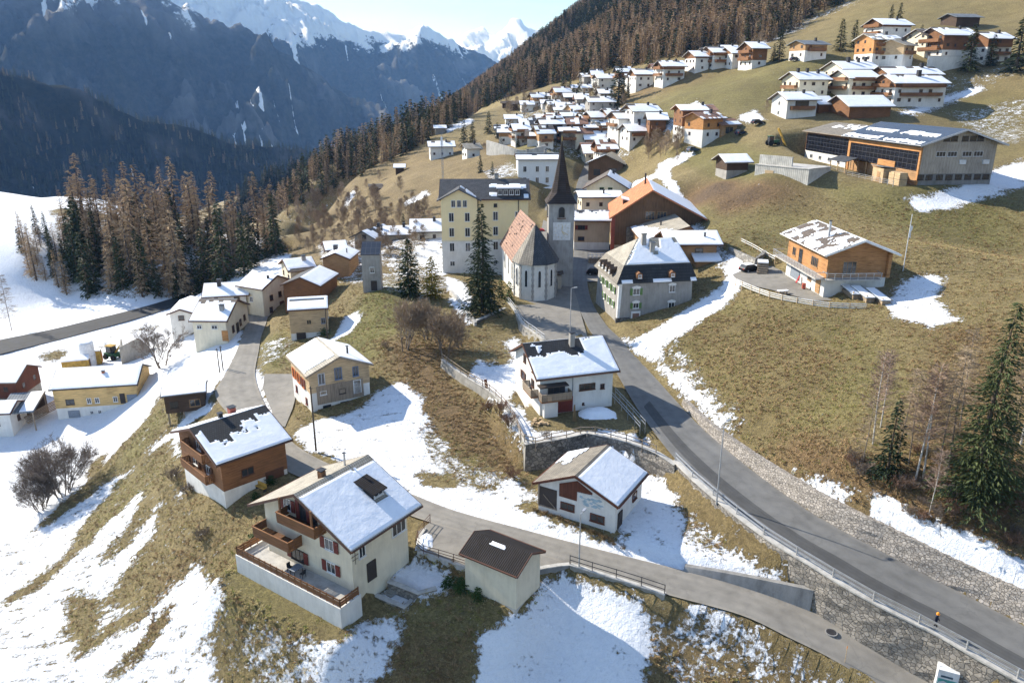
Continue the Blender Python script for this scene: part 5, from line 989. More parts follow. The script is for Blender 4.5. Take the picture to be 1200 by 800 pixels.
def spread_village():
    # hillside left of the church
    V('house', 'white house alone on the tan slope, snow beside it, left of the yellow building', 518, 184, None, 10, 22, 8, 5.5, walls='white', faces='SWE')
    V('house', 'small white house with tan roof below the street wall', 555, 186, None, 20, 13, 7, 5.0, walls='white', roof='tan_tiles', snow=None)
    V('shed', 'dark red shed with a snowy roof at the edge of the dark wood', 468.5, 204, None, 5, 9, 4.5, 3, walls='dark', cat='shed', wins=[], chim=[], group='sheds on the tan slope')
    V('shed', 'low dark shed on the tan slope nearest the bare bushes', 441, 227, None, 12, 11, 5, 2.6, walls='dark', cat='shed', wins=[], chim=[], snow=((1, full),), group='sheds on the tan slope')
    V('shed', 'low grey shed with white roof high on the tan slope', 516, 156, None, 10, 11, 5, 2.6, walls='grey', cat='shed', wins=[], chim=[], group='sheds on the tan slope')
    V('shed', 'dark square shed on the far meadow below the forest', 602, 130, None, 5, 9, 6, 4, walls='dark', cat='shed', wins=[], chim=[], snow=None, group='sheds on the tan slope')
    V('shed', 'tiny dark shed beside the far track on the meadow', 591, 127, None, 5, 4, 4, 3, walls='dark', cat='shed', wins=[], chim=[], snow=None, group='sheds on the tan slope')
    # blue white school house
    sw = [(f, p, z, 1.15, 1.9, 'white_paint') for z in (1.0, 4.6, 8.2) for f, p in (('S', -4.3), ('S', -.2), ('S', 3.1), ('E', -3), ('E', 0), ('E', 3))]
    r, Lx, W, z = V('town_house', 'tall pale blue white house with a low hipped roof behind the church spire', 630, 231, 258, 3, 46, 11, 12.2, 14, roof='slate_tiles', walls=(('wall', 'blue_white_plaster', 99),), wins=sw, snow=((0, lambda s, t, n: t > .3 + n * .2), (1, full)), group=None, oh=.7, og=.7, far=False, chim=[(-3, .5, .8, 1.2), (3, .4, .8, 1.2)])
    pr = MB().box(1.3, 4.8, -W / 2 - 2.4, -W / 2, -4, 3.2).build('porch', 'blue_white_plaster', r); MB().box(1.0, 5.1, -W / 2 - 2.7, -W / 2 - .02, 3.2, 3.5).build('porch_snow', 'snow', pr); MB().box(1.7, 3.2, -W / 2 - 2.46, -W / 2 - 2.4, -.2, 2.5).build('porch_door', 'red_timber', pr)
    # street beyond the church
    V('house', 'beige house with shuttered windows and a snowy roof right of the church tower', 693, 291, 187, -3, 41, 6.5, 7.2, 24, walls=(('wall', 'white_plaster', 1.5), ('upper_wall', 'beige_plaster', 99)), roof='slate_tiles', wins=[('S', -2.6, 1.9, 1.6, 1.0, 'brown_paint'), ('S', -2.6, 4.6, 1.8, 1.1, 'brown_paint', 'red_shutter'), ('W', 0, 2, 1, 1.2), ('W', 0, 4.6, 1, 1.2)], snow=((0, lambda s, t, n: t > .16 + n * .3), (1, full)), far=False, step=.5, group='houses behind the church', chim=[])
    V('house', 'house under a flat snow roof with small chimney behind the beige house', 703, 258, 206, 3, 44, 8, 6.2, 12, walls='cream', group='houses behind the church', step=.6, chim=[(1, -2.5, .4, 1.3, 'dark_metal')])
    V('house', 'cream gabled house with bare brown left roof slope beside the street', 710, 246, 222, 80, 46, 12, 6.5, 30, roof='brown_tiles', walls='cream', gf=True, group='houses behind the church', snow=((0, full),), faces='W', far=False, wins=[('W', -1.4, 5.2, 1.3, 1.2, 'green_shutter'), ('W', 1.0, 5.2, 1.3, 1.2, 'green_shutter'), ('W', -3, 2.2, 1.2, 1.2), ('W', 2, 2.2, 1.2, 1.2)], step=.6)
    # big house with the orange roof
    p = aty(768, 300, 180); Lx, W = 20., 21.
    rz = R(84); cx, sx = math.cos(rz), math.sin(rz)
    r, ln = house('orange_roof_house', 'big timber house with a bright orange tiled roof slope and dark open gable', 'house', (p.x + cx * Lx / 2, p.y + sx * Lx / 2, p.z), rz, Lx, W, 9.3, 27, walls=(('wall', 'old_plaster', 2.5), ('timber_wall', 'barn_timber', 99)), roof='orange_tiles', off=1.6, oh=.7, og=1.6, th=.3, base=5, fascia='terracotta', snow=((0, full),), step=.6,
        wins=[('W', -1.8, 8.6, 2.2, 2.0, 'honey_timber'), ('W', .9, 8.6, 2.2, 2.0, 'honey_timber'), ('W', 3.4, 5.2, 1.6, 2.0, 'white_paint'), ('W', -.5, 5.2, 2.4, 2.0, 'dark_frame'), ('W', 6.8, .2, 4.5, 6.0, 'black_paint', None, 'door')], chim=[(4, 2.4, .4, 2.4, 'dark_metal')])
    MB().box(-Lx / 2 - 1.4, -Lx / 2, W / 2 - .6, W / 2 + .2, -5, 9.2).build('pillar', 'brick_red', r); MB().box(-Lx / 2 - 1.0, -Lx / 2, W / 2 - 5.6, W / 2 - 3.4, -5, 6.8).build('stone_pier', 'rubble_stone', r)
    sd = MB().box(-2.2, 1.6, -1, 1, -.3, .9).build('roof_dormer', 'dark_timber', r, (-2.5, 7, 11.4)); MB().prism([(-1.6, .5), (1.3, 1.25), (1.3, 1.45), (-1.6, .7)], 'x', -2.6, 2.0).build('dormer_snow', 'snow', sd)
    house('house', 'grey tan roofed house in front of the big orange roof', 'house', (35.0, 171.2, 3.6), R(90), 14.6, 13.0, 6.3, 40, roof='tan_tiles', walls=(('wall', 'white_plaster', 3.4), ('timber_wall', 'honey_timber', 99)), off=-3.0, oh=.8, og=.9, base=6, group='houses behind the church', snow=((1, lambda s, t, n: t > .38 + s * .5 + n * .2),), step=.45, chim=[(1, 1.5, .3, .8, 'dark_metal')], wins=[('W', 3.5, 3.6, 1.4, 1.2, 'dark_frame')])
    r, Lx, W, z = V('house', 'timber upper floored house with a ribbed snow roof behind the mansard house', 808, 346, 149, 2, 54, 8.0, 10.6, 20, roof='slate_tiles', walls=(('wall', 'white_plaster', 3.0), ('timber_wall', 'honey_timber', 99)), group='houses behind the church', far=False, step=.4, wins=[('S', 1.2, 8.3, 1.6, 1.3, 'dark_frame'), ('S', 3, 1.2, .8, .7)], chim=[(2.6, -2.4, .3, .8, 'dark_metal')])
    pr = MB().box(.2, 4.6, -W / 2 - 2.6, -W / 2, 4.6, 7.6).build('lean_to', 'honey_timber', r); MB().prism([(-W / 2 - 3.1, 7.5), (-W / 2 - .02, 8.4), (-W / 2 - .02, 8.65), (-W / 2 - 3.1, 7.75)], 'x', -.3, 5.1).build('lean_to_snow', 'snow', pr); put('window', window_mesh(1.6, 1.3, 'pale_grey_paint'), pr, (3.0, -W / 2 - 2.66, 5.5)); MB().box(-.2, 5, -W / 2 - 3.3, -W / 2 - .02, -5, 4.6).build('plinth', 'white_plaster', pr)
    # brown barns
    V('barn', 'brown timber barn with a snow edged gable, nearest of the barns beside the street', 709, 214, 275, 74, 40, 16, 6.8, 24, roof='tan_tiles', walls='barn', cat='barn', gf=True, group='brown barns beside the street', snow=((1, lambda s, t, n: s < .2),), wins=[('W', -3, 2.4, 2.4, 2.2, 'dark_frame'), ('W', 2.5, 3.6, 3, 1.4, 'dark_frame')], chim=[])
    V('barn', 'dark open fronted barn behind the nearest brown barn', 732, 207, 292, 74, 40, 16, 8.5, 24, roof='tan_tiles', walls='dark', cat='barn', gf=True, group='brown barns beside the street', snow=((0, full),), wins=[], chim=[])
    r, Lx, W, z = V('barn', 'brown barn with a snowy lean-to strip across its gable', 757, 200, 284, 84, 38, 14, 7.0, 27, roof='tan_tiles', walls='barn', cat='barn', gf=True, group='brown barns beside the street', snow=((0, full),), wins=[], chim=[])
    b = MB().box(-Lx / 2 - 3, -Lx / 2, -W / 2 + .5, W / 2 - 1, -5, 2.6).build('lean_to', 'barn_timber', r); MB().prism([(-Lx / 2 - 3.4, 2.5), (-Lx / 2 - .05, 4.0), (-Lx / 2 - .05, 4.3), (-Lx / 2 - 3.4, 2.8)], 'y', -W / 2, W / 2 - .5).build('lean_to_snow', 'snow', b)
    V('house', 'broad snow roofed house with red chimneys behind the brown barns', 716, 196, 305, 6, 50, 13, 6.5, 26, roof='rust_tiles', walls='cream', snow=((0, lambda s, t, n: t > .16 + n * .1), (1, full)), chim=[(0, -1.2, 1.1, 1.5, 'brick_red'), (4.5, -.6, 1.0, 1.4, 'brick_red')])
    V('house', 'long low white roofed house above the broad red chimney house', 727, 171, 338, 5, 42, 9, 3.5, 22, walls='timber')
    # white chalets above the barns
    V('house', 'white chalet with a brown timber gable, middle of the three stepped white chalets', 738, 157, None, 16, 24, 10, 6.5, walls='gabled', bal='W'); V('house', 'white chalet with dark gable, highest and right of the three stepped white chalets', 757, 146, None, 16, 26, 10, 5.5, walls='gabled'); V('house', 'white chalet with honey balconies, lowest and left of the three stepped white chalets', 704, 155, None, 16, 18, 9, 7, walls='gabled', bal='W')
    V('house', 'grey house with bright snow roof at the foot of the steep meadow', 705, 134, None, 8, 24, 9, 6, walls='grey'); V('house', 'tall white house under a red brown roof with snow patches', 683, 175, None, 10, 15, 9, 7.5, walls='cream', roof='rust_tiles', snow=((1, full),), faces='SW'); V('house', 'grey stone barn house with a flat white roof beside the tall white house', 667, 172, None, 4, 16, 9, 7, 14, walls='stone', wins=[('S', 1, 2, 2, 2, 'brown_paint')])
    V('house', 'dark timber house on a white base in the middle of the old village', 647, 163, None, 10, 20, 9, 7, walls='halfdark'); V('house', 'snow roofed house just behind the dark timber house', 654, 149, None, 6, 17, 8, 4.5, walls='timber'); V('house', 'narrow tall grey house with a snow roof in the old village', 618, 160, None, 4, 12, 8, 6.5, walls='grey')
    V('house', 'long low house with patchy snow on its broken roof beside the street bend', 592, 160, None, 4, 17, 9, 3.5, walls='grey', snow=((0, patchy(-.2)), (1, full)), roof='slate_tiles'); V('house', 'low grey house with speckled roof right of the long low house', 606, 161, None, 4, 16, 8, 3.0, walls='old', snow=((0, patchy(-.1)), (1, full)), roof='slate_tiles')
    V('house', 'narrow white house with snow roof beside two dark firs in the upper village', 618, 132, None, 6, 11, 8, 5, walls='white'); V('house', 'wide dark fronted house with white roof in the upper village', 665, 135, None, 4, 19, 9, 4.5, walls='halfdark'); V('house', 'dark timber house with white roof below the forest edge', 672, 124, None, 4, 16, 8, 5, walls='dark', wins=[])
    V('house', 'small white house below the forest edge, left of the tall firs', 641, 119, None, 4, 11, 8, 3.5, walls='white'); V('house', 'small snow roofed house in front of the white house near the tall firs', 642, 127, None, 4, 11, 8, 3.0, walls='timber'); V('house', 'tall white house among trees under the forest, upper one of two', 711, 104, None, 10, 17, 9, 6, walls='white'); V('house', 'low grey house among trees under the forest, lower one of two', 710, 117, None, 6, 11, 8, 3.5, walls='grey')
    V('house', 'tiny cream house at the forest edge beside the tall firs', 676, 109, None, 6, 8, 7, 3.2, walls='cream'); V('house', 'tiny white roofed house at the forest edge right of the cream one', 687, 109, None, 6, 8, 7, 3.2, walls='white'); V('house', 'snow roofed house with timber front between old village and upper village', 690, 148, None, 8, 14, 8, 4, walls='timber'); V('house', 'low white roofed house packed between grey houses in the old village', 636, 147, None, 6, 12, 8, 3.6, walls='old'); V('house', 'brown walled house with snow roof beside dark firs in the old village', 668, 147, None, 8, 14, 9, 4.5, walls='timber')
    V('house', 'wide white roofed house at the left end of the old village', 602, 146, None, 4, 15, 8, 3.4, walls='timber')
    rng = random.Random(21)
    for k, (u, v, px, wl, lb) in enumerate(((596, 168, 15, 'old', 0), (628, 171, 13, 'timber', 0), (640, 174, 13, 'white', 0), (655, 173, 13, 'timber', 0), (676, 162, 13, 'cream', 0), (697, 166, 15, 'timber', 0), (712, 160, 15, 'white', 0), (722, 148, 15, 'timber', 0), (626, 140, 12, 'timber', 0), (633, 155, 12, 'grey', 0), (652, 156, 12, 'white', 0), (660, 141, 12, 'white', 0), (679, 139, 12, 'timber', 0), (694, 128, 12, 'white', 0), (682, 130, 11, 'grey', 0), (650, 133, 11, 'old', 0), (630, 125, 10, 'grey', 0), (660, 118, 11, 'timber', 0), (695, 116, 11, 'white', 0), (690, 100, 10, 'grey', 0), (700, 98, 9, 'timber', 0), (742, 103, 12, 'white', 0), (731, 98, 9, 'timber', 0), (727, 163, 16, 'gabled', 0), (700, 178, 18, 'timber', 0), (712, 187, 16, 'timber', 0), (770, 160, 14, 'timber', 0), (612, 170, 12, 'grey', 0), (604, 138, 12, 'old', 0), (748, 168, 14, 'white', 0))):
        if k % 5 == 3: continue
        V('house', 'small snow roofed house packed among its neighbours in the old village', u, v, None, rng.uniform(-2, 18), px * rng.uniform(1.15, 1.6), rng.uniform(8, 11), rng.uniform(3.6, 6), rng.choice((18, 22, 26)), walls=rng.choice((wl, 'timber', 'gabled', 'honey', 'brown', wl)), roof=rng.choice(('brown_tiles', 'slate_tiles', 'rust_tiles', 'grey_tiles')), snow=rng.choice((((0, full), (1, full)), ((0, below(.25)), (1, full)), ((0, patchy(-.1)), (1, full)), ((0, patchy(.05)), (1, full)))), bal=rng.choice(('', 'W', '')), group='packed houses of the old village')
    # row along the forest edge
    g = 'houses below the forest edge'
    V('house', 'white house lowest along the sloping meadow edge', 755, 104, None, 8, 21, 10, 6, walls='white', group=g); V('house', 'long white house with dark window band on the meadow edge', 789, 97, None, 10, 26, 10, 6.5, walls='white', group=g); V('house', 'tiny terracotta roofed hut behind the long white house', 771, 87, None, 6, 11, 8, 3, walls='beige', roof='rust_tiles', snow=((1, full),), group=g)
    V('house', 'white chalet leftmost on the top meadow edge', 822, 84, None, 14, 17, 10, 6, walls='gabled', group=g); V('house', 'white chalet second from the left on the top meadow edge', 843, 81, None, 14, 17, 11, 6.5, walls='gabled', group=g); V('house', 'white chalet third from the left on the top meadow edge', 866, 79, None, 14, 19, 10, 5.5, walls='gabled', group=g)
    V('house', 'white roof peeking out behind the leftmost meadow edge chalet', 834, 73, None, 8, 16, 9, 4, walls='timber', group=g); V('house', 'white roof peeking out behind the third meadow edge chalet', 857, 70, None, 8, 17, 9, 4, walls='timber', group=g); V('house', 'tall brown timber house at the right end of the meadow edge row', 889, 79, None, 12, 18, 11, 7, walls='timber', group=g, bal='W')
    # upper right cluster
    g = 'houses on the upper right hillside'
    V('house', 'square timber house with a blue grey roof alone on the upper meadow', 955, 69, 300, 18, 30, 9, 5, 16, roof='metal_roof', walls='honey', snow=None, group=g); V('house', 'white chalet with a honey gable highest on the upper meadow', 1049, 49, 314, 14, 38, 11, 6, walls='gabled', group=g, bal='W')
    V('house', 'new orange timber house on a white base with a pale tan roof', 1036, 73, 288, 14, 34, 10, 7.5, 20, roof='tan_tiles', walls='orange', snow=((0, patchy(.0)), (1, full)), group=g); V('house', 'small orange timber annex with bare tan roof beside the new timber house', 1063, 73, 284, 40, 26, 9, 5.6, 20, roof='tan_tiles', walls='pale', snow=None, group=g)
    V('house', 'cream house with brown roof between the annex and the brown chalet', 1093, 66, 294, 14, 24, 10, 7, roof='brown_tiles', walls='cream', snow=((1, full),), group=g); V('chalet', 'brown timber chalet with a deep shaded gable and white terrace wall', 1122, 68, 288, 14, 46, 12, 7.5, 22, walls='timber', group=g, bal='W', step=1.0); V('barn', 'dark weathered barn with a grey roof standing above the brown chalet', 1133, 33, 325, 10, 30, 9, 4, 16, roof='metal_roof', walls='dark', cat='barn', wins=[], chim=[], snow=None, group=g); V('house', 'white house half hidden behind the big fir at the right edge', 1168, 74, 284, 14, 34, 10, 8, walls='white', group=g, bal='S')
    p = aty(1105, 72, 283); w_ = thing('terrace_wall', 'white terrace wall below the brown timber chalet', 'wall', p, R(12)); MB().box(-6, 11, -.3, .3, -4, 1.6).build('wall', 'white_plaster', w_); 
    MB().box(-6, 11, -.35, .35, 1.6, 1.75).build('coping', 'pale_concrete', w_)
    # stepped apartment chalets
    g = 'stepped cream chalets on the right'
    V('chalet', 'small cream chalet with three dark chimneys, leftmost of the stepped chalets', 952, 114, 264, 14, 38, 10, 5.6, walls='cream', group=g, bal='W', chim=[(-3.4, -.5, .8, 1.4, 'dark_metal'), (0, -.5, .8, 1.4, 'dark_metal'), (3.4, -1.5, .8, 1.4, 'dark_metal')]); V('chalet', 'cream chalet with dark balconies behind the middle stepped chalet', 1006, 101, 276, 14, 46, 11, 5.6, walls='cream', group=g, bal='W', chim=[(-2, -1, 1, 1.8, 'dark_metal'), (2, -1, .8, 1.5, 'dark_metal'), (5.5, 0, .8, 1.5, 'dark_metal')]); V('chalet', 'cream chalet with brown balconies, middle front of the stepped chalets', 1010, 115, 262, 14, 38, 11, 6.2, walls='cream', group=g, bal='WS', chim=[])
    V('chalet', 'long snow roofed chalet behind the largest stepped chalet', 1070, 107, 270, 10, 66, 11, 5.4, walls='gabled', group=g, chim=[(5, -1, 1, 1.6, 'dark_metal')]); V('chalet', 'largest white chalet with brown balconies beside the snowy bank', 1076, 123, 254, 10, 66, 12, 6.6, walls='gabled', group=g, bal='WS', step=.8, chim=[(1.5, -2, 1.1, 2, 'dark_metal')])
    V('house', 'white house with a dark timber side above the solar barn', 938, 139, 244, 12, 38, 9, 5.6, walls=(('wall', 'white_plaster', 99),), group=g, wins=[('S', 0, 2.9, 4.5, 2.2, 'dark_frame'), ('W', 0, 1, 1, 1.2), ('W', 0, 3.8, 1, 1.2)]); V('hut', 'small brown gabled hut between the white house and the snowy barn', 967, 133, 250, 20, 20, 7, 3, 28, walls='brown', cat='hut', group=g, wins=[], chim=[]); V('barn', 'dark barn with a brown gable and bright snow roof above the solar barn', 1018, 141, 242, 12, 54, 12, 4.2, 24, walls='brown', cat='barn', group=g, wins=[], chim=[], step=.8)
    # chalet group on the bend of the farm road
    g = 'timber chalets on the farm road'
    V('chalet', 'red brown timber chalet with a white roof, left of the orange chalet', 817, 158, 252, 6, 38, 9, 7.5, 16, roof='rust_tiles', walls='timber', group=g, snow=((0, lambda s, t, n: s < .8), (1, full))); V('chalet', 'orange timber chalet on a white base with pale red roof on the farm road', 834, 163, 242, 30, 30, 8, 6.2, 20, roof='rust_tiles', walls='orange', group=g, snow=((0, patchy(.1)),)); V('garage', 'small orange timber garage with red snow dusted roof beside the orange chalet', 854, 157, 244, 24, 22, 6, 3, 22, roof='rust_tiles', walls=(('timber_wall', 'honey_timber', 99),), cat='garage', group=g, wins=[('S', 0, 0, 3, 2.2, 'pale_timber')], chim=[], snow=((0, lambda s, t, n: t > .5 and s > .4),))
    V('barn', 'small dark barn with a bright snow roof alone on the ploughed slope', 863, 208, 199, 10, 26, 6.5, 4.0, 22, walls=(('wall', 'grey_plaster', 1.8), ('timber_wall', 'dark_timber', 99)), cat='barn', group=None, wins=[], chim=[], step=.5)
# ---------------------------------------------------------------- landmarks: yellow house, church, mansard house, solar barn
def landmarks():
    # tall yellow house with the projecting gable
    p = aty(569, 318, 174); k = depth(p) / F_PX; Lx, W, h = 99 * k, 13., 16.4; rz = R(2)
    cx, sx = math.cos(rz), math.sin(rz); loc = (p.x - sx * W / 2, p.y + cx * W / 2, 1.0)
    wy = []
    for z in (1.2, 4.6, 8.0, 11.4):
        for f, q in ((('S', -7.9), ('S', -3.7), ('S', 2.4), ('S', 7.4)) if z > 2 else (('S', -7.9), ('S', 2.4))):
            wy.append((f, q, z, 1.15 if z > 2 else .9, 2.0 if z > 2 else 1.1, 'white_paint'))
        for q in (-4, 0, 4): wy.append(('E', q, z, 1.1, 1.9, 'white_paint'))
        for q in (-4, 0, 4): wy.append(('W', q, z, 1.1, 1.9, 'white_paint'))
    r, ln = house('yellow_house', 'tall yellow and white house with dark slate roof left of the church', 'house', loc, rz, Lx, W, h, 27, walls=(('wall', 'white_plaster', 7.0), ('upper_wall', 'yellow_plaster', 99)), roof='slate_tiles', oh=.8, og=.5, th=.25, base=6, fascia='brown_paint',
        wins=[q for q in wy if not (q[0] == 'S' and q[1] < -1)] + [('S', 2.4, 14.4, .8, .8, 'dark_frame')], snow=((0, rects((.56, .72, .70, .86), (.56, .74, .30, .46), (.78, .97, .28, .48), (.92, .99, .78, .96))),), dep=.22, step=.35, chim=[(2.8, .6, .9, 1.2)])
    gx0, gx1, py = -Lx / 2 - .02, -Lx / 2 + 41 * k, 1.4
    gw = gx1 - gx0; gm = (gx0 + gx1) / 2; yf = -W / 2 - py; ap = h + gw / 2 * .52
    MB().box(gx0 + .03, gx1, yf, -W / 2 + .4, -6, 7.0).build('gable_base', 'white_plaster', r)
    MB().prism([(gx0 + .03, 7.0), (gx1, 7.0), (gx1, h), (gm, ap), (gx0 + .03, h)], 'y', yf, 0).build('gable_wall', 'yellow_plaster', r)
    MB().box(gx0 - .03, gx1 + .05, yf - .06, yf, 6.9, 7.15).box(gx1, Lx / 2 + .05, -W / 2 - .06, -W / 2, 6.9, 7.15).build('string_course', 'cream_plaster', r)
    mb = MB(); o = .9; t = .25; ez = h - o * .52
    for s_ in (-1, 1):
        e = gm + s_ * (gw / 2 + o); mb.prism([(e, ez), (gm, ap), (gm, ap + t), (e, ez + t)] if s_ < 0 else [(gm, ap), (e, ez), (e, ez + t), (gm, ap + t)], 'y', yf - .7, .6)
    gr = mb.build('gable_roof', 'slate_tiles', r)
    mb = MB()
    for (u0, u1, y0, y1) in ((.35, .8, yf + 2.2, yf + 4.2), (.4, .95, yf + .2, yf + 1.6), (.05, .3, yf + 3.5, yf + 5.0)):
        xa, xb = gm + u0 * gw / 2, gm + u1 * gw / 2; za, zb = ap - u0 * gw / 2 * .52 + t, ap - u1 * gw / 2 * .52 + t
        mb.add([(xa, y0, za), (xb, y0, zb), (xb, y1, zb), (xa, y1, za), (xa + .1, y0 + .1, za + .2), (xb - .1, y0 + .1, zb + .2), (xb - .1, y1 - .1, zb + .2), (xa + .1, y1 - .1, za + .2)], [(3, 2, 1, 0), (4, 5, 6, 7), (0, 1, 5, 4), (1, 2, 6, 5), (2, 3, 7, 6), (3, 0, 4, 7)])
    mb.build('roof_snow', 'snow', gr)
    for z in (1.2, 4.6, 8.0, 11.4):
        for q in (gm - gw * .22, gm + gw * .22):
            if z < 2 and q > gm: continue
            hh = 2.0 if z > 2 else 1.2; wo = put('window', window_mesh(1.15, hh, 'white_paint', bars=1), r, (q, yf - .06, z)); put('pane', pane_mesh(1.15, hh), wo)
    for q in (-1.3, 0, 1.3): wo = put('window', window_mesh(.95, 1.6, 'white_paint', bars=1), r, (gm + q, yf - .06, 14.6)); put('pane', pane_mesh(.95, 1.6), wo)
    d = MB().box(-2.6, 2.6, -1.4, 2.5, -.4, 1.5).build('dormer', 'dark_frame', r, (5.4, -W / 2 + 1.5, h + .5)); MB().box(-2.8, 2.8, -1.7, 2.6, 1.5, 1.62).build('dormer_roof', 'slate_tiles', d); MB().box(-2.75, 2.75, -1.65, 2.5, 1.62, 1.9).build('dormer_snow', 'snow', d)
    for q in (-1.95, -.65, .65, 1.95): wo = put('window', window_mesh(1.0, 1.1, 'white_paint', bars=1), d, (q, -1.45, .2))
    MB().tube([(gx1 + .15, -W / 2 - .12, 0), (gx1 + .15, -W / 2 - .12, h)], .08, 6).build('downpipe', 'dark_metal', r); MB().tube([(Lx / 2 - 2.2, -W / 2 - .1, 0), (Lx / 2 - 2.2, -W / 2 - .1, h)], .08, 6).build('downpipe', 'dark_metal', r)
    # ------------------------------------------------ church
    c0 = Vector((4.6, 148.2)); c1 = Vector((1.9, 166.)); ax = (c1 - c0).normalized(); rz = math.atan2(ax.y, ax.x)
    zb = 1.9; ch = thing('church', 'white village church with rust tiled nave and dark pointed steeple', 'church', (c0.x, c0.y, zb), rz)
    L_, Wn, hn, rise = 18., 8.2, 7.4, 6.6
    MB().prism([(-Wn / 2, -4), (Wn / 2, -4), (Wn / 2, hn), (0, hn + rise), (-Wn / 2, hn)], 'x', 0, L_).build('nave', 'white_plaster', ch)
    sl = rise / (Wn / 2); o = .5
    ln = [(-Wn / 2 - o, hn - o * sl), (0, hn + rise), (Wn / 2 + o, hn - o * sl)]
    nr = put('nave_roof', roof_mesh(ln, 0, L_ + .4, .22, 'rust_tiles'), ch)
    mb = MB(); random.seed(2)
    for k in range(14):
        s_, t = random.random() * .9 + .05, random.random() * .9 + .05; x = L_ * s_; y = (Wn / 2) * t; z = hn + rise - rise * t + .3; mb.box(x - .15, x + .15, y - .1, y + .1, z - .15, z + .12)
    mb.build('snow_guards', 'dark_metal', nr)
    # polygonal choir
    rad = 4.25; n = 5; angs = [math.pi / 2 + math.pi * k / n for k in range(n + 1)]
    pts = [(rad * math.cos(a) * 1.12, rad * math.sin(a)) for a in angs]; apx = [(1.2, Wn / 2), ] ; foot = [(.6, rad)] + pts + [(.6, -rad)]
    MB().prism(foot, 'z', -4, hn + .1).build('choir', 'white_plaster', ch)
    mb = MB(); e = 1.13; hip = [(x * e, y * e, hn - .25) for x, y in pts]; V0 = [(.3, 0, hn + rise + .25)] + hip; low = [(x, y, z - .2) for x, y, z in hip]
    mb.add(V0, [(0, i + 1, i + 2) for i in range(n)]); mb.mi = [1 if i < 2 else 0 for i in range(n)]; mb.build('choir_roof', ['slate_tiles', 'grey_tiles'], ch)
    cr = ch.children[-1]
    # left choir roof panels get paler tiles: sunlight put into the colour
    a, b = hip[n], hip[n - 1]
    mq = MB(); 
    for k in range(n + 1):
        x, y = pts[k]; qi = MB()
        for j in range(int((hn + 1) / .55)):
            w_ = .55 if j % 2 else .38; z = -1 + j * .55; d = Vector((x, y, 0)).normalized()
            qi.box(-w_ * .5, w_ * .5, -.12, .1, z, z + .5)
        qi.build('quoins', 'tower_plaster', ch, (x, y, 0), math.atan2(y, x) + math.pi / 2)
    for k in range(n):
        (x0, y0), (x1, y1) = pts[k], pts[k + 1]; mx_, my_ = (x0 + x1) / 2, (y0 + y1) / 2; dx, dy = x1 - x0, y1 - y0; l = math.hypot(dx, dy); nx_, ny_ = dy / l * -1, dx / l
        if nx_ * mx_ + ny_ * my_ < 0: nx_, ny_ = -nx_, -ny_
        ang = math.atan2(ny_, nx_) + math.pi / 2
        wm = cached('lancet', lambda: lancet(.75, 3.4, 'white_paint', .12)); wo = put('window', wm, ch, (mx_ + nx_ * .03, my_ + ny_ * .03, 2.6), ang); put('pane', cached('lancetp', lambda: lancet(.5, 3.1, 'glass', .06, False)), wo, (0, -.10, .14))
    for q in (3, 8, 13):
        wo = put('window', cached('lancet', None), ch, (q, Wn / 2 + .02, 2.6), math.pi); put('pane', cached('lancetp', None), wo, (0, -.10, .14))
    # tower
    p = aty(656, 335, 156.5); tl = ch.matrix_basis.inverted() if False else Matrix.Translation((c0.x, c0.y, zb)) @ Matrix.Rotation(rz, 4, 'Z')
    q = tl.inverted() @ Vector((9.9, 156.6, zb)); tr = -rz + R(1); S = 2.55; th = 17.3
    tw = MB().box(-S, S, -S, S, -4, th).build('tower', 'tower_plaster', ch, q, tr)
    mb = MB(); prof = [(th - .05, 3.15), (th + .9, 2.5), (th + 2.0, 1.95), (th + 4, 1.45), (th + 11.9, .03)]
    for (z0, a0), (z1, a1) in zip(prof[:-1], prof[1:]):
        def oct_(a, z, f): return [(a * x, a * y, z) for x, y in ((-1, -f), (-f, -1), (f, -1), (1, -f), (1, f), (f, 1), (-f, 1), (-1, f))]
        f0, f1 = (.98 if z0 < th else .8 if z0 < th + 1 else .5), (.8 if z1 < th + 1 else .5)
        mb.add(oct_(a0, z0, f0) + oct_(a1, z1, f1), [(i, (i + 1) % 8, (i + 1) % 8 + 8, i + 8) for i in range(8)])
    mb.add(oct_(3.15, th - .05, .98), [tuple(range(8))[::-1]]); mb.build('spire', 'spire_tiles', tw)
    MB().tube([(0, 0, th + 11.7), (0, 0, th + 12.9)], .05, 6).build('finial', 'gold', tw)
    for k in range(4):
        a = k * math.pi / 2
        wo = put('belfry_opening', cached('belf', lambda: lancet(1.5, 2.3, 'grey_plaster', .18, round_=True)), tw, (math.sin(a) * (S + .01), -math.cos(a) * (S + .01), th - 2.9), a); put('louvres', cached('belfp', lambda: lancet(1.2, 2.05, 'black_paint', .08, False, round_=True)), wo, (0, -.14, .12))
        put('sill', cached('belfs', lambda: MB().box(-.85, .85, -.25, 0, -.18, 0).mesh('sill', 'brown_paint')), wo)
    cf = MB().box(-1.75, 1.75, -.06, 0, -1.8, 1.8).build('clock_face', 'white_paint', tw, (.1, -S - .01, th - 5.6))
    mb = MB()
    for k in range(12):
        a = k * math.pi / 6; mb.bar((1.25 * math.sin(a), -.075, 1.25 * math.cos(a)), (1.48 * math.sin(a), -.075, 1.48 * math.cos(a)), .05, .12, (0, 1, 0))
    mb.build('hour_marks', 'gold', cf)
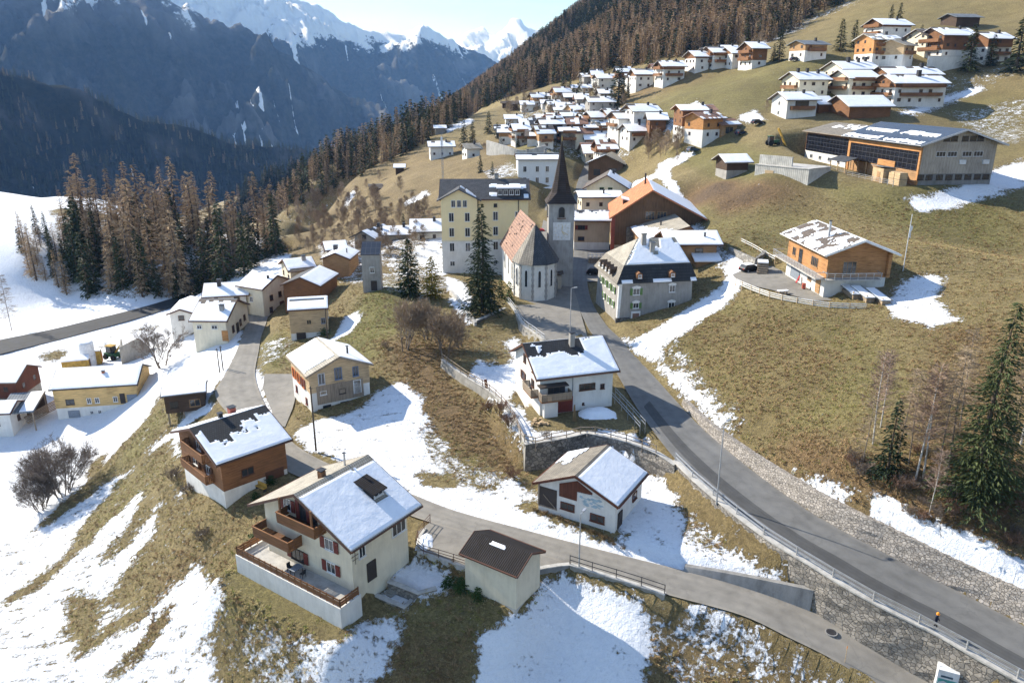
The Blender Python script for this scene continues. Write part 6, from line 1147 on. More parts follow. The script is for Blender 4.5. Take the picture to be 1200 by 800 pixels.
    mb = MB(); mb.bar((0, -.1, 0), (.95 * math.sin(R(142)), -.1, .95 * math.cos(R(142))), .06, .16, (0, 1, 0)); mb.bar((0, -.11, 0), (1.35 * math.sin(R(118)), -.11, 1.35 * math.cos(R(118))), .05, .1, (0, 1, 0)); mb.bar((0, -.12, 0), (.15, -.12, 1.2), .05, .12, (0, 1, 0)); mb.build('hands', 'gold', cf)
    po = MB().box(-1.5, 1.5, -2.0, 0, -3, 3.0).build('porch', 'old_plaster', ch, q + Vector((0, 0, 0)) + (Matrix.Rotation(tr, 4, 'Z') @ Vector((-1.4, -S, 0))), tr)
    MB().prism([(-2.1, 2.8), (1.9, 3.4), (1.9, 3.6), (-2.1, 3.0)], 'y', -2.5, .1).build('porch_roof', 'brown_tiles', po, rz=0); wo = put('doorway', cached('dw', lambda: lancet(1.5, 2.5, 'rope_stone', .2)), po, (0, -2.02, .1)); put('door', cached('dwp', lambda: lancet(1.15, 2.25, 'black_paint', .08, False)), wo, (0, -.16, .05))
    # ------------------------------------------------ mansard house
    mid, rz, l, W = from_roof((726, 334.4), (812, 328.3), (705.8, 311.7), 8.8); Lx, W = l - .6, min(W, 13.5) - .6; z = 1.4; h = 7.6
    ms = thing('mansard_house', 'grey plastered mansard house with green shutters beside the main road', 'house', (mid.x, mid.y, z), rz)
    bat = .45
    MB().add([(-Lx / 2 - bat, -W / 2 - bat, -3), (Lx / 2 + .2, -W / 2 - bat, -3), (Lx / 2 + .2, W / 2 + .2, -3), (-Lx / 2 - bat, W / 2 + .2, -3), (-Lx / 2, -W / 2, h), (Lx / 2, -W / 2, h), (Lx / 2, W / 2, h), (-Lx / 2, W / 2, h)], [(3, 2, 1, 0), (4, 5, 6, 7), (0, 1, 5, 4), (1, 2, 6, 5), (2, 3, 7, 6), (3, 0, 4, 7)]).build('wall', 'grey_plaster', ms)
    MB().box(-Lx / 2 - bat - .06, -Lx / 2 + 2, -W / 2 - bat - .06, -W / 2, -3, 1.3).build('plinth', 'dark_stone', ms)
    MB().add([(-Lx / 2 - .44, -W / 2 - .5, -3), (-Lx / 2 - .1, -W / 2 - .55, -3), (-Lx / 2 + .55, -W / 2 - .04, h), (-Lx / 2 - .04, -W / 2 - .04, h), (-Lx / 2 - .46, -W / 2 + .1, -3), (-Lx / 2 - .02, -W / 2 + .4, h)], [(0, 1, 2, 3), (0, 3, 5, 4)]).build('corner_stripe', 'white_paint', ms)
    ex, br, rz2 = .75, 1.0, 2.7; E = [(-Lx / 2 - ex, -W / 2 - ex), (Lx / 2 + ex, -W / 2 - ex), (Lx / 2 + ex, W / 2 + ex), (-Lx / 2 - ex, W / 2 + ex)]; B = [(-Lx / 2 + br, -W / 2 + br), (Lx / 2 - .1, -W / 2 + br), (Lx / 2 - .1, W / 2 - br), (-Lx / 2 + br, W / 2 - br)]
    zb_ = h + .1 + rz2; rr = [(-1.6, 0, zb_ + 3.6), (Lx / 2 - 1.2, 0, zb_ + 3.6)]
    v = [(x, y, h - .05) for x, y in E] + [(x, y, zb_) for x, y in B]
    MB().add([v[0], v[1], v[5], v[4], v[2], v[6]], [(0, 1, 2, 3), (1, 4, 5, 2)]).build('lower_roof', 'black_tiles', ms); MB().add([v[3], v[0], v[4], v[7], v[2], v[6]], [(0, 1, 2, 3), (0, 3, 5, 4)]).build('side_roof', 'grey_tiles', ms); MB().add(v[:4], [(3, 2, 1, 0)]).build('soffit', 'weathered_timber', ms)
    ur = MB().add(v[4:] + rr, [(0, 1, 5, 4), (1, 2, 5), (2, 3, 4, 5), (3, 0, 4)]).build('upper_roof', 'tan_tiles', ms)
    # snow on the front slope of the upper roof
    mb = MB(); nx, ny = 44, 26; A, Bq, Cq, D = [Vector(q) for q in (v[4], v[5], rr[1], rr[0])]; nrm = (Bq - A).cross(D - A).normalized()
    def SP_(s_, t): return (A.lerp(Bq, s_)).lerp(D.lerp(Cq, s_), t)
    keep = [[not ((.30 < i / nx < .56 and k / ny > .62 + .1 * nse(i * .4, k * .4)) or (.42 < i / nx < .52 and .34 < k / ny < .5) or (.9 < i / nx and k / ny > .8)) and i / nx > .02 + .04 * nse(i, k * .5) for k in range(ny)] for i in range(nx)]; vid = {}
    def vv(i, k, up):
        if (i, k, up) not in vid: vid[(i, k, up)] = len(mb.v); edge = any(not (0 <= a < nx and 0 <= b < ny and keep[a][b]) for a in (i - 1, i) for b in (k - 1, k)); mb.v.append(tuple(SP_(.01 + .98 * i / nx, .02 + .95 * k / ny) + nrm * ((.07 if edge else .17) if up else .005)))
        return vid[(i, k, up)]
    for i in range(nx):
        for k in range(ny):
            if not keep[i][k]: continue
            mb.f.append((vv(i, k, 1), vv(i + 1, k, 1), vv(i + 1, k + 1, 1), vv(i, k + 1, 1))); mb.mi.append(0)
            for (a, b), (c, d) in (((i - 1, k), ((i, k), (i, k + 1))), ((i + 1, k), ((i + 1, k), (i + 1, k + 1))), ((i, k - 1), ((i, k), (i + 1, k))), ((i, k + 1), ((i, k + 1), (i + 1, k + 1)))):
                if not (0 <= a < nx and 0 <= b < ny and keep[a][b]): mb.f.append((vv(*c, 1), vv(*d, 1), vv(*d, 0), vv(*c, 0))); mb.mi.append(0)
    mb.build('roof_snow', 'snow', ur)
    for a, b in ((-Lx / 2 + .2, -Lx / 2 + 2.2), (-.8, 2.6), (Lx / 2 - .6, Lx / 2 + .5)): MB().add([(a, -W / 2 - ex - .05, h), (b, -W / 2 - ex - .05, h), (b, -W / 2 - ex + .35, h + .55), (a, -W / 2 - ex + .35, h + .55), (a + .1, -W / 2 - ex + .0, h + .3), (b - .1, -W / 2 - ex + .0, h + .3)], [(0, 1, 5, 4), (4, 5, 2, 3), (0, 4, 3), (1, 2, 5)]).build('eave_snow', 'snow', ms)
    for x, y, ht in ((-.9, -1.4, 1.9), (.2, -2.9, 1.5)): c = MB().box(-.4, .4, -.35, .35, -1.5, ht).build('chimney', 'grey_plaster', ur, (x, y, zb_ + 3.6 - abs(y) * .62)); MB().box(-.5, .5, -.45, .45, ht, ht + .15).build('chimney_cap', 'grey_concrete', c)
    for x in (-3.4, 2.6): d = MB().prism([(-.5, 0), (.5, 0), (.5, .8), (0, 1.15), (-.5, .8)], 'y', -.9, .9).build('dormer', 'brown_timber', ms, (x, -W / 2 - .1, h + .8)); put('window', window_mesh(.6, .6, 'white_paint'), d, (0, -.95, .12))
    for y in (-3.2, -1.2, .8, 2.8): d = MB().prism([(-.5, 0), (.5, 0), (.5, .9), (0, 1.25), (-.5, .9)], 'y', -.8, 1.0).build('dormer', 'dark_timber', ms, (-Lx / 2 - .1, y, h + .9), R(-90)); put('window', window_mesh(.6, .6, 'white_paint'), d, (0, -.86, .12))
    for x, z_, wd, ht, sh in ((-3.6, 5.3, 1.3, 1.2, 'green_shutter'), (-3.6, 2.9, 1.1, 1.0, 'green_shutter'), (3.0, 5.5, 1.1, 1.3, None), (3.0, 2.4, 1.2, 1.3, None)):
        dz = bat * (1 - (z_ + ht / 2 + 3) / (h + 3)); wo = put('window', window_mesh(wd, ht, 'white_paint'), ms, (x, -W / 2 - dz - .08, z_)); put('pane', pane_mesh(wd, ht), wo)
        MB().prism([(-wd / 2 - .2, ht + .02), (wd / 2 + .2, ht + .02), (wd / 2 + .1, ht + .3), (0, ht + .5), (-wd / 2 - .1, ht + .3)], 'y', -.04, .02).build('hood', 'white_paint', wo)
        if sh:
            for s_ in (-1, 1): put('shutter', shut_mesh(.45, ht, sh), wo, (s_ * (wd / 2 + .25), 0, 0))
    wo = MB().box(-.85, .85, -.06, .06, 0, 2.7).build('door_frame', 'white_paint', ms, (-3.6, -W / 2 - .42, -.3)); MB().box(-.6, .6, -.12, -.06, .1, 2.35).build('door', 'rust_tiles', wo)
    for y, z_ in ((-4, 5.2), (-1.5, 5.2), (1, 5.2), (3.6, 5.2), (-4, 2.6), (-1.5, 2.6), (1.5, 2.6)):
        wo = put('window', window_mesh(.9, 1.2, 'white_paint'), ms, (-Lx / 2 - .3 + .02 * z_, y, z_), R(-90)); put('pane', pane_mesh(.9, 1.2), wo)
        for s_ in (-1, 1): put('shutter', shut_mesh(.4, 1.2, 'green_shutter'), wo, (s_ * .7, 0, 0))
    # ------------------------------------------------ barn with the solar front
    p = aty(1118, 213, 170); k = depth(p) / F_PX; W = 90 * k; rz = R(96); cx, sx = math.cos(rz), math.sin(rz); Lx = 30.; h = 8.8; zb = 20.9
    loc = (p.x + cx * Lx / 2, p.y + sx * Lx / 2, zb)
    pl = Matrix.Translation(loc) @ Matrix.Rotation(rz, 4, 'Z'); PADS.append(([pl @ Vector((a, b, c)) for a, b, c in ((-Lx / 2, -W / 2 - .5, 0), (Lx / 2 + 24, -W / 2 - .5, 1.2), (Lx / 2 + 24, W / 2 + 4, .8), (Lx / 2, W / 2 + 6, .1), (-Lx / 2, W / 2 + 6, -.1))], 5.))
    r, ln = house('solar_barn', 'large grey boarded barn with black solar panels along its orange framed side', 'barn', loc, rz, Lx, W, h, 18, walls=(('wall', 'grey_concrete', 2.4), ('timber_wall', 'grey_timber', 99)), roof='solar_roof', oh=1.6, og=1.6, th=.3, base=5, fascia='pale_grey_paint', step=.5, dep=.2,
        snow=((1, rects((.03, .47, .86, .97), (.53, .98, .84, .97), (.06, .46, .38, .52), (.55, .95, .40, .54))),), wins=[('W', q, 9.2, 1.5, 1.1, 'dark_frame') for q in (-3.4, -1.7, .8, 2.6, 4.3)] + [('W', q, 6.0, 2.2, 1.1, 'pale_grey_paint') for q in (-4.2, -1.6, 1.8, 4.4)] + [('W', q, 1.1, 1.5, 1.1, 'dark_frame') for q in (-8, -6, -3.6, -1.4, .8, 3, 5.2, 7.2)], chim=[])
    yN = W / 2 + .06
    MB().box(-Lx / 2 + .6, Lx / 2 - 1.0, yN, yN + .12, 2.9, 7.0).build('solar_panels', 'solar_glass', r)
    MB().box(-Lx / 2, Lx / 2, yN, yN + .3, 7.0, 7.9).box(-Lx / 2, -Lx / 2 + .6, yN, yN + .3, 0, 7.0).box(Lx / 2 - 1.0, Lx / 2, yN, yN + .3, 0, 7.0).build('frame', 'orange_timber', r)
    MB().box(-Lx / 2 + .6, Lx / 2 - 1.0, yN, yN + .1, -.5, 2.9).build('lower_boarding', 'honey_timber', r)
    MB().box(-6, 1, yN + .12, yN + .3, 2.9, 4.2).build('board_panel', 'orange_timber', r)
    for q in (-6.4, -1): MB().box(-.7, .7, -.3, .1, 0, .9).build('sign_box', 'white_metal', r, (-Lx / 2 - .1, q + 0, 4.4), R(-90))
    L2 = 24.; p2 = (p.x + cx * (Lx + L2 / 2 + .3), p.y + sx * (Lx + L2 / 2 + .3), zb + .6)
    r2, ln = house('old_barn', 'older barn wing with grey roof and black panels joined behind the solar barn', 'barn', p2, rz, L2, W - 1, 7.8, 14, walls=(('wall', 'white_plaster', 2.6), ('timber_wall', 'brown_timber', 99)), roof='grey_tiles', oh=1.3, og=.2, th=.3, base=6, fascia='weathered_timber', step=.7, snow=((1, lambda s, t, n: (.2 < s < .75 and .1 < t < .5 and n > -.1)),), wins=[('N', q, .7, 1.4, 1.0, 'pale_grey_paint') for q in (-8, -3, 2, 7)], chim=[])
    MB().box(-L2 / 2 + .2, L2 / 2 - .4, W / 2 - .44, W / 2 - .3, 2.6, 7.0).build('solar_panels', 'solar_glass', r2)
    CH['barn'] = (r, Lx, W, zb)
def lancet(w_, ht, mat, d, frame=True, round_=False):
    mb = MB(); n = 8; k = w_ / 2
    top = [(k * math.cos(a), ht - k + k * math.sin(a) * (1 if round_ else 1.5)) for a in [math.pi * i / n for i in range(n + 1)]]
    return mb.prism([(-k, 0), (k, 0)] + top, 'y', -d, .05).mesh('window', mat)
# ---------------------------------------------------------------- walls, fences, rails, lamps
def wall_along(name, label, top, bot, th, mat, cap=None, capmat='pale_concrete', cat='wall', lean=0., rough=0., down=3., group=None, seg=1.2):
    """a wall whose upper front edge runs through top and whose foot runs through bot (world points); it is th thick behind its face"""
    n = max(4, int(sum((a - b).length for a, b in zip(top[:-1], top[1:])) / seg)); T, Bt = resample(top, n), resample(bot, n)
    o = T[0].copy(); r = thing(name, label, cat, o, 0, group); mb = MB(); cm = MB(); m = 6
    rows = []
    for i in range(n):
        d = (T[min(i + 1, n - 1)] - T[max(i - 1, 0)]); d.z = 0; d.normalize(); nr = Vector((d.y, -d.x, 0))
        if (Bt[i] - T[i]).xy.dot(nr.xy) < 0: nr = -nr          # nr points out of the face
        face = [T[i].lerp(Bt[i], k / m) + nr * (rough * fbm(i * .6, k * .9, .9, 3)) for k in range(m + 1)] + [Bt[i] + Vector((0, 0, -down)) + nr * .1]
        back = T[i] - nr * th
        rows.append([back + Vector((0, 0, -(T[i].z - Bt[i].z) - down)), back] + face)
        cm.v += [tuple(q - o) for q in (T[i] + nr * .08 + Vector((0, 0, -.02)), T[i] + nr * .08 + Vector((0, 0, cap or .1)), back - nr * .08 + Vector((0, 0, cap or .1)), back - nr * .08 + Vector((0, 0, -.02)))]
    k = len(rows[0])
    for row in rows: mb.v += [tuple(q - o) for q in row]
    for i in range(n - 1):
        for j in range(k - 1): a = i * k + j; mb.f.append((a, a + 1, a + k + 1, a + k)); mb.mi.append(0)
        for j in range(4): a = i * 4; cm.f.append((a + j, a + (j + 1) % 4, a + 4 + (j + 1) % 4, a + 4 + j)); cm.mi.append(0)
    for e in (0, n - 1): mb.f.append(tuple(e * k + j for j in range(k))); mb.mi.append(0); cm.f.append(tuple(e * 4 + j for j in range(4))); cm.mi.append(0)
    mb.build('wall', mat, r)
    if cap: cm.build('coping', capmat, r)
    return r
def fence(name, label, pts, ht, post, rails, mat, gap=2., cat='fence', pmat=None, rw=.07, rh=.1, group=None, rp=True):
    n = max(2, int(sum((a - b).length for a, b in zip(pts[:-1], pts[1:])) / gap) + 1); P = resample(pts, n); o = P[0].copy(); r = thing(name, label, cat, o, 0, group)
    for p in P: MB().box(-post / 2, post / 2, -post / 2, post / 2, -.8, ht).build('post', pmat or mat, r, p - o)
    for z in rails:
        mb = MB()
        for a, b in zip(P[:-1], P[1:]): mb.bar(a - o + Vector((0, 0, z)), b - o + Vector((0, 0, z)), rw, rh)
        mb.build('rail', mat, r)
    return r
def lamp(name, label, p, ht, arm=(.0, 0), head='galvanised', group='street lamps'):
    r = thing(name, label, 'street lamp', p, 0, group)
    MB().tube([(0, 0, -.5), (0, 0, ht * .5), (0, 0, ht)], [.09, .075, .05], 8).build('pole', 'galvanised', r)
    a = Vector((arm[0], arm[1], 0)); l = a.length or 1e-3; d = a / l
    MB().bar((0, 0, ht - .05), tuple(a * .6 + Vector((0, 0, ht + .08))), .06, .06).build('arm', 'galvanised', r)
    h = MB().bar(tuple(a * .5 + Vector((0, 0, ht + .06))), tuple(a * 1.1 + Vector((0, 0, ht + .12))), .26, .13).build('lamp_head', head, r)
    return r
def pix(*ps): return [onz(*p) for p in ps]
def edge(pts, side, off):
    """points moved sideways from a road edge"""
    out = []
    for i, p in enumerate(pts):
        d = (pts[min(i + 1, len(pts) - 1)] - pts[max(i - 1, 0)]); d.z = 0; d.normalize(); out.append(p + Vector((d.y, -d.x, 0)) * off * side)
    return out
def build_walls():
    A, B = ROADS['main']
    i0 = [i for i, p in enumerate(A) if p.y < 83.5]; Ld = [A[i] for i in i0][::6]
    c = (A[0] + B[0]) / 2; sgn = 1 if (Ld[1] - Ld[0]).cross(Vector((0, 0, 1))).dot(Ld[0] - B[0]) > 0 else -1
    top = [p + Vector((0, 0, .12)) for p in edge(Ld, sgn, .55)]; bot = []
    for q in edge(Ld, sgn, .85): z = float(base_z([q.x], [q.y])[0]); bot.append(Vector((q.x, q.y, min(q.z - 1.4, max(z - .3, q.z - 4.8)))))
    wall_along('retaining_wall', 'long rubble stone retaining wall under the downhill edge of the main road', top, bot, .55, 'rubble_stone', .14, rough=.16)
    pts = [p + Vector((0, 0, .26)) for p in edge(Ld, sgn, .3)]
    gr = fence('guardrail', 'galvanised double rail guardrail along the downhill edge of the main road', pts, .95, .11, (.42, .88), 'galvanised', 3.6, 'guardrail', rw=.07, rh=.16)
    # upper rail repeated a hand's breadth behind, as in the photograph
    # pitched stone face above the road
    j = [k for k, p in enumerate(B) if p.y < 104]; Rd = [B[k] for k in j][::6]; sg = -sgn
    bot = [p + Vector((0, 0, -.05)) for p in edge(Rd, sg, .12)]; hs = [(45, 2.6), (57, 2.5), (67, 2.2), (76, 1.8), (84, 1.3), (92, .9), (104, .7)]
    def hh(y):
        for (a, x), (b, z) in zip(hs[:-1], hs[1:]):
            if y <= b: return x + (z - x) * max(0, (y - a)) / (b - a)
        return .8
    top = [p + Vector((0, 0, hh(p.y))) for p in [q + (r - q) for q, r in zip(Rd, [e + Vector((0, 0, 0)) for e in [edge(Rd, sg, .12 + .42 * hh(pp.y))[k] for k, pp in enumerate(Rd)]])]]
    wall_along('stone_embankment', 'sloping pitched stone embankment above the uphill edge of the main road', top, bot, .6, 'pitched_stone', None, rough=.14, down=.6)
    # terrace of the white house
    top = pix((517, 421, .9), (545, 441, .6), (571, 457, .5), (588, 472, .4), (601, 490.6, .3), (616, 520.6, .25)); bot = [p + Vector((-.15, -.25, -d)) for p, d in zip(top, (1.7, 1.6, 1.8, 2.2, 2.8, 3.5))]
    wall_along('garden_wall', 'pale concrete garden wall curving down the left side of the white house terrace', top, bot, .3, 'concrete', .06, rough=.05)
    top = pix((616, 520.6, .25), (640.6, 517, .25), (664, 513, .25), (688, 507.5, .25)); bot = [p + Vector((.05, -.45, -3.7)) for p in top]
    wall_along('terrace_wall', 'dark rough stone wall below the white house terrace, behind the mural cottage', top, bot, .5, 'dark_stone', .08, rough=.2)
    top = pix((688, 507.5, .25), (715, 513, .22), (742.5, 520.6, .1), (768.7, 531, -.1), (790, 545, -.5)); bot = [p + Vector((.0, -.4, -d)) for p, d in zip(top, (3.4, 2.9, 2.5, 2.2, 1.8))]
    wall_along('bank_wall', 'low tan stone bank wall joining the terrace to the main road', top, bot, .5, 'rubble_stone', .06, rough=.22)
    fp = pix((517, 421, 1.0), (545, 441, .7), (571, 457, .6), (588, 472, .5), (601, 490.6, .4), (616, 520.6, .3), (640.6, 517, .3), (664, 513, .3), (688, 507.5, .3), (715, 513, .28), (742.5, 520.6, .2), (768, 531, -.05))
    fence('post_fence', 'brown post and rail fence round the snowy terrace of the white house', [p + Vector((.1, .15, -.1)) for p in fp], 1.1, .1, (.5, .98), 'weathered_timber', 2.0)
    # churchyard
    top = pix((527, 340, 2.1), (542, 358, 1.9), (553, 374, 1.6), (556, 378, 1.5)); bot = [p + Vector((-.3, -.2, -2.2)) for p in top]
    wall_along('churchyard_wall', 'whitewashed churchyard wall running down behind the big spruce', top, bot, .4, 'pale_concrete', .1, rough=.06)
    top = pix((556, 377, 1.5), (575, 369, 1.8), (593, 361, 1.9)); bot = [p + Vector((.1, -.35, -3.4)) for p in top]
    wall_along('churchyard_buttress_wall', 'tall shaded stone wall under the big spruce beside the church square', top, bot, .5, 'dark_stone', .1, rough=.1)
    top = pix((593, 352, 2.1), (601, 362, 2.0), (612, 380, 1.8), (624, 389, 1.7), (637, 399, 1.6)); bot = [p + Vector((-.6, -.35, -d)) for p, d in zip(top, (2.2, 2.3, 2.2, 2.0, 1.6))]
    wall_along('square_wall', 'lichen stained concrete wall under the edge of the church square', top, bot, .4, 'concrete', .1, rough=.06)
    fence('railing', 'white metal railing along the edge of the church square', [p + Vector((.15, .1, .05)) for p in top], 1.0, .06, (.5, .95), 'white_metal', 1.6, 'railing', rw=.05, rh=.05)
    # lane walls
    top = pix((545, 664, -4.3), (520, 656, -4.3), (489, 646, -4.25)); bot = [p + Vector((-.1, -.12, -1.5)) for p in top]
    wall_along('yard_wall', 'smooth pale concrete yard wall between the garage and the cream chalet', top, bot, .3, 'pale_concrete', None)
    top = pix((489, 646, -4.2), (489, 630, -4.2), (497, 618, -4.2)); bot = [p + Vector((-.15, 0, -1.4)) for p in top]
    wall_along('side_wall', 'short pale concrete side wall of the yard facing the cream chalet', top, bot, .3, 'pale_concrete', None)
    fence('yard_railing', 'thin brown railing on the yard wall beside the garage', [p + Vector((.1, .15, .0)) for p in pix((545, 664, -4.3), (520, 656, -4.3), (489, 646, -4.25), (489, 630, -4.2), (503, 612, -4.2))], 1.0, .06, (.3, .6, .95), 'brown_paint', 1.5, 'railing', rw=.04, rh=.05)
    top = pix((628, 668, -4.45), (648, 664, -4.5), (668, 662, -4.55)); bot = [p + Vector((0, -.15, -1.3)) for p in top]
    wall_along('corner_wall', 'short grey wall between the garage and the lane railing', top, bot, .35, 'grey_concrete', .08)
    top = pix((668, 662, -4.5), (700, 672, -4.65), (740, 684, -4.85), (779, 697, -5.0)); bot = [p + Vector((-.1, -.15, -d)) for p, d in zip(top, (1.5, 1.5, 1.4, 1.1))]
    wall_along('lane_wall', 'weathered concrete retaining wall below the lane railing', top, bot, .35, 'concrete', .08)
    fence('lane_railing', 'dark tubular railing beside the lane above the snow slope', [p + Vector((.0, .15, .05)) for p in top], 1.05, .07, (.5, 1.0), 'dark_metal', 2.2, 'railing', rw=.05, rh=.06)
    bot = pix((800, 669, -5.1), (850, 682, -5.4), (900, 698, -5.75), (949, 716, -6.1)); top = [p + Vector((.25, .35, d)) for p, d in zip(bot, (.35, .8, 1.4, 2.1))]
    wall_along('uphill_wall', 'stained grey concrete wall on the uphill side of the lane ending at the stone wall', top, bot, .5, 'grey_concrete', None)
    # garden steps and low walls right of the chalet
    for lb, pts, d in (('upper stone wall of the snowy garden terraces beside the cream chalet', ((454, 682, -5.7), (475, 690, -5.7), (487, 696, -5.7), (512, 690, -5.7)), 1.1), ('lower stone wall of the snowy garden terraces beside the cream chalet', ((437, 697, -6.6), (462, 708, -6.6), (476, 712, -6.6), (488, 700, -6.6)), 1.2)):
        top = pix(*pts); wall_along('garden_step_wall', lb, top, [p + Vector((.05, -.1, -d)) for p in top], .4, 'rubble_stone', .08, rough=.08, group='garden terrace walls')
    p = onz(443, 715, -7.6); s_ = thing('steps', 'narrow concrete garden steps at the corner of the chalet terrace', 'steps', p, R(-35))
    mb = MB()
    for k in range(9): mb.box(-.5, .5, k * .28, k * .28 + .3, -1, k * .17 + .1)
    mb.build('stair', 'concrete', s_)
    # ramp rails beside the white house
    for k, lb in ((0, 'outer'), (1, 'inner')):
        pts = pix((721 - 6 * k, 462 + 3 * k, .5), (735 - 6 * k, 477 + 3 * k, .4), (756 - 6 * k, 501 + 3 * k, .2))
        fence('ramp_railing', '%s galvanised railing of the ramp between the white house and the main road' % lb, pts, 1., .06, (.5, .95), 'galvanised', 1.8, 'railing', rw=.05, rh=.08, group='ramp railings')
    fence('timber_fence', 'brown timber fence climbing the bank at the left end of the cream chalet', pix((312, 566, -4.7), (288, 580, -5.3), (264, 596, -6.3)), 1.0, .1, (.4, .85), 'weathered_timber', 1.8)
    # log house fences
    fp = pix((862, 333, 9.1), (880, 341, 9.2), (905, 350, 9.4), (940, 357, 9.6), (975, 362, 9.8), (1015, 363, 10.1))
    fence('rail_fence', 'pale three rail timber fence curving in front of the log house', fp, 1.0, .12, (.3, .62, .92), 'white_paint', 2.4, pmat='pale_timber', rw=.06, rh=.13)
    fp = pix((868, 284, 11.3), (884, 292, 11), (897, 300, 10.8), (908, 306, 10.6)); fence('rail_fence', 'short pale timber fence on the bank behind the log house garage', fp, 1.0, .12, (.4, .8), 'white_paint', 2.2, pmat='pale_timber', rw=.06, rh=.12)
    bot = pix((851, 302, 9.2), (868, 310, 9.2), (884, 316, 9.4), (896, 306, 9.8)); top = [p + Vector((.5, .9, 1.9)) for p in bot]
    wall_along('boulder_wall', 'stacked boulder wall behind the snowy driveway of the log house', top, bot, .6, 'block_stone', None, rough=.35)
    # farm wall by the solar barn
    a, b = on_ground(884, 206), on_ground(946, 218); d = (b - a); d.z = 0; l = d.length; d.normalize(); nr = Vector((-d.y, d.x, 0)); ft = thing('farm_terrace', 'pale plank marked concrete terrace of the farm yard below the black panels', 'terrace', Vector((a.x, a.y, 0)), math.atan2(d.y, d.x)); zt = 23.3
    MB().box(0, l, 0, 9, a.z - 6, zt).build('lower_wall', 'plank_panel', ft); MB().box(-.1, l + .1, -.12, 9, zt, zt + .18).build('coping', 'pale_concrete', ft); MB().box(0, l * .62, 1.4, 1.8, zt + .18, zt + 2.3).build('upper_wall', 'plank_panel', ft); MB().box(l * .2, l * .36, -.08, 0, a.z - 2, a.z + 1.6).build('gate', 'pale_timber', ft)
    rb = CH['barn'][0]; mt = Matrix.Translation(rb.location) @ Matrix.Rotation(rb.rotation_euler[2], 4, 'Z'); Lx, W = CH['barn'][1], CH['barn'][2]
    fence('yard_fence', 'grey metal farm fence in front of the solar barn', [mt @ Vector((x, W / 2 + 5.6, -.1)) for x in (-Lx / 2, -5, 5, 16)], 1.2, .1, (.35, .75, 1.1), 'galvanised', 2.6, rw=.05, rh=.07)
    mt3 = lambda x, y, z=0: mt @ Vector((x, y, z))
    s_ = thing('feed_shed', 'plywood shed with a thin metal roof in front of the solar barn', 'shed', mt3(-7.5, W / 2 + 3.6), rb.rotation_euler[2]); MB().box(-2.2, 2.2, -1.4, 1.4, -.5, 3.0).build('wall', 'pale_timber', s_); MB().prism([(-1.7, 3.0), (1.8, 3.4), (1.8, 3.5), (-1.7, 3.12)], 'x', -2.5, 2.5).build('roof', 'metal_roof', s_); MB().box(-1.0, .2, 1.4, 1.46, 0, 2.2).build('door', 'honey_timber', s_)
    for k, (x, lb) in enumerate(((-11.4, 'nearest'), (-13.6, 'next'))):
        s_ = thing('timber_crate', '%s tall plywood crate stack at the near corner of the solar barn' % ('outer' if k else 'inner'), 'crate', mt3(x, W / 2 + 3.2), rb.rotation_euler[2], 'plywood crates'); MB().box(-1, 1, -.9, .9, -.3, 2.6).build('box', 'pale_timber', s_); MB().box(-1.02, 1.02, -.92, .92, 1.1, 1.25).build('batten', 'weathered_timber', s_)
    s_ = thing('shelter', 'dark roofed open shelter at the left end of the farm yard', 'shelter', mt3(8.5, W / 2 + 3.4), rb.rotation_euler[2]); MB().prism([(-3.2, 3.0), (0, 3.9), (3.2, 3.0), (3.2, 3.12), (0, 4.05), (-3.2, 3.12)], 'x', -4, 4).build('roof', 'slate_tiles', s_)
    for x in (-3.6, 0, 3.6):
        for y in (-2.6, 2.6): MB().box(x - .1, x + .1, y - .1, y + .1, -1, 3.1).build('post', 'pale_timber', s_)
    # lamps
    Lm = onz(840, 586, -.75); lamp('street_lamp', 'tall thin street lamp on the guardrail of the main road', Lm, 9.2, (.7, .5))
    lamp('street_lamp', 'street lamp at the lane edge beside the lane railing', onz(678, 678, -6.0), 7.6, (.5, .7)); lamp('street_lamp', 'street lamp on the lane behind the large cream chalet', onz(329, 543, -4.3), 4.6, (-.7, .2)); lamp('street_lamp', 'street lamp on the church square behind the white house', onz(668, 394, 1.4), 8.4, (.9, .1))
    for u, v, z, ht, lb in ((370, 523, -3.4, 8.5, 'dark wooden pole standing in front of the timber and white chalet'), (262, 437, -6.0, 5, 'thin wooden pole right of its twin above the lane bank'), (258, 440, -6.4, 5, 'thin wooden pole left of its twin above the lane bank'), (384, 398, -2.6, 6, 'thin wooden pole behind the timber and white chalet')):
        p = onz(u, v, z); r = thing('utility_pole', lb, 'pole', p, 0, 'wooden poles'); MB().tube([(0, 0, -.6), (0, 0, ht)], [.13, .09], 8).build('shaft', 'bark', r); MB().bar((-.25, 0, ht - .25), (.25, 0, ht - .25), .08, .08).build('crossbar', 'dark_metal', r)
    p = onz(1056, 330, 11.2); r = thing('flagpole', 'tall white flagpole with a hanging flag beside the log house', 'flagpole', p); MB().tube([(0, 0, -.5), (0, 0, 11)], [.09, .05], 8).build('pole', 'white_metal', r)
    mb = MB(); n = 8
    for k in range(n + 1): z = 9.3 - 2.0 * k / n; mb.v += [(0.05, 0, z), (.22 + .06 * math.sin(k), .05 * math.sin(k * 1.3), z - .1), (.34 + .08 * math.sin(k * .7 + 1), -.06 * math.cos(k), z - .25)]
    for k in range(n):
        for j in range(2): mb.f.append((k * 3 + j, k * 3 + j + 1, k * 3 + j + 4, k * 3 + j + 3)); mb.mi.append(0)
    mb.build('flag', 'white_paint', r)
    p = aty(519.5, 232, 196); r = thing('radio_mast', 'thin lattice radio mast behind the left gable of the yellow house', 'mast', p); mb = MB(); hh_ = 15
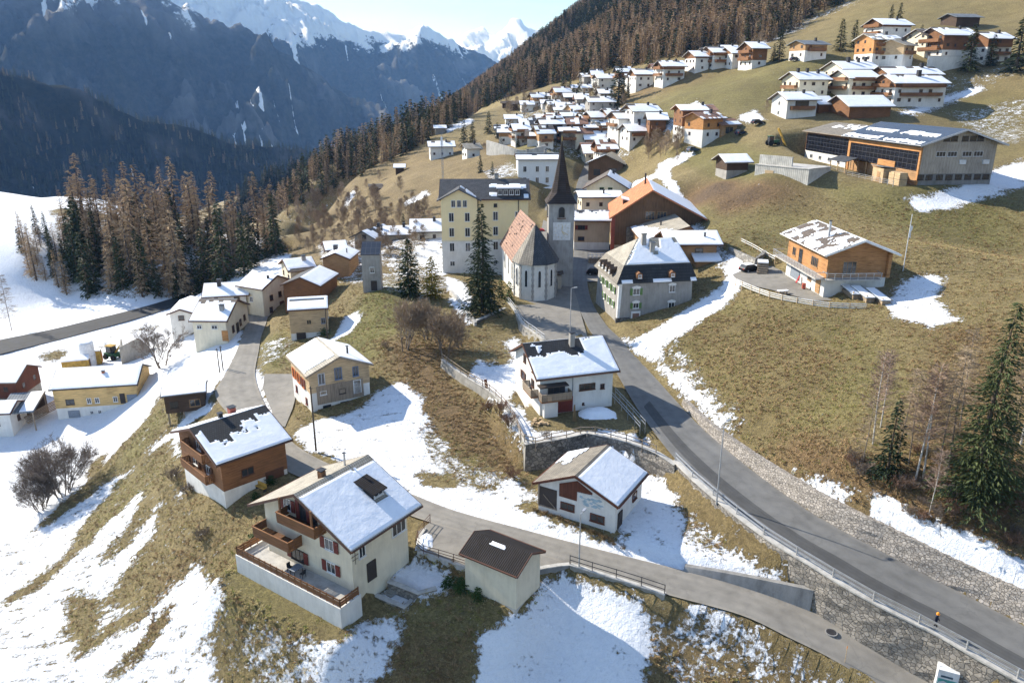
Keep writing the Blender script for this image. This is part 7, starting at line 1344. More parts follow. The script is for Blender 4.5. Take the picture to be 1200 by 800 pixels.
    for a in range(3): x, y = .3 * math.cos(a * 2.1), .3 * math.sin(a * 2.1); mb.bar((x, y, -8), (x * .6, y * .6, hh_), .07, .07)
    for k in range(22):
        for a in range(3): z = -6 + k; mb.bar((.3 * math.cos(a * 2.1), .3 * math.sin(a * 2.1), z), (.3 * math.cos((a + 1) * 2.1), .3 * math.sin((a + 1) * 2.1), z + .9), .04, .04)
    mb.build('lattice', 'grey_shutter', r); MB().box(-.25, .25, -.4, -.2, hh_ - 2, hh_).build('antenna', 'white_metal', r)
    # street retaining wall in the upper village
    bot = [aty(570, 172, 305), aty(590, 178, 296), aty(612, 184, 290), aty(640, 178, 292)]; top = [p + Vector((0, .2, 2.4)) for p in bot]
    wall_along('street_wall', 'pale street wall curving below the old village', top, bot, .5, 'pale_concrete', None)
# ---------------------------------------------------------------- trees
def spray(mb, p, d, l, wd, rng, droop=.35):
    d = d.normalized(); s_ = d.cross(Vector((0, 0, 1)));
    if s_.length < 1e-3: s_ = Vector((1, 0, 0))
    s_.normalize(); u = s_.cross(d); s_ = (s_ * math.cos(t := rng.uniform(-.9, .9)) + u * math.sin(t)); e = p + d * l + Vector((0, 0, -droop * l)); m_ = p + d * l * .45 + Vector((0, 0, -.05 * l))
    mb.add([p - d * l * .15, m_ + s_ * wd, e, m_ - s_ * wd], [(0, 1, 2, 3)])
def conifer(h, Rd, levels, nb, seed, wd=.16, sl=.9, start=.07, droop=.28, up=0., power=.85, gap=0., per=.55):
    rng = random.Random(seed); cr = MB(); tr = MB()
    tr.tube([(0, 0, -.6), (.02 * h * rng.uniform(-1, 1), .01 * h, h * .5), (0, 0, h * .97)], [.018 * h + .03, .011 * h, .01], 7)
    for k in range(levels):
        f = k / (levels - 1); z = h * (start + (.985 - start) * f); r0 = Rd * (1 - f) ** power + .12
        lob = rng.uniform(0, 6.28)
        for b in range(max(4, int(nb * (1 - .55 * f)))):
            if rng.random() < gap: continue
            a = rng.uniform(0, 6.283); r = r0 * rng.uniform(.5, 1.12) * (.86 + .22 * math.sin(a * 2 + lob) + .12 * math.sin(k * 1.9)); d = Vector((math.cos(a), math.sin(a), 0)); zz = z + rng.uniform(-.5, .5) * h / levels
            m = max(2, int(r / per))
            for j in range(m):
                q = (j + .6 + rng.uniform(-.3, .3)) / m
                if q < .12: continue
                p = d * (r * q) + Vector((0, 0, zz - r * droop * (dv := rng.uniform(.4, 1.5)) * q * q + r * up * q)); dd = Vector((math.cos(a + rng.uniform(-.9, .9)), math.sin(a + rng.uniform(-.9, .9)), rng.uniform(-.25, .25)))
                spray(cr, p, dd, sl * rng.uniform(.7, 1.25) * (1 - .35 * f), wd * rng.uniform(.7, 1.4), rng)
    return cr, tr
def twiggy(h, Rd, seed, trunks=1, depth=4, spread=.55, twigs=3, trad=.02, low=.25, tw=.018):
    """a leafless tree: forking limbs and a haze of twigs"""
    rng = random.Random(seed); tr = MB(); cr = MB()
    def grow(p, d, l, rad, k):
        e = p + d * l; mid = p.lerp(e, .5) + Vector((rng.uniform(-1, 1), rng.uniform(-1, 1), rng.uniform(-.3, .5))) * l * .06
        (tr if k > depth - 2 else cr).tube([p, mid, e], [rad, rad * .8, rad * .6], 5 if k > depth - 2 else 3, cap=False)
        if k == 0:
            for _ in range(twigs):
                q = p.lerp(e, rng.uniform(.2, 1)); dd = (d + Vector((rng.gauss(0, .6), rng.gauss(0, .6), rng.gauss(.1, .5)))).normalized(); ll = l * rng.uniform(.5, 1.1); s_ = dd.cross(Vector((rng.gauss(0, 1), rng.gauss(0, 1), .3))).normalized()
                cr.add([q - s_ * tw, q + s_ * tw, q + dd * ll], [(0, 1, 2)])
            return
        n = rng.choice((3, 3, 4)) if k < depth else 4
        for i in range(n):
            t = 1 if i == 0 else rng.uniform(.35, .95); q = p.lerp(e, t); ax = Vector((rng.gauss(0, 1), rng.gauss(0, 1), rng.gauss(0, .25))).normalized(); dd = (d + ax * (spread * (.55 if i == 0 else 1.15)) + Vector((0, 0, .08))).normalized()
            grow(q, dd, l * rng.uniform(.58, .8), rad * (.62 if i == 0 else .48), k - 1)
    for t in range(trunks):
        a = rng.uniform(0, 6.28); lean = 0 if trunks == 1 else rng.uniform(.15, .6); o = Vector((math.cos(a), math.sin(a), 0)) * (0 if trunks == 1 else Rd * .12)
        d = (Vector((math.cos(a) * lean, math.sin(a) * lean, 1))).normalized(); grow(o + Vector((0, 0, -.2)), d, h * (.36 if trunks == 1 else .3), h * trad, depth)
    return cr, tr
def straight(h, Rd, seed, nb, trad, tw, low=.35, up=.55):
    rng = random.Random(seed); tr = MB(); cr = MB(); lean = Vector((rng.uniform(-.05, .05), rng.uniform(-.05, .05), 1)) * h
    tr.tube([(0, 0, -.4), lean * .5 + Vector((.03 * h * rng.uniform(-.4, .4), 0, 0)), lean], [h * trad, h * trad * .7, .01], 7)
    for k in range(nb):
        f = rng.uniform(low, .99); p = lean * f; a = rng.uniform(0, 6.28); l = Rd * (1.15 - f) * rng.uniform(.6, 1.2) + .25; d = Vector((math.cos(a), math.sin(a), up + rng.uniform(-.2, .3))).normalized(); e = p + d * l
        cr.tube([p, p.lerp(e, .5) + Vector((0, 0, .05 * l)), e], [.022, .015, .006], 3, cap=False)
        for j in range(9):
            q = p.lerp(e, rng.uniform(.25, 1)); dd = (d + Vector((rng.gauss(0, .6), rng.gauss(0, .6), rng.gauss(-.1, .4)))).normalized(); s_ = dd.cross(Vector((rng.gauss(0, 1), rng.gauss(0, 1), .2))).normalized()
            cr.add([q - s_ * tw, q + s_ * tw, q + dd * rng.uniform(.3, .8)], [(0, 1, 2)])
    return cr, tr
PROTO = {}
def proto(key, crtr, cm, tm):
    cr, tr = crtr; PROTO[key] = (cr.mesh('crown', cm), tr.mesh('trunk', tm))
def one_mesh(key):
    if ('1', key) not in PROTO:
        c, t = PROTO[key]; mb = MB()
        for me, i in ((c, 0), (t, 1)): mb.cur = i; mb.add([v.co[:] for v in me.vertices], [tuple(p.vertices) for p in me.polygons])
        me = bpy.data.meshes.new(key); me.from_pydata(mb.v, [], mb.f); me.materials.append(c.materials[0]); me.materials.append(t.materials[0]); me.polygons.foreach_set('material_index', mb.mi); PROTO[('1', key)] = me
    return PROTO[('1', key)]
def tree(name, key, label, p, scale=1., rz=0., parts=True, group=None, cat='tree', zs=1.):
    if not parts:
        o = put(name, one_mesh(key), None, p, rz); tag(o, label, cat, group)
    else:
        o = thing(name, label, cat, p, rz, group); c, t = PROTO[key]; put('crown', c, o); put('trunk', t, o)
    o.scale = (scale, scale, scale * zs); return o
def build_protos():
    proto('fir_big', conifer(20, 4.2, 62, 25, 1, .085, .56, .04, .22, power=.62, per=.32), 'fir_needles', 'bark'); proto('spruce_big', conifer(19.6, 4.0, 60, 20, 2, .12, .78, .03, .4, power=.66, per=.34), 'spruce_needles', 'bark'); proto('fir_small', conifer(8, 2.2, 30, 14, 3, .09, .5, .03, .25, per=.3), 'spruce_needles', 'bark')
    proto('pine', conifer(12, 3.0, 34, 18, 4, .17, .75, .05, .1, power=.5, per=.4), 'fir_needles', 'bark'); proto('golden_pine', conifer(9, 2.5, 28, 17, 5, .16, .7, .04, .1, power=.45, per=.38), 'pine_needles', 'bark'); proto('cypress', conifer(4, .95, 18, 12, 6, .1, .45, .02, -.6, power=.45, per=.3), 'hedge_leaves', 'bark')
    for k in range(3): proto('spruce_mid%d' % k, conifer(18, 3.0, 26, 12, 10 + k, .26, 1.2, .06, .38, power=.75, per=.7), 'spruce_needles', 'bark'); proto('larch_mid%d' % k, conifer(21, 3.2, 30, 12, 20 + k, .14, 1.25, .1, .12, power=.6, per=.56, gap=.1), 'larch_twigs', 'bark')
    proto('spruce_far', conifer(20, 3.3, 14, 8, 30, .55, 1.9, .06, .35, power=.8, per=1.2), 'spruce_needles', 'bark'); proto('larch_far', conifer(20, 2.6, 17, 10, 31, .22, 1.7, .06, .1, power=.6, per=.95), 'larch_twigs', 'bark')
    proto('birch', straight(11.5, 2.9, 40, 120, .009, .022), 'birch_twigs', 'birch_bark'); proto('bare_tree', twiggy(9, 4, 41, 3, 5, .62, 5, .014, tw=.018), 'bush_twigs', 'grey_bark'); proto('red_tree', twiggy(8, 3.5, 42, 4, 5, .5, 6, .012, tw=.022), 'brown_twigs', 'grey_bark'); proto('bush', twiggy(3.2, 2.2, 43, 7, 3, .6, 5, .014, tw=.014), 'bush_twigs', 'bark'); proto('red_bush', twiggy(3.0, 2., 44, 7, 3, .6, 6, .014, tw=.016), 'red_twigs', 'bark'); proto('big_bush', twiggy(7.5, 5.5, 45, 13, 5, .48, 4, .009, tw=.015), 'bush_twigs', 'grey_bark'); proto('bare_far', straight(9, 4.4, 46, 130, .012, .06, .1, .75), 'brown_twigs', 'grey_bark'); proto('dry_shrub', twiggy(1.3, 1., 47, 8, 2, .6, 6, .012, tw=.015), 'dry_bush', 'bark')
    proto('hedge', conifer(1.6, 1.1, 12, 14, 48, .09, .35, .02, -.3, power=.35, per=.25), 'hedge_leaves', 'bark'); proto('larch_bare', straight(14, 2.6, 49, 130, .007, .024, .25, -.1), 'brown_twigs', 'grey_bark')
def near_trees():
    G_ = lambda u, v: on_ground(u, v)
    def at(u, v, dz=-.1): p = on_ground(u, v); return Vector((p.x, p.y, gz(p.x, p.y) + dz))
    tree('fir_tree', 'fir_big', 'huge dense green fir on the brown bank at the right edge', at(1142, 592), 1.03, .4); tree('fir_tree', 'fir_small', 'small dark fir between two white birches on the brown bank', at(1040, 556), 1.05, 1.)
    tree('spruce_tree', 'spruce_big', 'tall dark spruce standing alone in front of the church', at(565, 367, .6), 1.0, .2)
    tree('pine_tree', 'pine', 'broad green pine right of the slim grey tower', at(480, 346), .95, .3); tree('pine_tree', 'golden_pine', 'golden green pine beside the broad green pine on the knoll', at(507, 350), .95, 1.3)
    tree('cypress_tree', 'cypress', 'left of two small dark clipped conifers beside the church wall', at(587, 350), 1., 0, group='clipped conifers by the church'); tree('cypress_tree', 'cypress', 'right of two small dark clipped conifers beside the church wall', at(597, 354), 1.05, 1, group='clipped conifers by the church')
    for u, v, s_, rz, lb in ((1023, 520, .9, 0, 'white trunked birch standing left of the small dark fir'), (1032, 500, .8, 2, 'thin birch behind the leftmost birch on the brown bank'), (1072, 564, 1.1, 4, 'tall birch with two pale stems right of the small dark fir'), (1082, 560, .95, 1, 'slender birch close to the twin stemmed birch'), (1089, 600, .6, 3, 'short leaning birch above the stone embankment'), (1196, 520, 1.2, 5, 'white birch behind the huge fir at the right edge')):
        tree('birch_tree', 'birch', lb, at(u, v), s_, rz, group='birches on the brown bank')
    tree('larch_tree', 'larch_bare', 'thin bare larch between the birches and the huge fir', at(1112, 548), .95, 0); tree('larch_tree', 'larch_bare', 'bare larch alone on the snow at the left edge', at(14, 388), 1.1, 2)
    tree('bare_tree', 'big_bush', 'large grey bare thicket of stems on the snow slope at the left', at(74, 578), 1.35, 1); tree('bare_tree', 'big_bush', 'smaller grey bare thicket below the large one at the left', at(48, 596), .95, 3)
    tree('bare_tree', 'bare_tree', 'round crowned bare tree behind the timber hut above the building yard', at(190, 430), 1.35, 2)
    tree('bare_tree', 'red_tree', 'reddish bare tree on the brown hump below the churchyard', at(522, 418), 1.3, 0); tree('bare_tree', 'red_tree', 'reddish bare tree standing left of the larger one on the brown hump', at(473, 410), 1.35, 2); tree('bare_tree', 'red_tree', 'small reddish bare tree between its taller neighbours on the brown hump', at(502, 400), 1., 4); tree('bare_tree', 'red_tree', 'reddish bare tree nearest the churchyard wall on the brown hump', at(540, 408), .95, 5)
    rng = random.Random(8)
    for k, (u, v, s_, key, lb) in enumerate(((205, 562, .95, 'bush', 'grey bush below the dark roofed timber house'), (222, 578, .8, 'bush', 'grey bush right of its twin below the dark roofed timber house'), (238, 632, .75, 'bush', 'dark bare bush alone left of the chalet terrace'), (598, 520, .9, 'red_bush', 'brown bush climbing the corner of the terrace wall'), (585, 500, .9, 'red_bush', 'brown bush against the pale garden wall'), (570, 482, .8, 'red_bush', 'brown bush under the fence of the pale garden wall'), (600, 560, .8, 'red_bush', 'brown bush at the foot of the terrace wall corner'), (640, 540, .6, 'bush', 'bare twigs in front of the dark terrace wall'), (1000, 545, .7, 'red_bush', 'rust bush left of the birches on the brown bank'), (1058, 575, .9, 'red_bush', 'rust bush right of the small dark fir'), (1100, 575, 1., 'red_bush', 'rust bush at the foot of the bare larch'), (1120, 605, .9, 'red_bush', 'rust bush below the huge fir'), (1160, 610, 1.1, 'red_bush', 'rust bush right below the huge fir'), (1190, 600, 1.2, 'red_bush', 'rust bush at the right edge below the birch'), (1185, 640, .8, 'red_bush', 'low rust bush above the embankment at the right edge'), (1080, 610, .6, 'red_bush', 'low rust bush above the stone embankment'),
        (450, 600, .25, 'hedge', 'tiny hedge by the lane'), (300, 640, .9, 'hedge', 'green shrub at the left end of the chalet terrace'), (300, 584, .6, 'hedge', 'dark shrub by the lane behind the chalet'), (318, 566, .7, 'hedge', 'row shrub by the lane behind the chalet'), (540, 690, .9, 'hedge', 'dark green shrub below the yard wall'), (560, 700, .75, 'hedge', 'dark green shrub nearest the garage wall'), (525, 686, .7, 'hedge', 'dark green shrub left of the others below the yard wall'), (452, 408, .6, 'bush', 'low brown bush on the green slope'), (380, 392, .9, 'hedge', 'green shrub beside the base of the timber box house'))):
        if lb.startswith('tiny'): continue
        tree('shrub', key, lb, at(u, v), s_, rng.uniform(0, 6), cat='shrub', group='shrubs in the foreground')
    for _ in range(46):
        u, v = rng.uniform(985, 1200), rng.uniform(520, 645)
        if v < 520 + max(0, 1060 - u) * .3 or v > 585 + (u - 1000) * .32: continue
        tree('shrub', rng.choice(('red_bush', 'bush', 'dry_shrub')), 'low rust coloured bush among the trees on the brown bank', at(u, v), rng.uniform(.35, .9), rng.uniform(0, 6), cat='shrub', group='rust bushes on the brown bank')
    for u, v, s_ in ((1052, 530, .7), (1098, 560, .85), (1125, 500, .8), (1010, 545, .6), (1170, 560, .9), (1065, 545, .75)): tree('larch_tree', 'larch_bare', 'thin leafless young tree among the bushes on the brown bank', at(u, v), s_, rng.uniform(0, 6), group='young bare trees on the brown bank')
    # dry shrubs along the front of the mural cottage
    for k in range(12): u = 628 + k * 9.2; v = 598 + k * 3.6; tree('dry_shrub', 'dry_shrub', 'tan dry shrub in the row along the front wall of the mural cottage', at(u, v), rng.uniform(.6, .95), rng.uniform(0, 6), cat='shrub', group='dry shrubs along the mural cottage')
    # village conifers: (u, v base, height in pixels)
    firs = ((544, 172, 30, 'left of two dark firs beside the street bend'), (554, 171, 27, 'right of two dark firs beside the street bend'), (573, 156, 24, 'dark fir at the left end of the old village'), (583, 163, 18, 'dark fir right of the one at the left end of the old village'), (593, 158, 14, 'small fir in front of the long low house'), (563, 203, 20, 'bushy fir behind the yellow house roof'), (577, 205, 15, 'smaller fir right of the bushy one behind the yellow house'), (473, 268, 18, 'small fir on the tan slope below the snow patch'), (614, 124, 12, 'left of two small firs on the far meadow'), (622, 124, 13, 'right of two small firs on the far meadow'), (652, 116, 13, 'fir beside the small white houses under the forest'), (659, 112, 20, 'tall fir at the forest edge left of its neighbour'), (667, 112, 22, 'tall fir at the forest edge with a pale gap beside it'), (682, 149, 21, 'dark fir in the middle of the old village'), (690, 151, 17, 'dark fir right of the one in the middle of the old village'), (706, 136, 13, 'fir in front of the grey house at the meadow foot'), (724, 124, 48, 'very tall slim fir at the left end of the sloping meadow'), (760, 88, 29, 'tall fir behind the white houses on the meadow edge'), (906, 72, 19, 'fir beside the brown house on the meadow edge'), (913, 72, 33, 'tall fir right of the brown house on the meadow edge'), (984, 60, 34, 'dense fir beside the square timber house'), (1000, 56, 29, 'fir right of the dense one beside the square timber house'), (1043, 30, 22, 'left of two firs behind the highest white chalet'), (1053, 30, 24, 'right of two firs behind the highest white chalet'), (1078, 50, 19, 'small fir right of the highest white chalet'), (1134, 84, 50, 'large fir in front of the brown terrace chalet'), (1160, 78, 34, 'lighter fir between the large fir and the right edge'), (1190, 86, 66, 'largest fir at the upper right edge'))
    for k, (u, v, px, lb) in enumerate(firs):
        p = at(u, v); hm = px * depth(p) / F_PX; o = tree('fir_tree', 'spruce_mid%d' % (k % 3), lb, p, hm / 18, rng.uniform(0, 6), parts=px > 26, group='firs in the village'); o.scale = (hm / 18 * 1.45, hm / 18 * 1.45, hm / 18 * 1.05)
    for u, v, px in ((688, 150, 18), (696, 146, 15), (640, 122, 14), (648, 121, 12), (663, 136, 16), (702, 133, 15), (672, 146, 13), (612, 152, 15), (587, 170, 16), (607, 172, 14), (730, 122, 30), (736, 116, 18), (716, 120, 18), (680, 112, 20), (672, 116, 16), (698, 112, 20), (748, 96, 16), (776, 86, 16), (783, 84, 20), (808, 78, 14), (664, 170, 10), (745, 150, 12), (768, 158, 14), (640, 190, 9)):
        p = at(u, v); hm = px * depth(p) / F_PX; o = tree('fir_tree', 'spruce_mid%d' % (int(u) % 3), 'dark fir growing between the houses of the old village', p, 1, rng.uniform(0, 6), parts=False, group='firs between the old houses'); o.scale = (hm / 18 * 1.4, hm / 18 * 1.4, hm / 18)
    bare = ((770, 176, 24), (780, 182, 26), (760, 186, 18), (790, 175, 16), (626, 150, 14), (650, 152, 12), (634, 168, 16), (628, 163, 16), (660, 110, 12), (645, 135, 14), (655, 120, 12), (690, 118, 14), (772, 98, 12), (735, 112, 10), (880, 62, 14), (890, 56, 16), (870, 58, 14), (898, 130, 12), (905, 128, 10), (820, 152, 10), (1000, 40, 8), (470, 225, 18), (482, 215, 16), (455, 236, 16), (440, 250, 22), (430, 262, 24), (420, 268, 22), (448, 270, 22), (462, 280, 20), (410, 280, 20), (392, 286, 18), (402, 262, 18), (382, 276, 18), (372, 288, 16), (480, 262, 22), (490, 255, 20), (500, 246, 18), (470, 250, 16), (445, 300, 22), (452, 292, 20), (362, 296, 16), (425, 244, 14), (412, 250, 14), (396, 246, 12), (438, 232, 14), (380, 258, 12), (505, 268, 22), (515, 240, 16), (366, 276, 14), (352, 286, 14), (388, 268, 14), (460, 205, 12), (445, 212, 12), (430, 222, 12), (568, 178, 10), (838, 296, 12))
    bare += tuple((rng.uniform(345, 500), rng.uniform(228, 300), rng.uniform(11, 20)) for _ in range(130)) + tuple((rng.uniform(595, 735), rng.uniform(105, 178), rng.uniform(9, 17)) for _ in range(60)) + tuple((rng.uniform(755, 800), rng.uniform(166, 192), rng.uniform(12, 24)) for _ in range(14))
    bare = tuple(q for q in bare if not (q[0] > 440 and q[1] < 245 and q[0] < 520 and rng.random() < .7))
    for k, (u, v, px) in enumerate(bare):
        p = at(u, v); hm = px * depth(p) / F_PX; tree('bare_tree', 'bare_far', 'leafless brown tree scattered among the village houses and the tan slope', p, hm / 9, rng.uniform(0, 6), parts=False, group='bare trees round the village')
    # the wooded knoll across the valley road
    reg = [(22, 300), (40, 330), (66, 345), (112, 352), (205, 346), (262, 332), (330, 304), (336, 286), (250, 264), (190, 262), (110, 262), (58, 268), (24, 275)]; n = 0; us = []
    while n < 150:
        u, v = rng.uniform(20, 338), rng.uniform(255, 354)
        if not inside(np.array([u]), np.array([v]), reg)[0]: continue
        if any(abs(u - a) < 4.4 and abs(v - b) < 3. for a, b in us): continue
        us.append((u, v)); p = at(u, v, -.3); la = rng.random() < (.82 if v < 300 else .55); s_ = rng.choice((rng.uniform(.55, .9), rng.uniform(.85, 1.25))) * (1 if v > 275 else .9) * (.6 if u < 85 else 1); n += 1
        tree('larch_tree' if la else 'spruce_tree', ('larch_mid%d' if la else 'spruce_mid%d') % (n % 3), 'bare brown larch in the wood on the snowy knoll' if la else 'dark spruce in the wood on the snowy knoll', p, s_, rng.uniform(0, 6), parts=v > 310, group='larches of the knoll wood' if la else 'spruces of the knoll wood')
def instancer(name, pts, src, kind='stuff'):
    """one object whose points carry copies of a tree"""
    me = bpy.data.meshes.new(name); me.from_pydata([p[:3] for p in pts], [], []); a = me.attributes.new('size', 'FLOAT', 'POINT'); a.data.foreach_set('value', [p[3] for p in pts]); a = me.attributes.new('turn', 'FLOAT', 'POINT'); a.data.foreach_set('value', [p[4] for p in pts])
    o = put(name, me); o['kind'] = kind; ng = bpy.data.node_groups.new(name, 'GeometryNodeTree'); ng.interface.new_socket('Geometry', in_out='INPUT', socket_type='NodeSocketGeometry'); ng.interface.new_socket('Geometry', in_out='OUTPUT', socket_type='NodeSocketGeometry')
    i, out, ip, oi, s_, t_, cx = [ng.nodes.new(k) for k in ('NodeGroupInput', 'NodeGroupOutput', 'GeometryNodeInstanceOnPoints', 'GeometryNodeObjectInfo', 'GeometryNodeInputNamedAttribute', 'GeometryNodeInputNamedAttribute', 'ShaderNodeCombineXYZ')]
    oi.inputs['Object'].default_value = src; oi.inputs['As Instance'].default_value = True; s_.inputs['Name'].default_value = 'size'; t_.inputs['Name'].default_value = 'turn'
    sf = [q for q in s_.outputs if q.name == 'Attribute' and q.enabled][0]; tf = [q for q in t_.outputs if q.name == 'Attribute' and q.enabled][0]; l = ng.links.new
    l(i.outputs[0], ip.inputs['Points']); l(oi.outputs['Geometry'], ip.inputs['Instance']); l(sf, ip.inputs['Scale']); l(tf, cx.inputs[2]); l(cx.outputs[0], ip.inputs['Rotation']); l(ip.outputs[0], out.inputs[0])
    md = o.modifiers.new('copies', 'NODES'); md.node_group = ng; return o
def grasses():
    rng = np.random.default_rng(3); srcs = []
    for nm, mat, hh in (('dry_tuft', 'grass_blades', .22), ('green_tuft', 'green_blades', .18), ('rust_tuft', 'rust_blades', .42)):
        mb = MB(); r = random.Random(len(nm))
        for k in range(15):
            a = r.uniform(0, 6.28); o = Vector((r.gauss(0, .14), r.gauss(0, .14), -.04)); d = Vector((math.cos(a) * .75, math.sin(a) * .75, r.uniform(.35, 1))).normalized() * hh * r.uniform(.6, 1.3); s_ = Vector((-math.sin(a), math.cos(a), 0)) * .035; mb.add([o - s_, o + s_, o + d * .6 + s_ * .7, o + d + Vector((0, 0, -.06)), o + d * .6 - s_ * .7], [(0, 1, 2, 3, 4)])
        p = on_ground({'d': 900, 'g': 440, 'r': 960}[nm[0]], {'d': 480, 'g': 390, 'r': 560}[nm[0]]); o = mb.build('grass_tuft', mat, None, (p.x, p.y, gz(p.x, p.y))); o['kind'] = 'stuff'; srcs.append(o)
    x, y, z, s_, g, b, u, v, lv = [LAND[k] for k in ('x', 'y', 'z', 'snow', 'grn', 'rst', 'u', 'v', 'lvl')]; nx = len(LAND['xs'])
    ok = (u > -60) & (u < 1260) & (v > 230) & (v < 860) & (y < 190) & (s_ < .62) & (lv > .55); idx = np.flatnonzero(ok); area = np.gradient(LAND['xs'])[idx % nx] * np.gradient(LAND['ys'])[idx // nx]
    pr = area * np.clip(1.5 - y[idx] / 190, .5, 1.4) * sstep(190, 150, y[idx]); pr /= pr.sum(); pick = rng.choice(idx, 72000, p=pr); out = [[], [], []]
    jx = rng.uniform(-.5, .5, len(pick)) * np.gradient(LAND['xs'])[pick % nx]; jy = rng.uniform(-.5, .5, len(pick)) * np.gradient(LAND['ys'])[pick // nx]
    zz = z[pick] + jx * np.gradient(z.reshape(-1, nx), LAND['xs'], axis=1).ravel()[pick] + jy * np.gradient(z.reshape(-1, nx), LAND['ys'], axis=0).ravel()[pick]
    for i, a, c, q in zip(pick, jx, jy, zz):
        t = rng.random(); k = 2 if t < b[i] * .8 else 1 if t < b[i] * .8 + g[i] * .75 else 0
        if fbm(x[i] + a, y[i] + c, .3, 2) < -.45: continue
        out[k].append((x[i] + a, y[i] + c, q, rng.uniform(.55, 1.25), rng.uniform(0, 6.28)))
    for nm, pts, src in zip(('dry_grass', 'green_grass', 'rust_grass'), out, srcs): instancer(nm, pts, src)
def forests():
    rng = random.Random(77); lo = [(300, 262), (340, 252), (400, 216), (440, 199), (470, 184), (520, 153), (560, 131), (600, 113), (640, 100), (660, 97), (700, 91), (720, 79), (745, 80), (800, 65), (830, 55), (900, 50), (930, 36), (960, 17), (1005, -2), (1100, -70), (1400, -200)]
    def bound(u):
        for (a, x), (b, z) in zip(lo[:-1], lo[1:]):
            if a <= u <= b: return x + (z - x) * (u - a) / (b - a)
        return -1e9
    N = 64000; x = np.array([rng.uniform(-420, 520) for _ in range(N)]); y = np.array([rng.uniform(360, 1150) for _ in range(N)]); z = ground(x, y)
    cand = []
    for a, b, c in zip(x, y, z):
        u, v = proj(a, b, c)
        if u < 300 or u > 1300 or v > bound(u) + 1.5 * nse(a, b, 0, .02) or v < -70: continue
        left = u < 560; pl = (.4 if u < 430 else .5 if u < 560 else .62) + .5 * nse(a, b, 3, .008) - (.25 if v < bound(u) - 40 else 0)
        cand.append((u, v, a, b, c, rng.random() < pl))
    cand.sort(key=lambda q: q[3] + rng.uniform(-12, 12)); keep = []; cell = {}
    for q in cand:
        k = (int(q[2] / 2.7), int(q[3] / 3.7))
        if k in cell: continue
        cell[k] = 1; keep.append(q)
    nl = ns = 0; L_, S_ = [], []; srcl = srcs = None
    for u, v, a, b, c, la in keep:
        s_ = rng.uniform(.7, 1.15) * (.62 if b < 440 else .8); rz = rng.uniform(0, 6.28)
        if la and nl < 215: o = tree('larch_tree', 'larch_far', 'bare larch at the lower edge of the hillside forest', (a, b, c - .4), s_, rz, parts=False, group='larches along the forest edge'); nl += 1; srcl = srcl or o
        elif not la and ns < 215: o = tree('spruce_tree', 'spruce_far', 'dark spruce at the lower edge of the hillside forest', (a, b, c - .4), s_, rz, parts=False, group='spruces along the forest edge'); ns += 1; srcs = srcs or o
        else: (L_ if la else S_).append((a, b, c - .4, s_, rz))
    srcl.scale = srcs.scale = (.7, .7, .7)
    instancer('larch_forest', L_, srcl); instancer('spruce_forest', S_, srcs)
    # shaded woods across the valley
    pts = []; pl = []
    for nm, cnt in (('shaded_ridge', 15000), ('gorge_hill', 5200)):
        me = bpy.data.objects[nm].data; co_ = np.empty(len(me.vertices) * 3); me.vertices.foreach_get('co', co_); co_ = co_.reshape(-1, 3); fs = [p for p in me.polygons]
        for _ in range(cnt):
            p = rng.choice(fs); vs = co_[list(p.vertices)]; a, b = rng.random(), rng.random(); q = (vs[0] * (1 - a) + vs[1] * a) * (1 - b) + (vs[3] * (1 - a) + vs[2] * a) * b
            if nse(q[0], q[1], 1, .006) > .48: continue
            (pl if rng.random() < .08 + .3 * nse(q[0], q[1], 7, .004) else pts).append((q[0], q[1], q[2] - .5, rng.uniform(.6, 1.0), rng.uniform(0, 6)))
    instancer('shaded_spruce_wood', pts, srcs); instancer('shaded_larch_wood', pl, srcl)
# ---------------------------------------------------------------- cars, containers, people and small things
def wheelset(r, L_, W, rad=.32):
    for x in (-L_ * .3, L_ * .3):
        for y in (-W / 2 + .08, W / 2 - .08):
            w_ = MB().tube([(0, -.1, 0), (0, .1, 0)], rad, 14).build('wheel', 'black_rubber', r, (x, y, rad)); MB().tube([(0, -.12, 0), (0, .12, 0)], rad * .55, 10).build('rim', 'silver_paint', w_)
def car(label, p, rz, paint, snow=False, group='parked cars', est=True):
    r = thing('parked_car', label, 'car', p, rz, group); L_, W = 4.3, 1.75
    pr = [(-2.15, .35), (-2.12, .75), (-1.95, .95), (.75, .98), (1.9, .82), (2.12, .6), (2.12, .35)]
    MB().prism(pr, 'y', -W / 2, W / 2).build('body', paint, r)
    cab = [(-1.95, .94), (-1.6, 1.44), (-.1, 1.48), (.95, .95)]; MB().prism(cab, 'y', -W / 2 + .1, W / 2 - .1).build('windows', 'glass', r); MB().prism([(-1.62, 1.43), (-1.55, 1.5), (-.05, 1.53), (.02, 1.45)], 'y', -W / 2 + .12, W / 2 - .12).build('roof_panel', paint if not snow else 'snow', r)
    wheelset(r, L_, W)
    for y in (-.6, .6): MB().box(2.1, 2.15, y - .18, y + .18, .58, .74).build('headlight', 'white_paint', r); MB().box(-2.17, -2.12, y - .15, y + .15, .65, .82).build('tail_light', 'red_paint', r)
    if snow: MB().prism([(.8, 1.0), (1.85, .86), (1.85, .95), (.8, 1.1)], 'y', -W / 2 + .1, W / 2 - .1).build('bonnet_snow', 'snow', r)
    return r
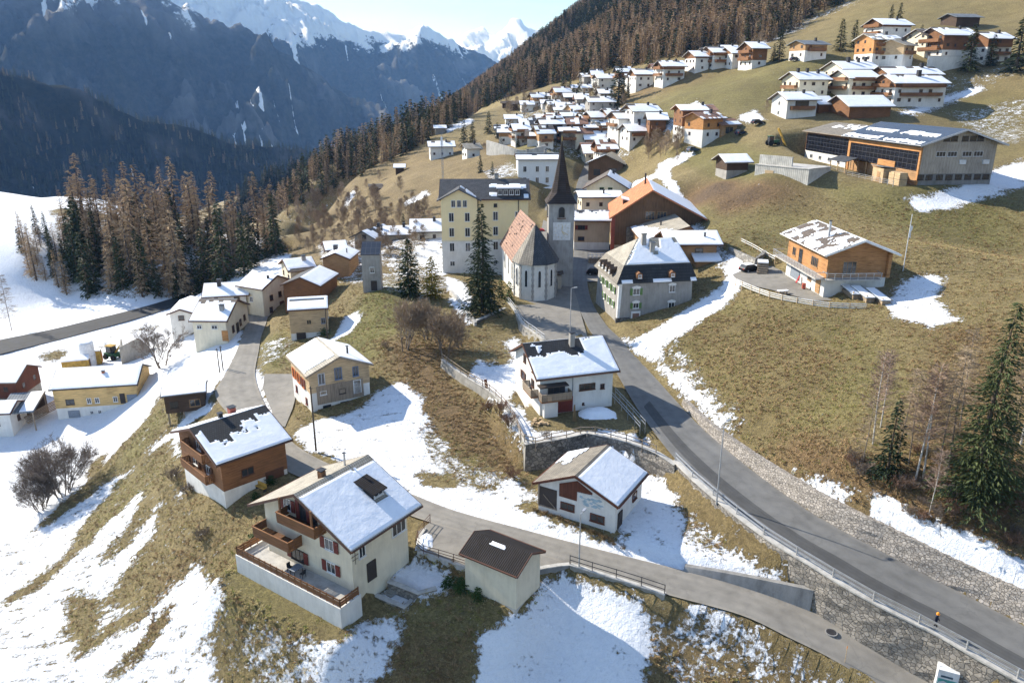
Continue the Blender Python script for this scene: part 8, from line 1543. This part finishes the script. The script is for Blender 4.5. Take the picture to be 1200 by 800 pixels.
def figure(name, label, p, rz, pose, coat, trousers, head=True, hat=None):
    """a standing person grown as one skinned body"""
    r = thing(name, label, 'person', p, rz)
    J = {'pel': (0, 0, .95), 'sp': (0, 0, 1.2), 'ch': (0, 0, 1.38), 'nk': (0, .0, 1.52), 'hd': (0, -.03, 1.62), 'tp': (0, -.03, 1.72), 'hl': (-.1, 0, .9), 'kl': (-.11, -.05 - pose, .5), 'al': (-.11, .06 - pose * .6, .09), 'tl': (-.12, -.09 - pose * .6, .05), 'hr': (.1, 0, .9), 'kr': (.11, .0 + pose * .2, .5), 'ar': (.11, .08 + pose, .09), 'tr': (.12, -.07 + pose, .05), 'sl': (-.19, 0, 1.42), 'el': (-.26, .02, 1.14), 'wl': (-.24, -.14, .92), 'fl': (-.23, -.18, .84), 'sr': (.19, 0, 1.42), 'er': (.26, .02, 1.14), 'wr': (.24, -.16, .95), 'fr': (.22, -.2, .87)}
    rd = {'pel': .14, 'sp': .14, 'ch': .155, 'nk': .06, 'hd': .095, 'tp': .07, 'hl': .1, 'kl': .07, 'al': .05, 'tl': .045, 'hr': .1, 'kr': .07, 'ar': .05, 'tr': .045, 'sl': .08, 'el': .055, 'wl': .042, 'fl': .035, 'sr': .08, 'er': .055, 'wr': .042, 'fr': .035}
    ed = [('pel', 'sp'), ('sp', 'ch'), ('ch', 'nk'), ('nk', 'hd'), ('hd', 'tp'), ('pel', 'hl'), ('hl', 'kl'), ('kl', 'al'), ('al', 'tl'), ('pel', 'hr'), ('hr', 'kr'), ('kr', 'ar'), ('ar', 'tr'), ('ch', 'sl'), ('sl', 'el'), ('el', 'wl'), ('wl', 'fl'), ('ch', 'sr'), ('sr', 'er'), ('er', 'wr'), ('wr', 'fr')]
    ks = list(J); me = bpy.data.meshes.new('body'); me.from_pydata([J[k] for k in ks], [(ks.index(a), ks.index(b)) for a, b in ed], []); o = bpy.data.objects.new('body', me); C.objects.link(o)
    o.modifiers.new('skin', 'SKIN'); me.skin_vertices.new() if not me.skin_vertices else None
    for k, sv in zip(ks, me.skin_vertices[0].data): sv.radius = (rd[k], rd[k]); sv.use_root = k == 'pel'
    s_ = o.modifiers.new('sub', 'SUBSURF'); s_.levels = s_.render_levels = 2; dg = bpy.context.evaluated_depsgraph_get(); dg.update(); m2 = bpy.data.meshes.new_from_object(o.evaluated_get(dg)); bpy.data.objects.remove(o)
    m2.materials.clear(); [m2.materials.append(MAT[k]) for k in (coat, trousers, 'skin', 'black_rubber')]
    for q in m2.polygons: z = q.center.z; q.material_index = 3 if z < .12 else 1 if z < .93 and abs(q.center.x) < .2 else 2 if (z > 1.54 or (abs(q.center.x) > .19 and z < .93)) else 0
    m2.polygons.foreach_set('use_smooth', [True] * len(m2.polygons)); put('body', m2, r)
    if hat: MB().tube([(0, -.03, 1.64), (0, -.03, 1.72), (0, -.03, 1.79), (0, -.03, 1.82)], [.135, .128, .09, .03], 14).tube([(0, -.05, 1.64), (0, -.05, 1.66)], [.165, .16], 14).build('helmet', hat, r)
    return r
def build_items():
    A, B = ROADS['main']
    p = onz(1095, 737, -2.95); figure('person', 'person in dark work clothes and an orange helmet beside the guardrail', Vector((p.x, p.y, -2.98)), R(40), .12, 'navy_cloth', 'black_paint', hat='orange_plastic')
    # two collection containers cut by the bottom edge
    p = onz(1106, 806, -7.6); c = thing('collection_container', 'white collection container with green front panel at the bottom right corner', 'container', p, R(-24))
    MB().prism([(-.75, 0), (.75, 0), (.75, 2.0), (.3, 2.35), (-.75, 2.35)], 'x', -.8, .8).build('body', 'white_metal', c, rz=0); f = MB().box(-.7, .7, -.79, -.755, .35, 1.5).build('front_panel', 'teal_paint', c); MB().box(-.55, .35, -.775, -.757, 1.68, 1.86).build('lettering_band', 'ink_blue', c)
    mb = MB(); mb.prism([(-.66, .9), (-.3, 1.12), (.1, .96), (.66, 1.2), (.66, 1.44), (.1, 1.2), (-.3, 1.36), (-.66, 1.14)], 'y', -.8, -.791); mb.build('wave_mark', 'pale_grey_paint', f)
    MB().box(-.7, .7, -.3, .55, 2.352, 2.40).build('lid', 'white_paint', c)
    p = onz(1130, 812, -7.8); c = thing('collection_container', 'grey collection container with red stripe right of the green fronted one', 'container', p, R(-24))
    MB().prism([(-.75, 0), (.75, 0), (.75, 1.7), (.3, 1.95), (-.75, 1.95)], 'x', -.75, .75).build('body', 'pale_grey_paint', c); MB().box(-.55, .55, -.79, -.755, 1.25, 1.55).build('red_stripe', 'faded_red', c); MB().box(-.65, .65, -.3, .5, 1.952, 2.0).build('lid', 'silver_paint', c)
    def onr(u, v, dz=.05): q = on_ground(u, v); return Vector((q.x, q.y, gz(q.x, q.y) + dz))
    car('black car parked beside the mansard house below the bridge rail', onz(699, 322, 2.3), R(-12), 'black_paint'); car('dark red car parked behind the church beside the tower', onz(629, 272, 3.2), R(10), 'red_paint')
    for k, (u, v, pa, sn, lb) in enumerate(((303, 366, 'silver_paint', True, 'snow dusted silver car nearest in the row at the lane end'), (306, 360, 'pale_grey_paint', True, 'snow dusted pale car second in the row at the lane end'), (309, 355, 'black_paint', True, 'snow dusted dark car farthest in the row at the lane end'))): car(lb, onz(u + 10, v, -5.65), R(10), pa, sn)
    car('dark car parked on the farm road bend above the garage', onr(888, 146), R(20), 'black_paint'); car('dark car parked behind the small orange timber garage', onr(868, 158), R(40), 'navy_cloth'); car('dark car parked on the snowy path below the orange chalet', onr(812, 178), R(30), 'ink_blue'); car('pale car parked on the street beyond the church tower', onz(681, 228, 7.0), R(80), 'silver_paint'); car('dark car under snow on the yard of the log house', onz(880, 318, 9.3), R(20), 'black_paint', True); car('dark car beside the square timber house on the upper meadow', onr(932, 72), R(10), 'black_paint')
    car('pale car in the upper street beside the pale street wall', onr(560, 176), R(0), 'white_paint')
    p = onr(905, 171); c = thing('tractor', 'green tractor parked left of the old barn wing', 'tractor', p, R(10)); MB().box(-.2, 1.8, -.45, .45, .8, 1.5).build('bonnet', 'green_paint', c); MB().box(-1.3, -.1, -.7, .7, .9, 2.5).build('cab', 'glass', c); MB().box(-1.4, 0, -.8, .8, 2.5, 2.65).build('cab_roof', 'green_paint', c)
    for x, rr in ((-.9, .8), (1.3, .5)):
        for y in (-.8, .8): MB().tube([(x, y - .2, rr), (x, y + .2, rr)], rr, 14).build('wheel', 'black_rubber', c)
    p = onr(921, 168); c = thing('conveyor', 'yellow tilted conveyor leaning against the old barn wing', 'machine', p, R(20)); MB().bar((0, 0, .3), (-2.6, .5, 5), .9, .3).build('belt', 'yellow_paint', c); MB().bar((-1.2, .2, 0), (-1.6, .3, 3.0), .12, .12).build('support', 'dark_metal', c)
    # log house yard
    lg = CH['log'][0]; mt = Matrix.Translation(lg.location) @ Matrix.Rotation(lg.rotation_euler[2], 4, 'Z'); Lx, W = CH['log'][1], CH['log'][2]
    for k, (x, y, lb) in enumerate(((1.6, -W / 2 + 1.5, 'long'), (3.6, -W / 2 + 2.6, 'middle'), (5.2, -W / 2 + 4.2, 'short'))):
        c = thing('woodshed', '%s slant roofed wood store beside the log house' % lb, 'woodshed', mt @ Vector((Lx / 2 + x, y + 2, 0)), lg.rotation_euler[2] + R(0), 'wood stores'); MB().prism([(-2.6, 1.9), (2.6, 1.4), (2.6, 1.52), (-2.6, 2.02)], 'y', -.9, .9).build('roof', 'metal_roof', c); MB().box(-2.4, 2.4, -.6, .6, -.5, 1.35).build('firewood', 'weathered_timber', c)
        for q in (-2.4, 2.4): MB().box(q - .07, q + .07, -.75, -.6, -.5, 1.9).build('post', 'pale_timber', c)
        MB().prism([(-2.6, 2.03), (2.6, 1.53), (2.6, 1.63), (-2.6, 2.15)], 'y', -.85, .5).build('roof_snow', 'snow', c)
    for k, (x, y, m_, lb) in enumerate(((-1.0, -W / 2 - .8, 'red_paint', 'red sledge leaning on the white wall of the log house'), (2.4, -W / 2 - .9, 'faded_red', 'faded red barrel by the log house door'))):
        c = thing('sledge' if k == 0 else 'barrel', lb, 'sledge' if k == 0 else 'barrel', mt @ Vector((x, y, 0)), lg.rotation_euler[2])
        if k: MB().tube([(0, 0, 0), (0, 0, .15), (0, 0, .45), (0, 0, .8), (0, 0, .9)], [.28, .31, .34, .31, .28], 14).build('body', m_, c); MB().tube([(0, 0, .5), (0, 0, .55)], .345, 14).build('hoop', 'dark_metal', c)
        else:
            MB().bar((0, 0, .1), (0, .5, 1.3), .5, .04).build('deck', m_, c)
            for s_ in (-.25, .25): MB().tube([(s_, -.2, .12), (s_, -.05, .0), (s_, .5, 1.35)], .03, 6).build('runner', 'dark_metal', c)
    p = onz(917, 346, 9.45); c = thing('picnic_table', 'snow topped picnic table on the log house lawn', 'table', p, R(15)); MB().box(-.9, .9, -.4, .4, .7, .76).build('tabletop', 'weathered_timber', c); MB().box(-.88, .88, -.38, .38, .765, .85).build('snow_top', 'snow', c)
    for y in (-.7, .7): MB().box(-.9, .9, y - .14, y + .14, .42, .47).build('bench', 'weathered_timber', c)
    for x in (-.6, .6): MB().bar((x, -.75, 0), (x, -.1, .7), .08, .08).bar((x, .75, 0), (x, .1, .7), .08, .08).bar((x, -.75, .38), (x, .75, .38), .06, .06).build('leg', 'weathered_timber', c)
    p = onz(858, 305, 9.6); c = thing('log_pile', 'long stack of cut logs with snow beside the log house driveway', 'log pile', onz(893, 318, 9.6), R(-16)); rng = random.Random(4); mb = MB()
    for k in range(5):
        for j in range(9 - k): mb.tube([(-.9 + rng.uniform(-.1, .1), -1.9 + j * .43 + k * .2, .2 + k * .36), (.9 + rng.uniform(-.1, .1), -1.9 + j * .43 + k * .2, .2 + k * .36)], .2, 7)
    mb.build('logs', 'weathered_timber', c); MB().box(-.9, .9, -1.2, 1.3, 1.75, 1.95).build('snow_cap', 'snow', c)
    # middle terrace: leaning plank, fire wood, broom
    p = onz(571, 456, .35); c = thing('carved_post', 'leaning dark brown carved post beside the terrace fence', 'post', p); MB().bar((0, 0, -.2), (-.25, .05, 1.5), .42, .16).build('board', 'red_timber', c); MB().bar((.1, 0, -.1), (-.12, .1, .75), .2, .12).build('foot_stay', 'honey_timber', c)
    p = onz(630, 496, .1); c = thing('stone_heap', 'heap of pale building stones under the corner balcony', 'stone heap', p); mb = MB(); rng = random.Random(5)
    for k in range(26): x, y = rng.gauss(0, .6), rng.gauss(0, .5); s_ = rng.uniform(.08, .2); mb.box(x - s_, x + s_, y - s_, y + s_, 0, s_ * 1.6)
    mb.build('stones', 'pale_timber', c)
    p = onz(673, 493, .1); c = thing('brushwood_bundle', 'tan bundle of brushwood leaning on the front wall of the white house', 'bundle', p); mb = MB()
    for k in range(22): a = rng.uniform(-.25, .25); mb.bar((a, rng.uniform(-.2, .1), 0), (a * .3, .35, 1.9 + rng.uniform(-.3, .3)), .05, .05)
    mb.build('sticks', 'dry_bush', c)
    p = onz(700, 484, .3); c = thing('snow_heap', 'cleared snow heap over rubble right of the white house', 'snow heap', p); m2 = MB(); n = 16
    for i in range(n + 1):
        for k in range(n + 1): x, y = -2.6 + 5.2 * i / n, -1.6 + 3.2 * k / n; q = max(0, 1 - (x / 2.6) ** 2 - (y / 1.6) ** 2); m2.v.append((x, y, -.25 + 1.0 * q ** .6 + .18 * nse(x, y, 2, 1.6)))
    for i in range(n):
        for k in range(n): a = i * (n + 1) + k; m2.f.append((a, a + n + 1, a + n + 2, a + 1)); m2.mi.append(0)
    m2.build('snow', 'snow', c, smooth=True)
    # bridge over to the mansard house, behind it
    p = onz(706, 306, 2.9); c = thing('footbridge', 'pale wooden footbridge with railings behind the mansard house', 'bridge', p, R(2)); MB().box(-3.4, 3.4, -.8, .8, .6, .8).build('deck', 'weathered_timber', c)
    for y in (-.8, .8):
        mb = MB()
        for k in range(8): x = -3.3 + k * .94; mb.box(x - .05, x + .05, y - .05, y + .05, .8, 1.75)
        mb.box(-3.4, 3.4, y - .05, y + .05, 1.7, 1.8).box(-3.4, 3.4, y - .03, y + .03, 1.25, 1.32); mb.build('railing', 'white_paint', c)
    MB().box(-3.2, 3.2, -.6, .6, -1.5, .6).build('support', 'weathered_timber', c)
    # wooden yard things by the chalet
    p = onz(306, 574, -4.3); c = thing('yellow_bench', 'yellow bench beside the lane behind the cream chalet', 'bench', p, R(-35)); MB().box(-.8, .8, -.25, .25, .42, .48).build('seat', 'yellow_paint', c); MB().box(-.8, .8, .22, .27, .5, .95).build('backrest', 'yellow_paint', c)
    for x in (-.7, .7): MB().box(x - .04, x + .04, -.2, .2, 0, .42).build('leg', 'dark_metal', c)
    p = onz(500, 640, -4.33); c = thing('snow_heap', 'small swept snow heap in the yard corner beside the chalet', 'snow heap', onz(498, 634, -4.33)); m2 = MB()
    for i in range(n + 1):
        for k in range(n + 1): x, y = -.9 + 1.8 * i / n, -1.6 + 3.2 * k / n; q = max(0, 1 - (x / .9) ** 2 - (y / 1.6) ** 2); m2.v.append((x, y, -.06 + .26 * q ** .5 + .16 * nse(x, y, 5, 2)))
    for i in range(n):
        for k in range(n): a = i * (n + 1) + k; m2.f.append((a, a + n + 1, a + n + 2, a + 1)); m2.mi.append(0)
    m2.build('snow', 'snow', c, smooth=True)
    p = onz(973, 742, -6.2); 
    c = thing('manhole_cover', 'round dark manhole cover in the lower lane', 'manhole cover', onz(974, 741, -6.35)); MB().tube([(0, 0, -.05), (0, 0, .1)], .45, 24).build('cover', 'dark_metal', c); MB().tube([(0, 0, -.05), (0, 0, .09)], .56, 24).build('rim', 'grey_concrete', c)
    p = onz(990, 775, -6.8); c = thing('snow_marker', 'thin pale snow marker post at the lower edge of the lane', 'post', p); MB().tube([(0, 0, -.3), (0, 0, 1.7)], .03, 6).build('pole', 'pale_timber', c); MB().tube([(0, 0, 1.4), (0, 0, 1.7)], .034, 6).build('tip', 'orange_plastic', c)
near_houses(); low_village(); spread_village(); landmarks()
build_land(); build_roads(); build_far(); build_walls(); build_protos(); near_trees(); forests(); grasses(); build_items(); build_haze()
